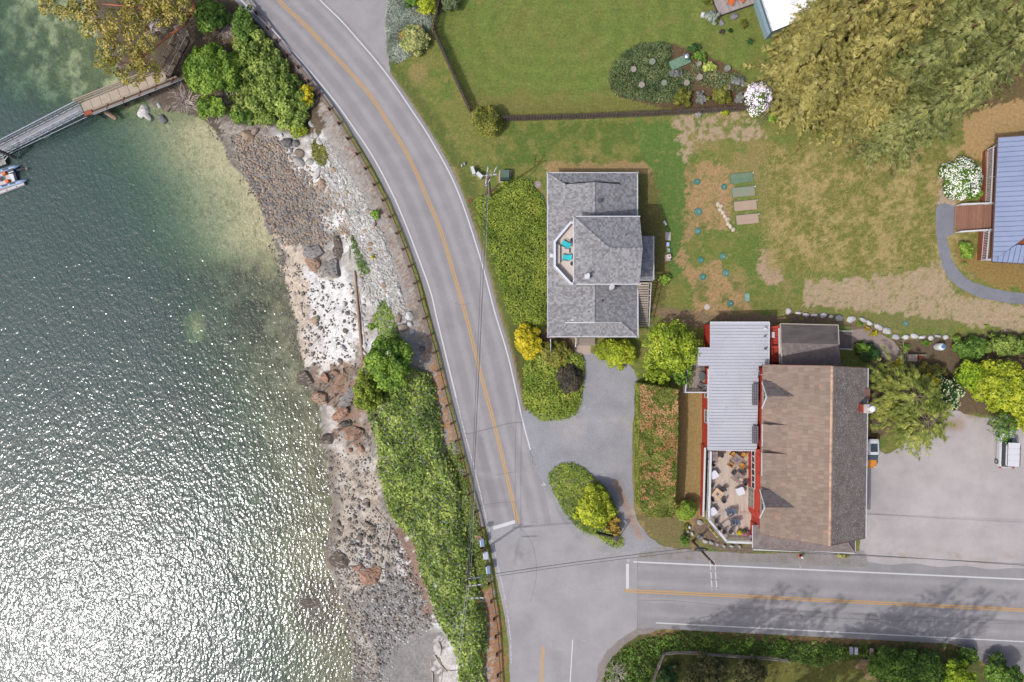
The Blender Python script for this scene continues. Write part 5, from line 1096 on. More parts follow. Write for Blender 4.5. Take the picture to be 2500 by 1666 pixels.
_, top = hedge_fill(hd, hp, 3.1, .11, f_hedge, 4, 30000, 900)
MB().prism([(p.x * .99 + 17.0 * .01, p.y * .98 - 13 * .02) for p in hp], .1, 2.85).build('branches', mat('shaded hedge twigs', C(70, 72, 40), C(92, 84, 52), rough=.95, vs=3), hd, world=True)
rg = np.random.default_rng(9); tk = .55 * fbm(top[:, 0], top[:, 1], .42, 3, 90) + .45 * fbm(top[:, 0], top[:, 1], 2.2, 3, 91) + .07 * sm(-22, -6, top[:, 1]) > .595; q = top[tk]; q = q[rg.random(len(q)) < .36]; nn = np.tile([0, 0, 1.], (len(q), 1)) + rg.normal(size=(len(q), 3)) * .4; nn /= np.linalg.norm(nn, axis=1, keepdims=True); T, B_ = basis(nn, rg)
veg('brown_tips', quads(q + [0, 0, .1], T, B_, .11, .05) - np.array(hd.location), f_brown, hd)
tp = shrub('topiary_bush', 'clipped bright green oval bush at the south end of the hedge', 1674, 1244, 28, 33, 2.4, foliage('fresh topiary leaves', [C(98, 122, 34), C(134, 158, 54), C(172, 188, 84)]), .10, cover=2.2, n=14, sub=.5)
# ---- top verge
carpet('ornamental_grass', 'silvery green grass planting along the edge of the gravel pull-off', spline([(946, -60), (948, 0), (942, 60), (944, 110), (958, 155), (1000, 140), (1030, 110), (1048, 80), (1055, 30), (1060, -60)], 3, True), 0.6, f_grey, leaf=.15, seed=6, cat='grass', aspect=.2, lump=.8)
shrub('variegated_shrub', 'pale green shrub with orange patches next to the gravel pull-off', 1010, 96, 44, 42, 2.0, foliage('variegated leaves', [C(104, 116, 60), C(166, 172, 108), C(210, 196, 130)]), .15, n=20)
shrub('orange_shrub', 'small orange flushed shrub on the road side of the pale green shrub', 986, 88, 18, 18, 1.5, f_orange, .14, n=7)
shrub('yellow_bush', 'yellow green bush beside the bend of the wooden fence', 1042, 18, 30, 28, 2.2, f_yel, .15, n=12); shrub('yellow_bush', 'darker green bush at the top edge left of the fence', 1005, 2, 22, 22, 1.8, f_mid, .15, n=8)
shrub('dark_bush', 'dark grey green bush on the lawn side of the fence bend', 1100, 6, 28, 27, 2.2, f_lav if False else foliage('grey green leaves', [C(58, 70, 46), C(90, 104, 68), C(124, 136, 96)]), .14, n=14)
# ---- garden bed
carpet('flower_bed', 'dark green planting bed with round stepping stones on the lawn', spline([(1487, 195), (1505, 145), (1559, 110), (1636, 108), (1640, 160), (1680, 175), (1690, 215), (1636, 250), (1559, 246), (1505, 232)], 3, True), 0.4, foliage('bed leaves', [C(54, 70, 40), C(84, 104, 62), C(130, 136, 92)], vs=.6), leaf=.12, seed=7, lump=.9)
carpet('flower_bed', 'grey green herb planting at the east end of the garden bed', spline([(1690, 150), (1740, 175), (1800, 180), (1822, 200), (1800, 225), (1740, 215), (1700, 200)], 3, True), 0.35, foliage('herb leaves', [C(70, 88, 54), C(104, 122, 80), C(146, 154, 112)], vs=.6), leaf=.11, seed=8, cover=1.0, lump=.8)
for q in (('dark_bush', 'dark rounded bush north of the silver ball slab', 1696, 118, 22, 16, 1.0, f_dark), ('leafy_bush', 'mid green bush right of the silver ball', 1708, 138, 24, 15, 1.0, f_mid), ('olive_bush', 'olive bush against the fence, leftmost of the two', 1668, 238, 32, 28, 1.5, f_olive), ('olive_bush', 'olive bush against the fence, nearer the pink blossom', 1758, 232, 36, 28, 1.6, f_olive),
          ('lavender', 'grey lavender clump between the two olive bushes', 1712, 240, 16, 24, .8, f_lav), ('lavender', 'grey lavender clump beside the pink blossom', 1803, 198, 22, 16, .8, f_lav), ('lavender', 'grey lavender clump in the middle of the bed', 1650, 180, 30, 14, .7, f_lav), ('lavender', 'silvery clump at the foot of the pink blossom', 1806, 240, 14, 20, .7, f_lav), ('lavender', 'small silvery clump on the south side of the fence', 1706, 279, 14, 8, .5, f_lav),
          ('fern', 'yellow green fern in the garden bed', 1732, 164, 24, 18, .9, foliage('fern fronds', [C(108, 130, 50), C(152, 170, 76), C(190, 200, 110)])), ('lime_plant', 'small lime green plant on the south side of the fence', 1770, 276, 13, 10, .7, f_yel), ('green_plant', 'green leafy plant with white flowers by the leaning board', 1884, 289, 22, 16, .9, f_bright),
          ('blue_conifer', 'blue green dwarf conifer by the garden deck', 1738, 42, 24, 20, 1.6, f_grey), ('heather', 'purple heather mound below the garden deck', 1763, 77, 11, 7, .4, f_purp), ('heather', 'small grey green mound beside the purple heather', 1783, 75, 8, 6, .4, f_dark), ('twiggy_bush', 'twiggy green bush under the deck corner on the lawn', 1815, 60, 12, 16, .9, f_olive),
          ('dark_bush', 'little dark bush beside the golden evergreens', 1829, 102, 11, 9, .9, f_dark), ('olive_bush', 'olive bush at the top left corner of the garden deck', 1728, 2, 16, 14, 1.2, f_olive), ('green_plant', 'low green weed by the hydrangea', 2335, 560, 6, 5, .3, f_bright),
          ('green_bush', 'bright green bush by the veranda of the blue roofed house', 2360, 614, 24, 36, 1.5, f_bright)):
    shrub(q[0], q[1], q[2], q[3], q[4], q[5], q[6], q[7], .12, n=9, cat='bush' if 'bush' in q[0] or 'conifer' in q[0] else 'plant')
def flowers(t, blobs, m, n, leaf, seed, name='blossom'):
    rg = np.random.default_rng(seed); B = np.array(blobs); B = B[rg.integers(0, len(B), n)]; d = rg.normal(size=(n, 3)); d[:, 2] = np.abs(d[:, 2]) + .2; d /= np.linalg.norm(d, axis=1, keepdims=True)
    p = B[:, :3] + d * B[:, 3:6] * 1.03; keep = np.ones(n, bool); A_ = np.array(blobs)
    for q in A_: keep &= (((p - q[:3]) / q[3:6]) ** 2).sum(1) > .8
    p = p[keep]; d = d[keep]; out = []
    for k in range(4):
        o = p + rg.normal(size=p.shape) * leaf * .45; nn = d + rg.normal(size=p.shape) * .25 + [0, 0, .3]; nn /= np.linalg.norm(nn, axis=1, keepdims=True); T, B_ = basis(nn, rg); out.append(quads(o, T, B_, leaf, leaf * .75))
    V = np.stack([q.reshape(-1, 4, 3) for q in out], 1).reshape(-1, 3); return veg(name, V, m, t)
def flowering(name, label, px, py, rxp, ryp, h, m, fm, nf, leaf=.12, fl=.10, n=18):
    t = shrub(name, label, px, py, rxp, ryp, h, m, leaf, n=n, seed=int(px)); k = (H - h * .55) / H / S
    flowers(t, dome(rxp * k, ryp * k, h, n, int(px)), fm, nf, fl, int(py)); return t
flowering('lilac_tree', 'shrub covered in pale pink blossom at the end of the wooden fence', 1851, 237, 39, 44, 2.6, f_mid, f_pink, 1500, fl=.065)
flowering('hydrangea', 'large white flowering shrub beside the veranda of the blue roofed house', 2352, 438, 58, 58, 2.3, f_mid, f_white, 2600, fl=.055, n=26)
shrub('green_bush', 'green leafy bush between the white flowers and the entrance deck rail', 2376, 474, 34, 20, 1.6, f_bright, .13, n=10, cat='bush')
# ---- evergreen trees
def spray(n_leaf=9):
    """flat fan of narrow blades in the xy plane, tip along +x, unit length"""
    V = []
    for i in range(n_leaf):
        a = (i - (n_leaf - 1) / 2) * (1.7 / n_leaf); L_ = 1.0 - .45 * abs(i - (n_leaf - 1) / 2) / (n_leaf / 2); bx_ = .12 * abs(i - (n_leaf - 1) / 2) / 1.5
        c, s = math.cos(a), math.sin(a); w_ = .042
        V += [(bx_, 0, 0), (bx_ + L_ * .55 * c - w_ * s, L_ * .55 * s + w_ * c, .02), (bx_ + L_ * c, L_ * s, -.08), (bx_ + L_ * .55 * c + w_ * s, L_ * .55 * s - w_ * c, .02)]
    return np.array(V)
def conifer_mesh(h, Rr, seed, m, fr=.74, levels=38, z0=.10, droop=.28, nb=13, lf=7, limb=False, power=.85, sp=.5):
    rg = np.random.default_rng(seed); T_ = spray(lf); out = []; mb = MB()
    for li in range(levels):
        f = (li + rg.random()) / levels; z = h * (z0 + (1 - z0) * f); Lm = Rr * (1 - f) ** power * rg.uniform(.8, 1.12) + .25; k = max(4, int(nb * (1 - f * .6)))
        for b_ in range(k):
            th = rg.random() * 6.283; L_ = Lm * rg.uniform(.65, 1.1); m_n = max(2, int(L_ / sp * 2.0)); dn = droop * rg.uniform(.6, 1.4)
            if limb and L_ > 1: mb.tube([(0, 0, z), (math.cos(th) * L_ * .5, math.sin(th) * L_ * .5, z + .1), (math.cos(th) * L_ * .92, math.sin(th) * L_ * .92, z - dn * L_ * .8)], [.06, .04, .015], 4)
            for j in range(m_n):
                t = .25 + .75 * (j + rg.random()) / m_n; side = rg.uniform(-1, 1) * (.15 + .5 * (1 - t)); a = th + side * .7 + rg.normal() * .12; p = np.array([math.cos(th) * L_ * t, math.sin(th) * L_ * t, z + .15 - dn * L_ * t * t]) + rg.normal(size=3) * .12
                s = fr * rg.uniform(.65, 1.2); tilt = -dn * 1.2 + rg.normal() * .22; roll = rg.normal() * .45
                ca, sa, ct, st2, cr_, sr = math.cos(a), math.sin(a), math.cos(tilt), math.sin(tilt), math.cos(roll), math.sin(roll)
                X_ = np.array([ca * ct, sa * ct, st2]); Y_ = np.array([-sa * cr_, ca * cr_, sr]); Y_ -= X_ * X_.dot(Y_); Z_ = np.cross(X_, Y_)
                out.append(p + s * (T_[:, :1] * X_ + T_[:, 1:2] * Y_ + T_[:, 2:] * Z_))
    V = np.concatenate(out); F = np.arange(len(V)).reshape(-1, 4); o = bulk('crown', V, F, m)
    return o, mb
ctrunk = mat('reddish cedar bark', C(132, 98, 78), rough=.9, vs=3, stretch=(3, 3, .5), bump=.03)
def conifer(label, px, py, h, Rr, src, seed, m=None, name='cedar_tree', group='cedars behind the dry lawn', top=None, cat='tree'):
    p = P(px, py, 0); t = E(name, label, cat, (p.x, p.y, 0), random.Random(seed).random() * 6.28, group); c = bpy.data.objects.new('crown', src.data); COL.objects.link(c); c.parent = t
    c.scale = (Rr, Rr, h); return t
def conifer_set(m, seeds): 
    r_ = []
    for s in seeds:
        o, _ = conifer_mesh(1.0 * 14, 4.6, s, m); r_.append(o)
    return r_
protoG = conifer_set(f_cedG, (1, 2)); protoE = conifer_set(f_cedE, (3, 4))
tr_me = newmesh('trunk', *(lambda b: (b.v, b.f))(MB().tube([(0, 0, -.1), (0, 0, 6), (0, 0, 12.2)], [.34, .18, .03], 8)), ctrunk)
specs = [(1925, 185, 12.5, 4.8, 0, 'golden cedar at the western edge, beside the pink blossom'), (1946, 262, 10.5, 4.3, 0, 'golden cedar nearest the leaning board'), (2000, 120, 15, 4.6, 1, 'golden cedar overhanging the white roof'), (2020, 215, 15.5, 4.8, 0, 'tall golden cedar in the middle of the western clump'), (1945, 95, 10.0, 3.6, 1, 'golden cedar whose tips cover the corner of the white roof'),
         (2100, 130, 16.5, 4.8, 1, 'tall golden cedar at the top of the clump'), (2145, 330, 13.0, 4.9, 2, 'green cedar at the lowest southern edge of the clump'), (2120, 245, 15, 4.6, 3, 'green cedar behind the golden ones, above the dry field'), (2215, 285, 14.5, 4.9, 2, 'green cedar above the white hydrangea'), (2205, 180, 16, 4.8, 3, 'large green cedar in the centre of the clump'), (2290, 215, 15, 4.6, 2, 'green cedar at the eastern edge over the dry grass'), (2010, 20, 15.5, 4.2, 0, 'golden cedar cut by the top edge behind the white roof'),
         (2125, 30, 16.5, 4.8, 1, 'golden cedar at the top edge of the clump'), (2225, 75, 16.5, 4.8, 3, 'green cedar at the top edge right of centre'), (2310, 120, 16, 4.7, 2, 'green cedar at the far right, above the dry grass'), (2140, -70, 17, 4.8, 0, 'golden cedar mostly above the top edge'), (2250, -60, 17, 4.8, 2, 'green cedar mostly above the top edge'), (2380, 60, 15, 4.6, 3, 'green cedar in the upper right corner'), (2372, 165, 12, 4.4, 2, 'green cedar at the right edge above the blue roof'), (2070, 290, 12, 4.4, 1, 'golden cedar over the top of the dry field')]
for i, (x, y, h_, r_, k, lb) in enumerate(specs):
    src = (protoG + protoE)[k]; p = P(x, y, 0); t = E('cedar_tree', lb, 'tree', (p.x, p.y, 0), i * 1.7, 'cedars at the upper right')
    c = bpy.data.objects.new('crown', src.data); COL.objects.link(c); c.parent = t; c.scale = (r_ / 4.6, r_ / 4.6, h_ / 14)
    u = bpy.data.objects.new('trunk', tr_me); COL.objects.link(u); u.parent = t; u.scale = (1, 1, h_ / 14)
for o in protoG + protoE: bpy.data.objects.remove(o)
# spreading spruce beside the restaurant, its limbs seen from above
sp_m = foliage('drooping spruce sprays', [C(66, 80, 30), C(112, 126, 50), C(174, 172, 82)], vs=.4)
for (x, y, h_, r_, sd_, lb) in ((2158, 955, 8.2, 4.6, 11, 'drooping conifer against the eaves of the brown roof'), (2190, 1012, 7.8, 4.8, 12, 'drooping conifer overhanging the car park')):
    p = P(x, y, 0); t = E('spruce_tree', lb, 'tree', (p.x, p.y, 0), 0, None); c, lm = conifer_mesh(h_, r_, sd_, sp_m, fr=.8, levels=16, nb=10, lf=5, limb=True, droop=.2, power=.55, sp=.40, z0=.35); c.parent = t
    lm.tube([(0, 0, -.1), (0, 0, h_ * .97)], [.28, .05], 8); lm.build('trunk', bark, t)
# firs standing below the frame; only their shadows reach the road
big, _ = conifer_mesh(14, 3.6, 21, f_cedE, fr=.8, levels=26, nb=8, z0=.38, sp=.7, lf=5)
for i, (x, y, h_, r_, lb) in enumerate(((1925, 1425, 32, 3.2, 'second from the west'), (1997, 1430, 32, 3.6, 'third from the west'), (1865, 1462, 30, 3.8, 'westernmost big one'), (2075, 1456, 31, 3.6, 'fourth from the west'), (2285, 1440, 32, 3.2, 'fifth from the west'), (2362, 1420, 34, 3.4, 'tallest of all'),
        (2418, 1437, 32, 3.4, 'just east of the tallest'), (2482, 1446, 31, 3.4, 'easternmost'), (2240, 1486, 29, 3.8, 'shorter broad one in the eastern clump'))):
    p = P(x - 12.5 * h_, y + 8.4 * h_, 0); t = E('fir_tree', 'fir below the frame casting a road shadow, ' + lb, 'tree', (p.x, p.y, 0), i * 2.1, 'firs that shade the road'); c = bpy.data.objects.new('crown', big.data); COL.objects.link(c); c.parent = t; c.scale = (r_ / 3.6, r_ / 3.6, h_ / 14)
    u = bpy.data.objects.new('trunk', tr_me); COL.objects.link(u); u.parent = t; u.scale = (1, 1, h_ / 14)
bpy.data.objects.remove(big)
# ---- around the restaurant and the car park
for a_ in (('garden_shrub', 'dark leafy shrub beside the curved concrete path', 2120, 862, 44, 30, 1.5, f_dark, .15, 14), ('garden_shrub', 'bright green shrub at the bottom of the wooden ramp', 2104, 850, 24, 18, 1.7, f_bright, .14, 8), ('yellow_shrub', 'yellow flowered shrub between the spruce and the cream blossom', 2257, 930, 46, 24, 3.4, f_gold, .13, 12), ('yellow_shrub', 'thin yellow shrub above the spruce by the garden gate', 2190, 888, 14, 14, 1.2, f_gold, .12, 6), ('dogwood_tree', 'dark green tree with cream blossom above the car park', 2300, 965, 62, 52, 3.2, f_dark, .15, 22),
           ('maple_tree', 'broad lime green tree above the silver van', 2440, 945, 88, 78, 4.4, f_yel, .19, 34), ('maple_tree', 'lime green tree at the right edge beside the hedge', 2360, 915, 46, 44, 3.8, foliage('lime leaves', [C(84, 110, 20), C(132, 160, 36), C(186, 200, 56)]), .18, 14), ('maple_tree', 'lime green tree cut by the right edge', 2512, 1000, 60, 70, 4.6, f_yel, .18, 24), ('hanging_tree', 'sparse green boughs hanging over the roof of the silver van', 2440, 1040, 40, 52, 4.0, f_mid, .12, 14),
           ('hazel_bush', 'olive brown bush along the lane under the rock edging', 2275, 905, 60, 24, 1.8, foliage('olive brown leaves', [C(64, 60, 30), C(100, 98, 44), C(146, 144, 66)]), .14, 16), ('hazel_bush', 'green bush joining the long hedge at the right', 2370, 850, 60, 38, 2.0, f_mid, .16, 18), ('hazel_bush', 'green hedge plants at the right edge above the lime tree', 2450, 842, 70, 34, 2.2, f_thick, .16, 20), ('hazel_bush', 'hedge plants cut by the right edge', 2540, 860, 50, 50, 2.2, f_mid, .16, 14), ('yellow_plant', 'yellow leaved plant on the inner side of the rock edging', 2136, 814, 14, 10, .5, f_gold, .1, 5), ('red_plant', 'reddish flowering plant by the white rocks', 2118, 803, 16, 9, .4, f_orange, .1, 5), ('green_plant', 'green plant tucked against the rock edging', 2098, 792, 12, 8, .4, f_bright, .1, 5), ('green_plant', 'patch of weeds right of the white rocks', 2260, 838, 22, 9, .4, f_bright, .1, 7), ('green_plant', 'upright green plant by the wooden gate', 2210, 850, 16, 14, .7, f_bright, .11, 6),
           ('green_plant', 'lone weed on the tan track', 2410, 796, 9, 6, .3, f_bright, .1, 4), ('ivy', 'variegated plant at the foot of the brown apron roof', 2058, 1357, 28, 9, .6, foliage('variegated ivy', [C(110, 116, 56), C(170, 168, 96), C(206, 200, 140)]), .1, 8), ('climbing_plant', 'green climbing plant around the foot of the leaning pole', 1670, 1318, 16, 22, 1.0, f_mid, .12, 8), ('green_plant', 'weeds among the white stones below the topiary bush', 1676, 1287, 12, 14, .4, f_olive, .1, 5)):
    sparse = a_[0] in ('hanging_tree',)
    t = shrub(a_[0], a_[1], a_[2], a_[3], a_[4], a_[5], a_[6], a_[7], a_[8], n=a_[9], cover=.5 if sparse else 1.7, cat='tree' if 'tree' in a_[0] else ('plant' if 'plant' in a_[0] or a_[0] == 'ivy' else 'shrub'), part='crown' if 'tree' in a_[0] else 'foliage', sub=.3 if 'maple' in a_[0] else .36)
    if a_[0] == 'dogwood_tree': k = (H - 3.2 * .55) / H / S; flowers(t, dome(62 * k, 52 * k, 3.2, 22, int(2300 * 7 + 965 * 13)), foliage('cream blossom', [C(190, 196, 140), C(232, 232, 190)]), 700, .07, 5)
# ---- bank along the water
zf = lambda h0, h1: (lambda x, y: h0 + (h1 - h0) * float(vnoise(np.array([x * .35]), np.array([y * .35]), 6)[0]))
thk = spline([(868, 905), (866, 960), (882, 1000), (897, 1040), (914, 1100), (914, 1150), (926, 1200), (932, 1240), (952, 1275), (975, 1303), (1010, 1345), (1018, 1400), (1040, 1450), (1066, 1530), (1092, 1570), (1116, 1622), (1122, 1700), (1186, 1700), (1180, 1630), (1190, 1565), (1185, 1485), (1166, 1437), (1154, 1370), (1146, 1325), (1124, 1262), (1116, 1166), (1084, 1099), (1078, 1045), (1068, 978), (1048, 914), (1000, 900), (930, 880)], 2, True)
carpet('bramble_thicket', 'dense bright green thicket covering the bank between the beach and the guardrail', thk, 1.7, f_thick, leaf=.20, cover=2.6, seed=21, base=True, cat='thicket', edge=1.2, rel=.55, lump=2.2, aspect=.6)
mass('bramble_thicket', 'green thicket with yellow edge along the top of the shore below the bend', spline([(560, 110), (590, 70), (640, 70), (668, 110), (700, 150), (722, 185), (748, 220), (768, 245), (762, 275), (740, 300), (738, 335), (705, 330), (680, 315), (650, 300), (600, 290), (550, 285), (540, 240), (560, 200)], 2, True), zf(1.3, 2.8), f_thick, leaf=.19, cover=2.0, step=1.0, seed=22, base=1, cat='thicket', edge=1.5)
carpet('bank_weeds', 'strip of green weeds on the stony slope above the big tree', spline([(925, 735), (945, 732), (952, 760), (970, 790), (972, 825), (1005, 850), (960, 860), (925, 830), (912, 800), (900, 790), (905, 775)], 2, True), 0.5, f_bright, leaf=.12, seed=23, base=True, cat='weeds', cover=1.3, edge=.6, lump=.9)
carpet('bank_weeds', 'narrow green weed strip beside the long drift log', spline([(850, 568), (862, 585), (870, 610), (885, 635), (896, 660), (880, 668), (866, 655), (860, 625), (850, 595)], 2, True), 0.5, f_mid, leaf=.12, seed=24, base=True, cat='weeds', cover=1.5, edge=.5, lump=.8)
carpet('bank_weeds', 'mixed grass and weeds by the stones below the yellow edged thicket', spline([(760, 335), (790, 355), (795, 385), (780, 400), (760, 385), (752, 360)], 2, True), 0.4, f_olive, leaf=.12, seed=25, base=True, cat='weeds', edge=.5, lump=.8)
carpet('roadside_brush', 'rough brush and brambles south of the road corner', spline([(1478, 1640), (1500, 1600), (1540, 1575), (1620, 1548), (1720, 1545), (1900, 1556), (1925, 1580), (1880, 1600), (1760, 1592), (1640, 1590), (1600, 1640), (1590, 1700), (1470, 1700)], 2, True), 0.8, f_mid, leaf=.16, seed=26, cover=1.2, cat='brush', edge=.8, lump=1.1, rel=.7)
carpet('roadside_brush', 'long rough grass and brush beside the mailboxes', spline([(1900, 1562), (2070, 1575), (2130, 1580), (2110, 1600), (2060, 1610), (1990, 1625), (1930, 1612), (1890, 1600)], 2, True), 0.8, f_mid, leaf=.15, seed=27, cover=1.4, cat='brush', edge=.8, lump=1.1, rel=.7)
carpet('roadside_weeds', 'green weeds along the sea side of the guardrail', spline([(1086, 1085), (1120, 1092), (1140, 1166), (1163, 1250), (1185, 1345), (1198, 1410), (1180, 1430), (1160, 1380), (1150, 1330), (1128, 1262), (1120, 1166)], 2, True), 0.3, foliage('roadside grass', [C(74, 96, 40), C(112, 134, 62), C(150, 164, 90)]), leaf=.12, seed=28, base=True, cat='weeds', cover=.9, edge=.4, lump=.7)
def bankshrub(name, label, px, py, rx, ry, h, m, n=20, leaf=.18, cat='tree', **k):
    q = on(px, py); return shrub(name, label, px, py, rx, ry, h, m, leaf, n=n, cat=cat, gz=q.z, part='crown' if cat == 'tree' else 'foliage', **k)
bankshrub('maple_tree', 'large bright green tree at the head of the bank thicket above the beach', 955, 885, 74, 76, 6.5, f_bright, 40, .2, sub=.26)
bankshrub('elder_tree', 'olive green tree on the seaward side of the large bright tree', 900, 960, 44, 60, 4.5, foliage('elder leaves', [C(76, 92, 28), C(120, 138, 44), C(168, 180, 70)]), 24, .18)
bankshrub('willow_tree', 'wide green tree beside the pier stairs', 520, 172, 84, 80, 5.0, f_bright, 40, .18, sub=.26)
bankshrub('willow_tree', 'green tree on the shore edge below the wide tree', 520, 262, 60, 34, 3.2, f_bright, 18, .18)
bankshrub('willow_tree', 'lower green tree at the end of the shore thicket', 590, 280, 42, 28, 2.6, f_mid, 14, .17)
bankshrub('willow_tree', 'green tree at the top edge beside the stair landing', 520, 40, 56, 46, 4.2, f_mid, 20, .18)
bankshrub('willow_tree', 'young green tree by the white edge line at the top', 596, 60, 34, 62, 3.0, f_mid, 18, .16)
bankshrub('broom_bush', 'yellow flowered bush by the guardrail below the bend', 748, 235, 26, 32, 1.9, f_gold, 14, .16, cat='bush'); bankshrub('broom_bush', 'small yellow flowered bush on the stony slope', 910, 628, 8, 8, .6, f_gold, 5, .1, cat='bush'); bankshrub('broom_bush', 'small green bush on the gravel slope under the guardrail', 918, 522, 15, 15, 1.0, f_bright, 7, .13, cat='bush')
bankshrub('broom_bush', 'tiny green bush beside the drift log near the weeds', 908, 797, 12, 14, .7, f_bright, 6, .12, cat='bush'); bankshrub('broom_bush', 'yellow green bush at the southern tip of the shore thicket', 730, 318, 28, 20, 1.6, f_yel, 10, .15, cat='bush')
# gardens south of the road
for a_ in (('pine_tree', 'dark spreading pine inside the wooden rail fence', 1720, 1640, 80, 50, 3.6, foliage('pine sprays', [C(44, 50, 28), C(84, 86, 48), C(136, 128, 80)]), 24), ('pine_tree', 'olive pine right of the bare soil inside the rail fence', 1830, 1640, 50, 46, 3.4, foliage('pine sprays', None), 16), ('pine_tree', 'dark shrub in the rail fence corner', 1630, 1650, 34, 40, 2.0, f_dark, 10), ('laurel_tree', 'large bright green tree at the bottom right beside the side drive', 2230, 1640, 96, 60, 4.2, f_mid, 36), ('laurel_tree', 'bright green tree at the bottom right with lime tips', 2330, 1650, 56, 46, 4.6, foliage('lime leaves', None), 18),
           ('laurel_tree', 'green tree in the bottom right corner', 2450, 1650, 56, 46, 4.0, f_mid, 20), ('laurel_tree', 'green shrub at the corner of the side drive', 2360, 1600, 34, 26, 2.0, f_mid, 12), ('laurel_tree', 'darker green tree bordering the small lawn south of the road', 2150, 1620, 44, 48, 3.0, f_mid, 16)):
    shrub(a_[0], a_[1], a_[2], a_[3], a_[4], a_[5], a_[6], a_[7], .18, n=a_[8], cat='tree', part='crown', cover=1.1 if a_[0] == 'pine_tree' else 1.8)
# leaning madrone over the pier: orange limbs, loose golden foliage
md = E('madrone_tree', 'large leaning madrone with orange limbs and golden leaves over the pier', 'tree', tuple(on(455, 35)))
b0 = md.location.copy(); mb = MB(); rnd = random.Random(8); ends = []; omat = mat('orange madrone bark', C(156, 88, 54), C(120, 78, 58), rough=.6, vs=1.5)
def limb(pts, r0):
    V_ = [P(x, y, z) - b0 for x, y, z in pts]; V_ = [Vector(v) for v in spline([tuple(v) for v in V_], 4)]; mb.tube(V_, [r0 * (1 - .75 * i / (len(V_) - 1)) for i in range(len(V_))], 7); return V_
limb([(458, 40, -.4), (430, 25, 3.2), (390, 30, 4.6), (330, 18, 5.4), (250, 10, 5.8)], .24); limb([(458, 42, -.2), (452, 60, 2.6), (410, 90, 3.8), (365, 128, 4.4), (335, 140, 4.6), (290, 160, 4.9)], .19)
limb([(400, 30, 4.2), (340, 45, 4.9), (285, 58, 5.2), (240, 75, 5.4)], .16); limb([(430, 25, 3.2), (380, 0, 4.6), (340, -30, 5.2)], .2); limb([(460, 40, 0), (475, 15, 3), (462, -10, 5), (440, -50, 6)], .24)
mb.build('trunk', omat, md)
lobes = []
for (x, y, rx, z) in ((120, 5, 26, 5.6), (160, 20, 30, 5.8), (205, 25, 34, 6), (232, 70, 34, 6), (255, 45, 34, 6.2), (270, 100, 36, 5.8), (255, 140, 24, 5.4), (300, 30, 34, 6.2), (330, 65, 30, 5.6), (310, 110, 34, 5.6), (275, 165, 26, 5.2), (305, 180, 22, 4.8), (330, 155, 26, 5), (345, 185, 24, 4.6), (370, 165, 24, 4.6), (380, 190, 16, 4.4), (375, 15, 32, 6), (420, 8, 30, 6.2), (400, 50, 24, 5.4), (440, 45, 16, 5.4), (350, -5, 34, 6.4), (300, -20, 40, 6.4), (220, -15, 36, 6), (410, -40, 40, 6.6), (310, 200, 12, 4.4), (360, 110, 20, 5.6), (400, 20, 26, 6.3), (450, 25, 24, 6), (345, 85, 26, 5.8), (280, 130, 24, 5.6)):
    for k in range(6): p = P(x + rnd.uniform(-.8, .8) * rx, y + rnd.uniform(-.8, .8) * rx, z + rnd.uniform(-1.3, .3)) - b0; r_ = rx / S * rnd.uniform(.38, .6); lobes.append((p.x, p.y, p.z, r_, r_, r_ * .55))
veg('crown', crown_leaves(lobes, .17, 1.15, 31, flat=.6, shell=.6), f_mad, md)
# bare shrubs on the shore edge
for (x, y, r_, lb) in ((372, 70, 44, 'bare grey branched shrub under the madrone by the stairs'), (455, 250, 40, 'bare grey driftwood brush at the foot of the bank'), (560, 245, 32, 'dead grey bush in front of the shore trees'), (640, 290, 40, 'bare twigs hanging over the cobble beach'), (560, 78, 34, 'bare white branches between the trees near the road'), (960, 1240, 40, 'dry bare brush at the seaward edge of the thicket'), (1500, 1640, 30, 'dry bramble canes by the road corner')):
    q = on(x, y); rr = random.Random(int(x)); mb = MB(); R_ = r_ / S
    for k in range(46):
        a = rr.random() * 6.28; L_ = R_ * rr.uniform(.5, 1); z1 = rr.uniform(.4, 1.3); o = Vector((rr.uniform(-.3, .3) * R_, rr.uniform(-.3, .3) * R_, 0)); e = o + Vector((math.cos(a) * L_, math.sin(a) * L_, z1)); mi = o.lerp(e, .5) + Vector((rr.uniform(-.2, .2), rr.uniform(-.2, .2), .2)); mb.tube([o, mi, e], [.03, .02, .008], 3, False)
        for j in range(3): a2 = a + rr.uniform(-.9, .9); f = mi.lerp(e, rr.random()); mb.tube([f, f + Vector((math.cos(a2), math.sin(a2), rr.uniform(-.1, .5))) * rr.uniform(.3, .7)], [.014, .006], 3, False)
    o = mb.build('bare_shrub', mat('bleached twigs', C(176, 164, 156), rough=.85, var=.2), label=lb, cat='bush'); o.location = o.location + q
# straw blades in the dry field
rg = np.random.default_rng(3); n = 3200; px_ = rg.uniform(1850, 2320, n); py_ = rg.uniform(350, 690, n); kp = (fbm(px_, py_, 40, 4, 55) + .25 * (0.5 + 0.5 * np.sin((px_ + 8) / 21.0)) > .56) & ~((px_ > 2285) & (py_ > 480)); px_, py_ = px_[kp], py_[kp]; n = len(px_)
c = np.stack([(px_ - CX) / S, (CY - py_) / S, rg.uniform(.05, .25, n)], 1); a = rg.normal(.6, .9, n); T = np.stack([np.cos(a), np.sin(a), rg.normal(0, .2, n)], 1); B_ = np.stack([-np.sin(a), np.cos(a), 0 * a], 1); L_ = rg.uniform(.15, .6, (n, 1))
V = np.stack([c - T * L_, c - B_ * .011 + [0, 0, .05], c + T * L_ + B_ * L_ * .3, c + B_ * .011 + [0, 0, .05]], 1).reshape(-1, 3); m0 = V.mean(0); m0[2] = 0
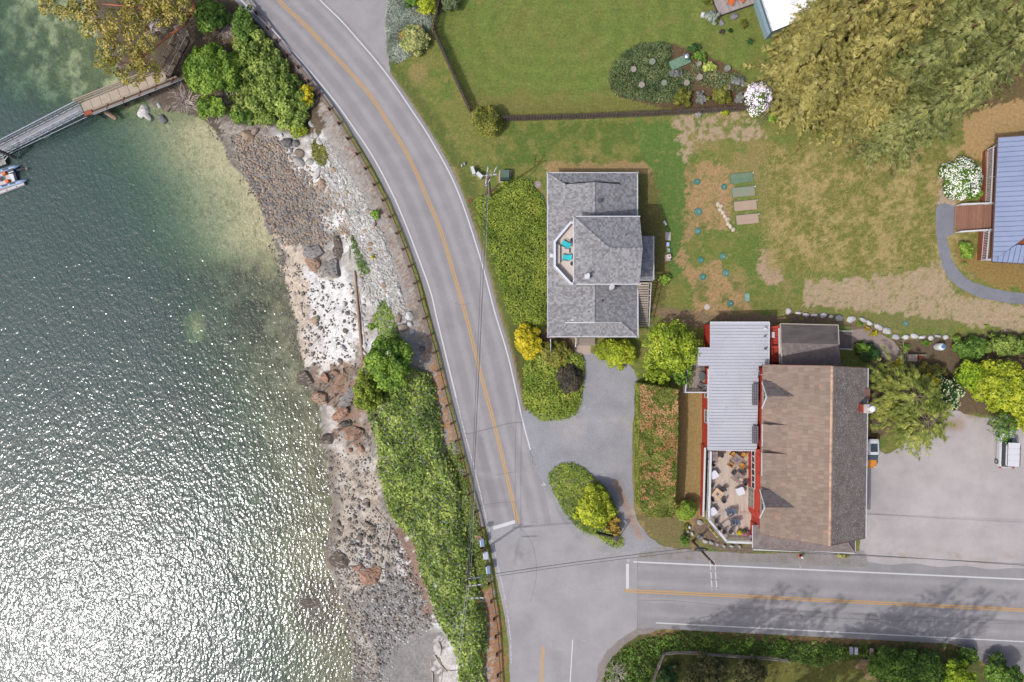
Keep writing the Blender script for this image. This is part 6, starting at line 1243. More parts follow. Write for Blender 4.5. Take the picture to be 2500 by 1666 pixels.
o = veg('straw', V - m0, foliage('bleached straw', [C(176, 150, 92, 1.3), C(214, 192, 136, 1.3)], trans=.1)); o.location = tuple(m0); props(o, 'bleached straw lying in the long dry grass of the field', 'straw', None, 'stuff')
# ================================================================ things
C = _C0
wood_d = mat('dark fence board', C(104, 88, 84), C(130, 112, 106), rough=.85, isl=.14, vs=3, stretch=(2, 2, .4), bump=.004)
wood_g = mat('grey pier timber', C(158, 142, 126), C(182, 168, 150), rough=.85, isl=.1, vs=2.5, bump=.004)
alu = mat('brushed aluminium', C(196, 202, 214), rough=.4, metal=.3, var=.05); rust = mat('rusty steel', C(146, 88, 66), C(112, 66, 50), rough=.85, vs=5, bump=.004); bright = mat('white plastic', C(238, 238, 240), rough=.5, var=.03)
black = mat('black metal', (.025, .025, .028), rough=.5); red_p = mat('red paint', C(206, 54, 42), rough=.45, var=.05)
# ---- board fence round the lawn: paired boards on both sides of the rails
def fence(label, pts, n, z=1.75, loc=None):
    pp = [P(x, y, 0) for x, y in pts]; L_ = sum((pp[i + 1] - pp[i]).length for i in range(len(pp) - 1)); t = E('wooden_fence', label, 'fence', tuple(pp[0].lerp(pp[-1], .5)), 0, 'dark wooden board fences')
    bd = newmesh('board', *(lambda b: (b.v, b.f))(MB().box((0, 0, z / 2), (.15, .024, z))), wood_d); rl = MB(); acc = 0; s_ = L_ / n
    for i in range(len(pp) - 1):
        a, b = pp[i], pp[i + 1]; d = b - a; L1 = d.length; d.normalize(); q = Vector((-d.y, d.x, 0)); an = math.atan2(d.y, d.x)
        for zz in (.35, z - .35): rl.beam(a + Vector((0, 0, zz)), b + Vector((0, 0, zz)), .09, .05)
        while acc < L1:
            k = int(round(acc / s_ + i * 7)); side = .075 if k % 2 else -.075; place('board', bd, t, a + d * acc + q * side - t.location, an); acc += s_
        acc -= L1
    rl.build('rail', wood_d, t, world=True); po = newmesh('post', *(lambda b: (b.v, b.f))(MB().box((0, 0, z / 2), (.11, .11, z + .06))), wood_d)
    for i in range(len(pp) - 1):
        m = max(1, int((pp[i + 1] - pp[i]).length / 2.4))
        for k in range(m + 1): place('post', po, t, pp[i].lerp(pp[i + 1], k / m) - t.location)
fence('dark board fence that bends down the west side of the lawn', [(1082, -30), (1076, 10), (1062, 72), (1061, 86), (1147, 274)], 92)
fence('long dark board fence between the mown lawn and the grey house', [(1218, 296), (1400, 291), (1600, 283), (1812, 271)], 168)
t = MB(); a, b = P(1857, 306, 0), P(1861, 283, 0)
for i in range(3): q = a.lerp(b, (i + .5) / 3); t.beam(q + Vector((0, 0, 0)), q + Vector((.05, .05, 1.6)), .06, .36)
t.build('board_screen', wood_g, label='short grey board screen leaning under the cedars', cat='screen')
# ---- guardrail
gr = E('guardrail', 'rusty wire and post guardrail along the sea side of the road', 'guardrail', tuple(P(1000, 650, 0)))
post = MB().box((0, 0, .36), (.18, .2, .76)); pm = newmesh('post', post.v, post.f, mat('dark creosoted post', C(92, 66, 58), C(66, 50, 46), rough=.9, vs=4)); blk = newmesh('block', *(lambda b: (b.v, b.f))(MB().box((.16, 0, .58), (.14, .16, .3))), rust)
gp = [(655, 72), (679, 103), (703, 137), (730, 167), (755, 201), (781, 234), (806, 269), (829, 304), (851, 341), (873, 378), (894, 414), (915, 453), (936, 491), (953, 531), (970, 571), (985, 610), (1000, 652), (1013, 693), (1024, 736), (1036, 779), (1048, 821), (1060, 863), (1070, 906), (1081, 951), (1091, 992), (1103, 1035), (1114, 1078), (1125, 1121), (1136, 1164), (1147, 1207), (1160, 1252), (1170, 1295), (1178, 1338), (1187, 1382), (1194, 1425), (1200, 1467), (1207, 1510), (1211, 1553), (1214, 1596), (1216, 1647), (1220, 1700)]
gp = [(600, 0), (628, 36)] + gp
for i, (x, y) in enumerate(gp):
    q = P(x - 1, y, 0); d = P(*gp[min(i + 1, len(gp) - 1)]) - P(*gp[max(0, i - 1)]); an = math.atan2(d.y, d.x) + math.pi / 2; place('post', pm, gr, q - gr.location, an); place('block', blk, gr, q - gr.location, an)
rp = [P(x + 5, y - 2, .6) for x, y in gp]; mb = MB()
for a, b in zip(rp[:-1], rp[1:]):
    for o_, zz in ((0, .1), (.035, 0), (0, -.1)): mb.beam(a + Vector((o_, 0, zz)), b + Vector((o_, 0, zz)), .05, .11)
mb.build('rail', rust, gr, world=True)
# ---- utility poles and wires
pole_m = mat('brown pole wood', C(140, 104, 80), C(112, 84, 66), rough=.85, vs=3, stretch=(3, 3, .4))
def pole(label, bx_, by_, h, arms, px_top=None):
    b = P(bx_, by_, 0); top = P(*px_top, h) if px_top else Vector((b.x, b.y, h)); t = E('utility_pole', label, 'pole', tuple(b)); mb = MB(); mb.tube([b - Vector((0, 0, .3)), b.lerp(top, .5), top], [.17, .145, .12], 10); mb.build('pole', pole_m, t, world=True)
    for (c_, d_, L_, w_) in arms:
        c_ = top + Vector(c_); d_ = Vector(d_).normalized(); am = MB(); am.beam(c_ - d_ * L_ / 2, c_ + d_ * L_ / 2, .1, .12); ao = am.build('cross_arm', mat('bleached cross arm', C(226, 224, 224), C(206, 204, 204), rough=.7), t, world=True)
        for k in (-.45, -.15, .15, .45):
            q = c_ + d_ * L_ * k; ins = MB().lathe([(.04, .06), (.07, .1), (.04, .14), (.075, .18), (.03, .24)], tuple(q), 8).build('insulator', mat('grey insulator', C(150, 156, 162), rough=.3), ao, world=True)
            ins.data.transform(Matrix())
    return t, top
p1, t1 = pole('utility pole by the green transformer box north west of the grey house', 1198, 480, 9.8, [((.35, .3, -.9), (.55, 1, 0), 2.4, .1), ((-.2, .3, -.9), (.15, 1, 0), 2.2, .1), ((.2, .25, -.3), (1, .1, 0), 1.5, .1)], (1192, 432))
p2, t2 = pole('utility pole standing in the thicket by the stop line', 1146, 1366, 9.6, [((.7, -.1, -.4), (1, .1, 0), 1.8, .1), ((.6, .3, -1.5), (1, .1, 0), 1.5, .1), ((1.0, -1.4, -.2), (1, .02, 0), 1.7, .1)], (1141, 1430))
p3, t3 = pole('leaning brown utility pole at the roadside south of the restaurant deck', 1691, 1322, 9.6, [((-.28, -1.2, -.1), (.07, -1, 0), 3.1, .1), ((.22, -1.2, -.1), (.07, -1, 0), 3.1, .1)], (1743, 1378))
lg = E('cable_coil', 'black cable coil strapped round the leaning utility pole', 'cable', (0, 0, 0)); q = P(1712, 1343, 5.3); lg.location = q; mb = MB()
for k in range(4): mb.tube([Vector((math.cos(a) * (.78 - k * .05), math.sin(a) * (.26 - k * .02) + .05, math.sin(a) * .2 + k * .05)) for a in np.linspace(0, 6.28, 22)], .03, 5)
mb.build('coil', black, lg); MB().box((0, .05, .05), (.5, .2, .22)).build('splice_case', black, lg)
wire_m = mat('grey power cable', C(112, 112, 116), rough=.5, metal=.2); wire_w = mat('thin bright cable', C(196, 198, 204), rough=.4)
def wire(label, a, b, sag, r=.022, m=wire_m, ext=0, group='overhead wires'):
    a, b = Vector(a), Vector(b); pts = []
    for i in range(25): t_ = i / 24; q = a.lerp(b, t_); q.z -= sag * 4 * t_ * (1 - t_); pts.append(q)
    MB().tube(pts, r, 4, False).build('overhead_wire', m, label=label, cat='wire', group=group)
wire('upper wire over the road from the transformer pole to the thicket pole', t1 + Vector((-.1, 0, -.7)), t2 + Vector((.1, .2, -.3)), .9, .035); wire('lower paired wire beside it over the same bend', t1 + Vector((-.45, -.2, -1.2)), t2 + Vector((-.1, .2, -1.0)), 1.1, .022)
wire('third thin wire along the road beside the pair', t1 + Vector((.0, -.3, -1.7)), t2 + Vector((.25, .2, -1.6)), 1.0, .016, wire_w)
wire('thick double wire crossing the junction from the thicket pole to the leaning pole', t2 + Vector((.2, .3, -1.6)), t3 + Vector((-.1, 1.2, -2.4)), .5, .035); wire('second wire crossing the junction just below the thick one', t2 + Vector((.2, .1, -1.3)), t3 + Vector((-.1, .9, -2.2)), .55, .025)
wire('thin bright wire crossing the junction towards the cross arms', t2 + Vector((1.2, -.9, -.1)), t3 + Vector((-.3, -1.6, 0)), .6, .008, wire_w); wire('thin bright wire lowest over the junction', t2 + Vector((1.4, -1.8, -.1)), t3 + Vector((-.3, -2.3, 0)), .6, .008, wire_w)
wire('thick wire running east past the brown apron roof', t3 + Vector((.05, 1.2, -2.4)), P(2560, 1385, 7.2), .4, .035); wire('second wire running east just below the thick one', t3 + Vector((.05, .9, -2.2)), P(2560, 1381, 7.4), .4, .022)
wire('thin wire running down left from the thicket pole over the bushes', t2, P(1098, 1720, 9.0), .3, .018, wire_w); wire('second thin wire running down from the thicket pole', t2 + Vector((.2, 0, 0)), P(1106, 1720, 9.0), .35, .018, wire_w)
wire('thin guy wire slanting across the east road', t3 + Vector((.3, -1.5, 0)), P(2420, 1600, 6.0), .2, .010, wire_w)
# ---- roadside boxes, mailboxes, signs
def boxthing(name, label, cat, px, py, size, rz, m, parts=(), z=0, group=None, gz=None):
    p = P(px, py, size[2] * .8 + z) if gz is None else on(px, py); base_z = z if gz is None else p.z; t = E(name, label, cat, (p.x, p.y, base_z), rz, group); MB().box((0, 0, size[2] / 2), size).build('body', m, t, bevel=.02)
    for nm, c_, s_, mm in parts: MB().box(c_, s_).build(nm, mm, t)
    return t
boxthing('utility_pedestal', 'white utility pedestal nearer the road by the transformer pole', 'utility box', 1155, 417, (.35, .9, 1.0), R(18), bright, (('lid', (0, 0, 1.03), (.39, .94, .06), trimw),))
boxthing('utility_pedestal', 'white utility pedestal nearer the transformer pole', 'utility box', 1171, 428, (.35, .8, .9), R(48), bright, (('lid', (0, 0, .93), (.39, .84, .06), trimw),))
tg = mat('dark green painted steel', C(84, 108, 92), C(98, 122, 106), rough=.5, vs=1); boxthing('transformer_box', 'dark green transformer box on a gravel pad near the grey house', 'transformer', 1233, 428, (1.15, 1.2, 1.0), R(-2), mat('green steel side', C(52, 70, 62), rough=.5), (('lid', (0, .12, 1.03), (1.0, .9, .1), tg), ('pad', (0, 0, .04), (1.5, 1.55, .08), mat('concrete', C(170, 166, 162), rough=.9))))
post_w = mat('brown mailbox post', C(150, 112, 84), rough=.8)
for (x, y, c_, lb) in ((2079, 1590, C(176, 176, 190), 'grey box mailbox, left one of the pair south of the road'), (2090.5, 1591, C(214, 218, 228), 'pale blue box mailbox, right one of the pair south of the road'), (2129, 1594, C(206, 172, 160), 'pinkish newspaper box standing alone by the big green trees')):
    t = boxthing('mailbox', lb, 'mailbox', x, y, (.34, .78, .34), R(-3), mat('painted tin ' + lb[:8], c_, rough=.45, var=.04), z=.95, group='roadside mailboxes'); MB().box((0, 0, -.5), (.1, .1, 1.0)).build('post', post_w, t); MB().box((0, .41, .17), (.3, .03, .28)).build('door', bright, t); MB().box((.19, .1, .28), (.02, .05, .2)).build('flag', red_p, t)
for (x, y, c_, lb, w_) in ((1178, 1326, C(120, 146, 190), 'blue mailbox next to the stop sign on the guardrail', .4), (1187, 1357, C(190, 200, 216), 'pale blue grey mailbox, middle of the row by the junction', .5), (1193, 1392, C(130, 160, 196), 'blue mailbox at the southern end of the guardrail row', .4)):
    t = boxthing('mailbox', lb, 'mailbox', x, y, (w_, .9, .4), R(8), mat('painted tin ' + lb[:9], c_, rough=.4, var=.05), z=.9, group='mailboxes by the guardrail'); MB().box((0, 0, -.45), (.1, .1, .95)).build('post', post_w, t); MB().box((-w_ / 2 - .06, 0, .2), (.1, .8, .36)).build('newspaper_tube', bright, t); MB().box((0, .46, .2), (w_ - .04, .03, .36)).build('door', trimw, t)
st = E('stop_sign', 'red and white stop sign beside the guardrail at the stop line', 'sign', tuple(P(1168, 1330, 0))); tp_ = P(1167, 1312, 2.3)
MB().tube([(0, 0, -.1), Vector((tp_.x, tp_.y, 2.6)) - st.location], .035, 6).build('post', alu, st)
def octa(r, d): return [(math.cos(R(22.5 + 45 * i)) * r, d, math.sin(R(22.5 + 45 * i)) * r) for i in range(8)]
def plate(nm, r, d0, d1, m): b = MB(); A_ = octa(r, d0); B_ = octa(r, d1); b.add(A_ + B_, [tuple(range(8)), tuple(range(15, 7, -1))] + [(i, i + 8, (i + 1) % 8 + 8, (i + 1) % 8) for i in range(8)]); o = b.build(nm, m, st); o.location = Vector((tp_.x, tp_.y, 2.3)) - st.location; o.rotation_euler = (R(-30), 0, R(-8)); return o
plate('plate', .42, 0, .02, bright); plate('face', .39, -.006, 0, red_p)
tc = bpy.data.curves.new('lettering', 'FONT'); tc.body = 'STOP'; tc.size = .30; tc.align_x = 'CENTER'; tc.align_y = 'CENTER'; tc.extrude = .002; to = bpy.data.objects.new('lettering', tc); COL.objects.link(to); bpy.context.view_layer.update(); me_ = bpy.data.meshes.new_from_object(to); me_.materials.clear(); me_.materials.append(bright); bpy.data.objects.remove(to); to = bpy.data.objects.new('lettering', me_); COL.objects.link(to); to.parent = st; to.rotation_euler = (R(60), 0, R(-8)); to.location = Vector((tp_.x, tp_.y, 2.3)) - st.location + Vector((-.002, -.008, 0)) + Matrix.Rotation(R(-8), 3, 'Z') @ Vector((0, -.012, .0))
sg = E('framed_sign', 'dark framed sign board hanging from a post at the tip of the traffic island', 'sign', tuple(P(1503, 1324, 0))); a, b = P(1460, 1303, 2.2), P(1498, 1312, 2.2)
fr = MB(); 
for zz in (1.6, 2.4): fr.beam(Vector((a.x, a.y, zz)), Vector((b.x, b.y, zz)), .16, .1)
fr.beam(Vector((a.x, a.y, 1.2)), Vector((a.x, a.y, 2.5)), .12, .12); fr.beam(Vector((b.x, b.y, 1.2)), Vector((b.x, b.y, 2.5)), .12, .12); fr.build('frame', mat('dark brown sign frame', C(74, 58, 50), rough=.7), sg, world=True); MB().beam(Vector((a.x, a.y, 2.0)), Vector((b.x, b.y, 2.0)), .05, .7).build('board', mat('black sign board', C(60, 56, 54), rough=.6), sg, world=True)
MB().tube([sg.location, P(1503, 1316, 2.2) + Vector((0, 0, .9))], .07, 8).beam(Vector((b.x, b.y, 2.3)), P(1503, 1316, 2.4), .08, .08).build('post', rust, sg, world=True); MB().lathe([(.02, 0), (.32, .02), (.32, .06), (.02, .08)], tuple(P(1505, 1314, 3.0)), 14).build('lamp_shade', black, sg, world=True)
hy = E('fire_hydrant', 'small red hydrant with a white cap by the brown apron roof', 'hydrant', tuple(P(1953, 1357, 0))); MB().lathe([(.2, 0), (.2, .08), (.15, .1), (.14, .6), (.18, .62), (.18, .68)], n=14).build('barrel', red_p, hy); MB().lathe([(.17, .68), (.15, .78), (.06, .86), (.05, .92)], n=14).build('bonnet', bright, hy); MB().tube([(-.26, 0, .45), (.26, 0, .45)], .06, 8).build('nozzle', red_p, hy)
# drain grate by the kerb
boxthing('drain_grate', 'rusty drain grate in the grass beside the road', 'drain', 1148, 490, (.5, .4, .05), R(10), rust)
# ---- lids and slabs in the lawn
teal_l = mat('teal plastic lid', C(76, 136, 122), C(104, 156, 140), rough=.6, vs=4); lidd = mat('dark teal lid', C(50, 104, 94), rough=.6); grey_l = mat('grey concrete lid', C(160, 148, 136), C(172, 160, 148), rough=.85, vs=3)
def lid(label, x, y, r, m, m2=None, group='round lids in the worn lawn', cat='lid'):
    p = P(x, y, 0); t = E('manhole_cover', label, cat, tuple(p), 0, group); MB().lathe([(r, -.05), (r, .05), (r * .95, .08), (.03, .10)], n=22).build('lid', m, t); MB().lathe([(r * 1.12, -.05), (r * 1.12, .03), (r * 1.0, .04)], n=22).build('rim', m2 or lidd, t); MB().box((r * .15, -r * .1, .105), (.14, .05, .02)).build('handle', bright, t)
for a_ in (('teal lid at the north west of the lid field', 1702, 444, .36), ('teal lid beside the greenest slab', 1767.5, 456.5, .33), ('teal lid with a pale dusty half, west of the white stones', 1704.6, 517, .43), ('teal lid south of the dusty one', 1703.5, 564, .37), ('teal lid in the middle of the western column', 1711, 635, .36), ('lowest teal lid of the western column', 1715.5, 676.5, .37), ('faded teal lid in the eastern column', 1765, 626, .36), ('teal lid below the faded one', 1772, 667, .39), ('dark teal lid nearest the metal roof', 1783, 741, .36)):
    lid(a_[0], a_[1], a_[2], a_[3], teal_l if 'faded' in a_[0] or 'dusty' in a_[0] else mat('teal lid face', C(62, 124, 112), C(84, 140, 126), rough=.6, vs=5))
lid('pale concrete lid just above the metal roof', 1726.5, 750, .36, mat('pale concrete lid', C(206, 192, 176), rough=.85), grey_l); lid('grey concrete lid west of the grey house', 1313, 451, .42, grey_l, grey_l, 'lids beside the grey house'); lid('green lid west of the grey house', 1320, 482, .4, tg, tg, 'lids beside the grey house'); lid('small grey lid in the middle of the juniper bed', 1308, 616, .26, grey_l, grey_l, 'lids beside the grey house'); lid('teal lid with a white stone on it, on the lawn by the rock edging', 2211, 790, .3, teal_l)
for i, (x, y, w_, c1, c2, lb) in enumerate(((1811, 435, 2.75, C(96, 136, 112), C(134, 148, 116), 'greenest slab, northernmost of the four'), (1815.5, 468.5, 2.75, C(140, 156, 134), C(166, 156, 132), 'half faded green slab, second from the north'), (1820, 502, 2.75, C(196, 170, 148), C(186, 164, 142), 'tan slab, third from the north'), (1825, 535.5, 2.7, C(202, 178, 156), C(188, 168, 146), 'tan slab with a green corner, southernmost of the four'))):
    t = boxthing('tank_slab', lb, 'slab', x, y, (w_, 1.15, .09), R(5.5), mat('tank slab %s' % lb[:6], c1, c2, rough=.85, vs=.9), group='rectangular slabs in the worn lawn'); MB().box((-w_ / 2 - .02, 0, .02), (.07, 1.17, .1)).box((0, .59, .02), (w_ + .08, .06, .1)).build('rim', mat('green slab rim', C(70, 122, 106), rough=.6), t); MB().lathe([(.07, 0), (.07, .25), (.04, .3)], (w_ / 2 + .05, .5, 0), 8).build('vent', bright, t)
boxthing('small_slab', 'pale green rectangular lid near the metal roof', 'lid', 1824, 726.5, (.62, .98, .07), R(2), mat('pale green lid', C(146, 176, 152), rough=.7), (('rim', (0, 0, .02), (.7, 1.06, .05), mat('green slab rim', None)),))
t = boxthing('pump_slab', 'green slab under the silver ball in the garden bed', 'slab', 1660, 152, (2.5, 1.15, .35), R(24), mat('green pump slab', C(106, 142, 116), C(128, 156, 130), rough=.7))
gb = E('gazing_ball', 'shiny silver gazing ball on a stand on the green slab', 'ornament', tuple(P(1674, 143, .36))); MB().lathe([(.05, 0), (.16, .1), (.3, .22), (.37, .42), (.36, .6), (.27, .76), (.1, .84)], n=20).build('ball', mat('mirror ball', (.8, .85, .9), rough=.12, metal=1, var=.02), gb, smooth=True)
for k in range(4): a = k * 1.57 + .6; MB().tube([(math.cos(a) * .1, math.sin(a) * .1, .02), (math.cos(a) * .52, math.sin(a) * .52, .25)], .03, 5).build('prong', alu, gb)
for i, (x, y, r_, lb) in enumerate(((1593, 150, .38, 'round stepping stone at the top of the bed'), (1547, 169, .36, 'half hidden round stone at the west of the bed'), (1567, 207, .38, 'round stepping stone at the south west of the bed'), (1622, 202, .36, 'reddish round stone between the lavender and the olive bush'), (1677, 202, .36, 'reddish round stone in the middle of the bed'), (1709, 188, .38, 'pale green round stone below the fern'), (1777, 166, .38, 'pale green round stone at the east of the bed'), (1777, 214, .34, 'bluish round stone behind the right olive bush'), (1708, 155, .28, 'blue grey stone left of the fern'))):
    p = P(x, y, .45); MB().lathe([(r_, -.4), (r_, .03), (r_ * .9, .06)], tuple(p), 18).build('stepping_stone', grey_l if i % 3 else mat('greenish stone', C(140, 148, 130), rough=.85), label=lb, cat='stone', group='round stones in the garden bed')
boxthing('white_box', 'small white box beside the blue green conifer', 'box', 1716, 36, (.4, .5, .4), R(-10), bright)
# ---- items in the shade east of the grey house
boxthing('paving_slab', 'grey paving slab lying in the shade east of the grey house', 'slab', 1631, 577, (.65, 1.0, .08), 0, mat('grey paving', C(196, 190, 184), rough=.85)); boxthing('plastic_crate', 'blue and white crate below the paving slab', 'crate', 1630.5, 597, (.35, .5, .4), 0, mat('pale blue plastic', C(190, 200, 240), rough=.5))
boxthing('water_jug', 'small teal container between the crate and the low table', 'container', 1633, 611, (.28, .45, .35), 0, mat('teal plastic', C(150, 200, 186), rough=.5), (('cap', (0, .1, .38), (.1, .1, .08), bright),)); boxthing('low_table', 'low wooden table with white clutter by the lawn', 'table', 1631, 630, (.6, .75, .4), 0, mat('pinkish wood', C(190, 168, 160), rough=.8)); boxthing('food_tray', 'white and orange tray on the low table', 'tray', 1634, 626, (.45, .5, .1), .2, bright, (('bowl', (0, 0, .12), (.22, .22, .08), mat('orange plastic', C(230, 120, 60), rough=.5)),), z=.41); boxthing('garden_board', 'small white object in the grass right of the grey house shadow', 'panel', 1624, 545, (.2, .55, .5), .5, bright)
# ---- turquoise chairs and table on the balcony
turq = mat('turquoise sling fabric', C(48, 206, 214), C(62, 214, 222), rough=.6)
def deckchair(m, frame, name, label, cat='chair'):
    t = E(name, label, cat); MB().box((0, 0, 0), (.62, .6, .05)).build('seat', m, t).location = (0, 0, .38); o = MB().box((0, 0, 0), (.62, .68, .05)).build('backrest', m, t); o.location = (0, .5, .62); o.rotation_euler = (R(48), 0, 0)
    for s in (-1, 1):
        MB().box((s * .36, .05, .52), (.05, .8, .04)).build('armrest', frame, t)
        for yy in (-.28, .38): MB().box((s * .34, yy, .25), (.04, .04, .52)).build('leg', frame, t)
    return t
bal = 3.9
dc = deckchair(turq, mat('dark teal frame', C(40, 80, 90), rough=.5), 'deck_chair', 'x'); u = []
q = P(1378, 595, bal + .5); put(dc, u, (q.x, q.y, bal), R(-28 - 90), 'turquoise sling chair at the north end of the roof balcony', 'turquoise chairs'); q = P(1380, 628.5, bal + .5); put(dc, u, (q.x, q.y, bal), R(200 + 63), 'turquoise sling chair at the south end of the roof balcony', 'turquoise chairs')
q = P(1383, 613, bal + .4); tb = E('side_table', 'small glass side table between the turquoise chairs', 'table', (q.x, q.y, bal)); MB().box((0, 0, .42), (.6, .5, .02)).build('tabletop', mat('clear pale glass', C(226, 220, 214), rough=.2), tb)
for sx in (-1, 1):
    for sy in (-1, 1): MB().box((sx * .27, sy * .22, .2), (.03, .03, .42)).build('leg', alu, tb)
for y, lb in ((586.5, 'dark round pot near the northern turquoise chair'), (644, 'dark round pot near the southern turquoise chair')): q = P(1397, y, bal + .3); MB().lathe([(.15, 0), (.24, .3), (.22, .32), (.18, .28)], (q.x, q.y, bal), 14).build('plant_pot', black, label=lb, cat='pot', group='pots on the balcony')
# satellite dishes
def dish(label, px, py, z, tilt, rz, sc=1.0):
    p = P(px, py, z); t = E('satellite_dish', label, 'satellite dish', tuple(p)); b = MB(); V = []; n = 18
    for i in range(5):
        r = i / 4 * .42 * sc
        for j in range(n): a = 6.283 * j / n; V.append((r * math.cos(a), r * 1.12 * math.sin(a), r * r * .45 + (.0)))
    b.add(V, [(i * n + j, i * n + (j + 1) % n, (i + 1) * n + (j + 1) % n, (i + 1) * n + j) for i in range(4) for j in range(n)]); o = b.build('reflector', bright, t); o.rotation_euler = (R(tilt), 0, R(rz)); o.location = (0, 0, .35)
    s = o.modifiers.new('thick', 'SOLIDIFY'); s.thickness = .02
    M = Matrix.Rotation(R(rz), 3, 'Z'); MB().tube([(0, 0, .3), M @ Vector((0, -.35, .62))], .02, 5).box(tuple(M @ Vector((0, -.38, .64))), (.1, .1, .1)).build('feed_arm', alu, t); MB().tube([(0, 0, -.5), (0, 0, .3)], .03, 6).build('mast', alu, t)
dish('white satellite dish on the grey house roof below the tower', 1494, 702, 5.0, 60, 245, .95); dish('white satellite dish between the metal roof and the brown roof', 1846, 913, 4.9, 62, 80, 1.3)
# ---- restaurant deck furniture
brt = mat('brown tiled table top', C(164, 142, 134), C(152, 132, 126), rough=.6, isl=.06); tan = mat('tan table tile', C(220, 186, 150), C(228, 196, 162), rough=.6, isl=.04); slate = mat('slate table centre', C(112, 116, 128), rough=.5); mesh_b = mat('black mesh seat', C(72, 68, 72), rough=.7); ylw = mat('yellow brown wicker', C(216, 158, 74), C(196, 140, 62), rough=.7, vs=6); cloth = mat('white tablecloth', C(236, 236, 244), rough=.8, var=.02); navy = mat('slate blue plastic', C(94, 108, 132), rough=.6, var=.05)
def table(label, px, py, rz, mm, w_=1.05, odd=None):
    q = P(px, py, dz + .74); t = E('deck_table', label, 'table', (q.x, q.y, dz), R(rz), 'square tables on the restaurant deck'); k = w_ / 4
    MB().box((0, 0, .72), (w_, w_, .03)).build('table_frame', black, t)
    cells = [(i, j) for i in (-1, 1) for j in (-1, 1)]; n = 0
    for (cx_, cy_, sx, sy) in ((-.32, .32, .36, .36), (.32, .32, .36, .36), (-.32, -.32, .36, .36), (.32, -.32, .36, .36), (0, .32, .26, .36), (0, -.32, .26, .36), (-.32, 0, .36, .26), (.32, 0, .36, .26)):
        MB().box((cx_ * w_, cy_ * w_, .745), (sx * w_ - .012, sy * w_ - .012, .025)).build('tile', tan if n == odd else mm, t); n += 1
    MB().box((0, 0, .745), (.25 * w_, .25 * w_, .028)).build('centre_tile', slate, t)
    for sx in (-1, 1):
        for sy in (-1, 1): MB().box((sx * w_ * .44, sy * w_ * .44, .36), (.05, .05, .72)).build('leg', black, t)
table('brown tiled table in the corner under the metal roof edge', 1742, 1114, 0, brt); table('brown tiled table ringed by yellow chairs', 1800, 1123, -36, brt, 1.12); table('brown tiled table with one tan tile, south of the yellow chairs', 1803, 1167, -36, brt, 1.12, 7); table('tan tiled table in the middle of the deck', 1752, 1207, -38, tan, 1.12)
mc = E('deck_chair', 'x', 'chair'); MB().lathe([(.05, .42), (.24, .42), (.25, .45), (.05, .46)], n=12).build('seat', mesh_b, mc)
b = MB()
for i in range(9): a = R(20 + 140 * i / 8); b.beam((math.cos(a) * .25, math.sin(a) * .25, .45), (math.cos(a) * .31, math.sin(a) * .31, .85), .075, .02, up=(math.cos(a), math.sin(a), 0))
b.tube([(math.cos(R(20 + 140 * i / 8)) * .31, math.sin(R(20 + 140 * i / 8)) * .31, .86) for i in range(9)], .02, 5).build('backrest', mesh_b, mc)
for a in (.8, 2.35, 3.9, 5.5): MB().tube([(math.cos(a) * .22, math.sin(a) * .22, 0), (math.cos(a) * .2, math.sin(a) * .2, .43)], .015, 5).build('leg', black, mc)
wc = E('wicker_chair', 'x', 'chair'); MB().box((0, 0, .42), (.5, .5, .06)).build('seat', ylw, wc); MB().box((0, .27, .65), (.56, .07, .46)).build('backrest', ylw, wc)
for s in (-1, 1): MB().box((s * .27, .02, .62), (.07, .5, .05)).build('armrest', ylw, wc)
for sx in (-1, 1):
    for sy in (-1, 1): MB().box((sx * .25, sy * .23, .2), (.05, .05, .42)).build('leg', ylw, wc)
u = []
for (x, y, rz, lb) in ((1759, 1111, -90, 'dark mesh chair right of the corner table'), (1740, 1132, 180, 'dark mesh chair tucked south of the corner table'), (1791, 1155, 54, 'dark mesh chair north west of the table with one tan tile'), (1814, 1151, -36, 'dark mesh chair north east of the table with one tan tile'), (1818, 1178, -126, 'dark mesh chair beside the window, east of the tan tile'), (1766, 1196, -38, 'dark mesh chair north east of the tan tiled table'), (1740, 1217, 142, 'dark mesh chair on the rail side of the tan tiled table'), (1765.5, 1221, -128, 'dark mesh chair south east of the tan tiled table'), (1739, 1186, 60, 'dark mesh chair by the rail between the white cloth and the tan table'),
                       (1750, 1274, 40, 'dark mesh chair at the bend of the deck rail'), (1757, 1291, 45, 'second dark mesh chair along the slanting rail'), (1769, 1300, 30, 'third dark mesh chair along the slanting rail'), (1784, 1300, 0, 'dark mesh chair by the south rail beside the flower pots')):
    q = P(x, y, dz + .5); put(mc, u, (q.x, q.y, dz), R(rz), lb, 'dark mesh chairs on the restaurant deck')
u = []
for (x, y, rz, lb) in ((1789.5, 1110, 54, 'yellow wicker chair north west of its table'), (1815, 1112, -36, 'yellow wicker chair north east of its table'), (1785, 1135, 144, 'yellow wicker chair south west of its table, the largest looking'), (1810, 1137, -126, 'yellow wicker chair south east of its table')): q = P(x, y, dz + .5); put(wc, u, (q.x, q.y, dz), R(rz), lb, 'yellow wicker chairs')
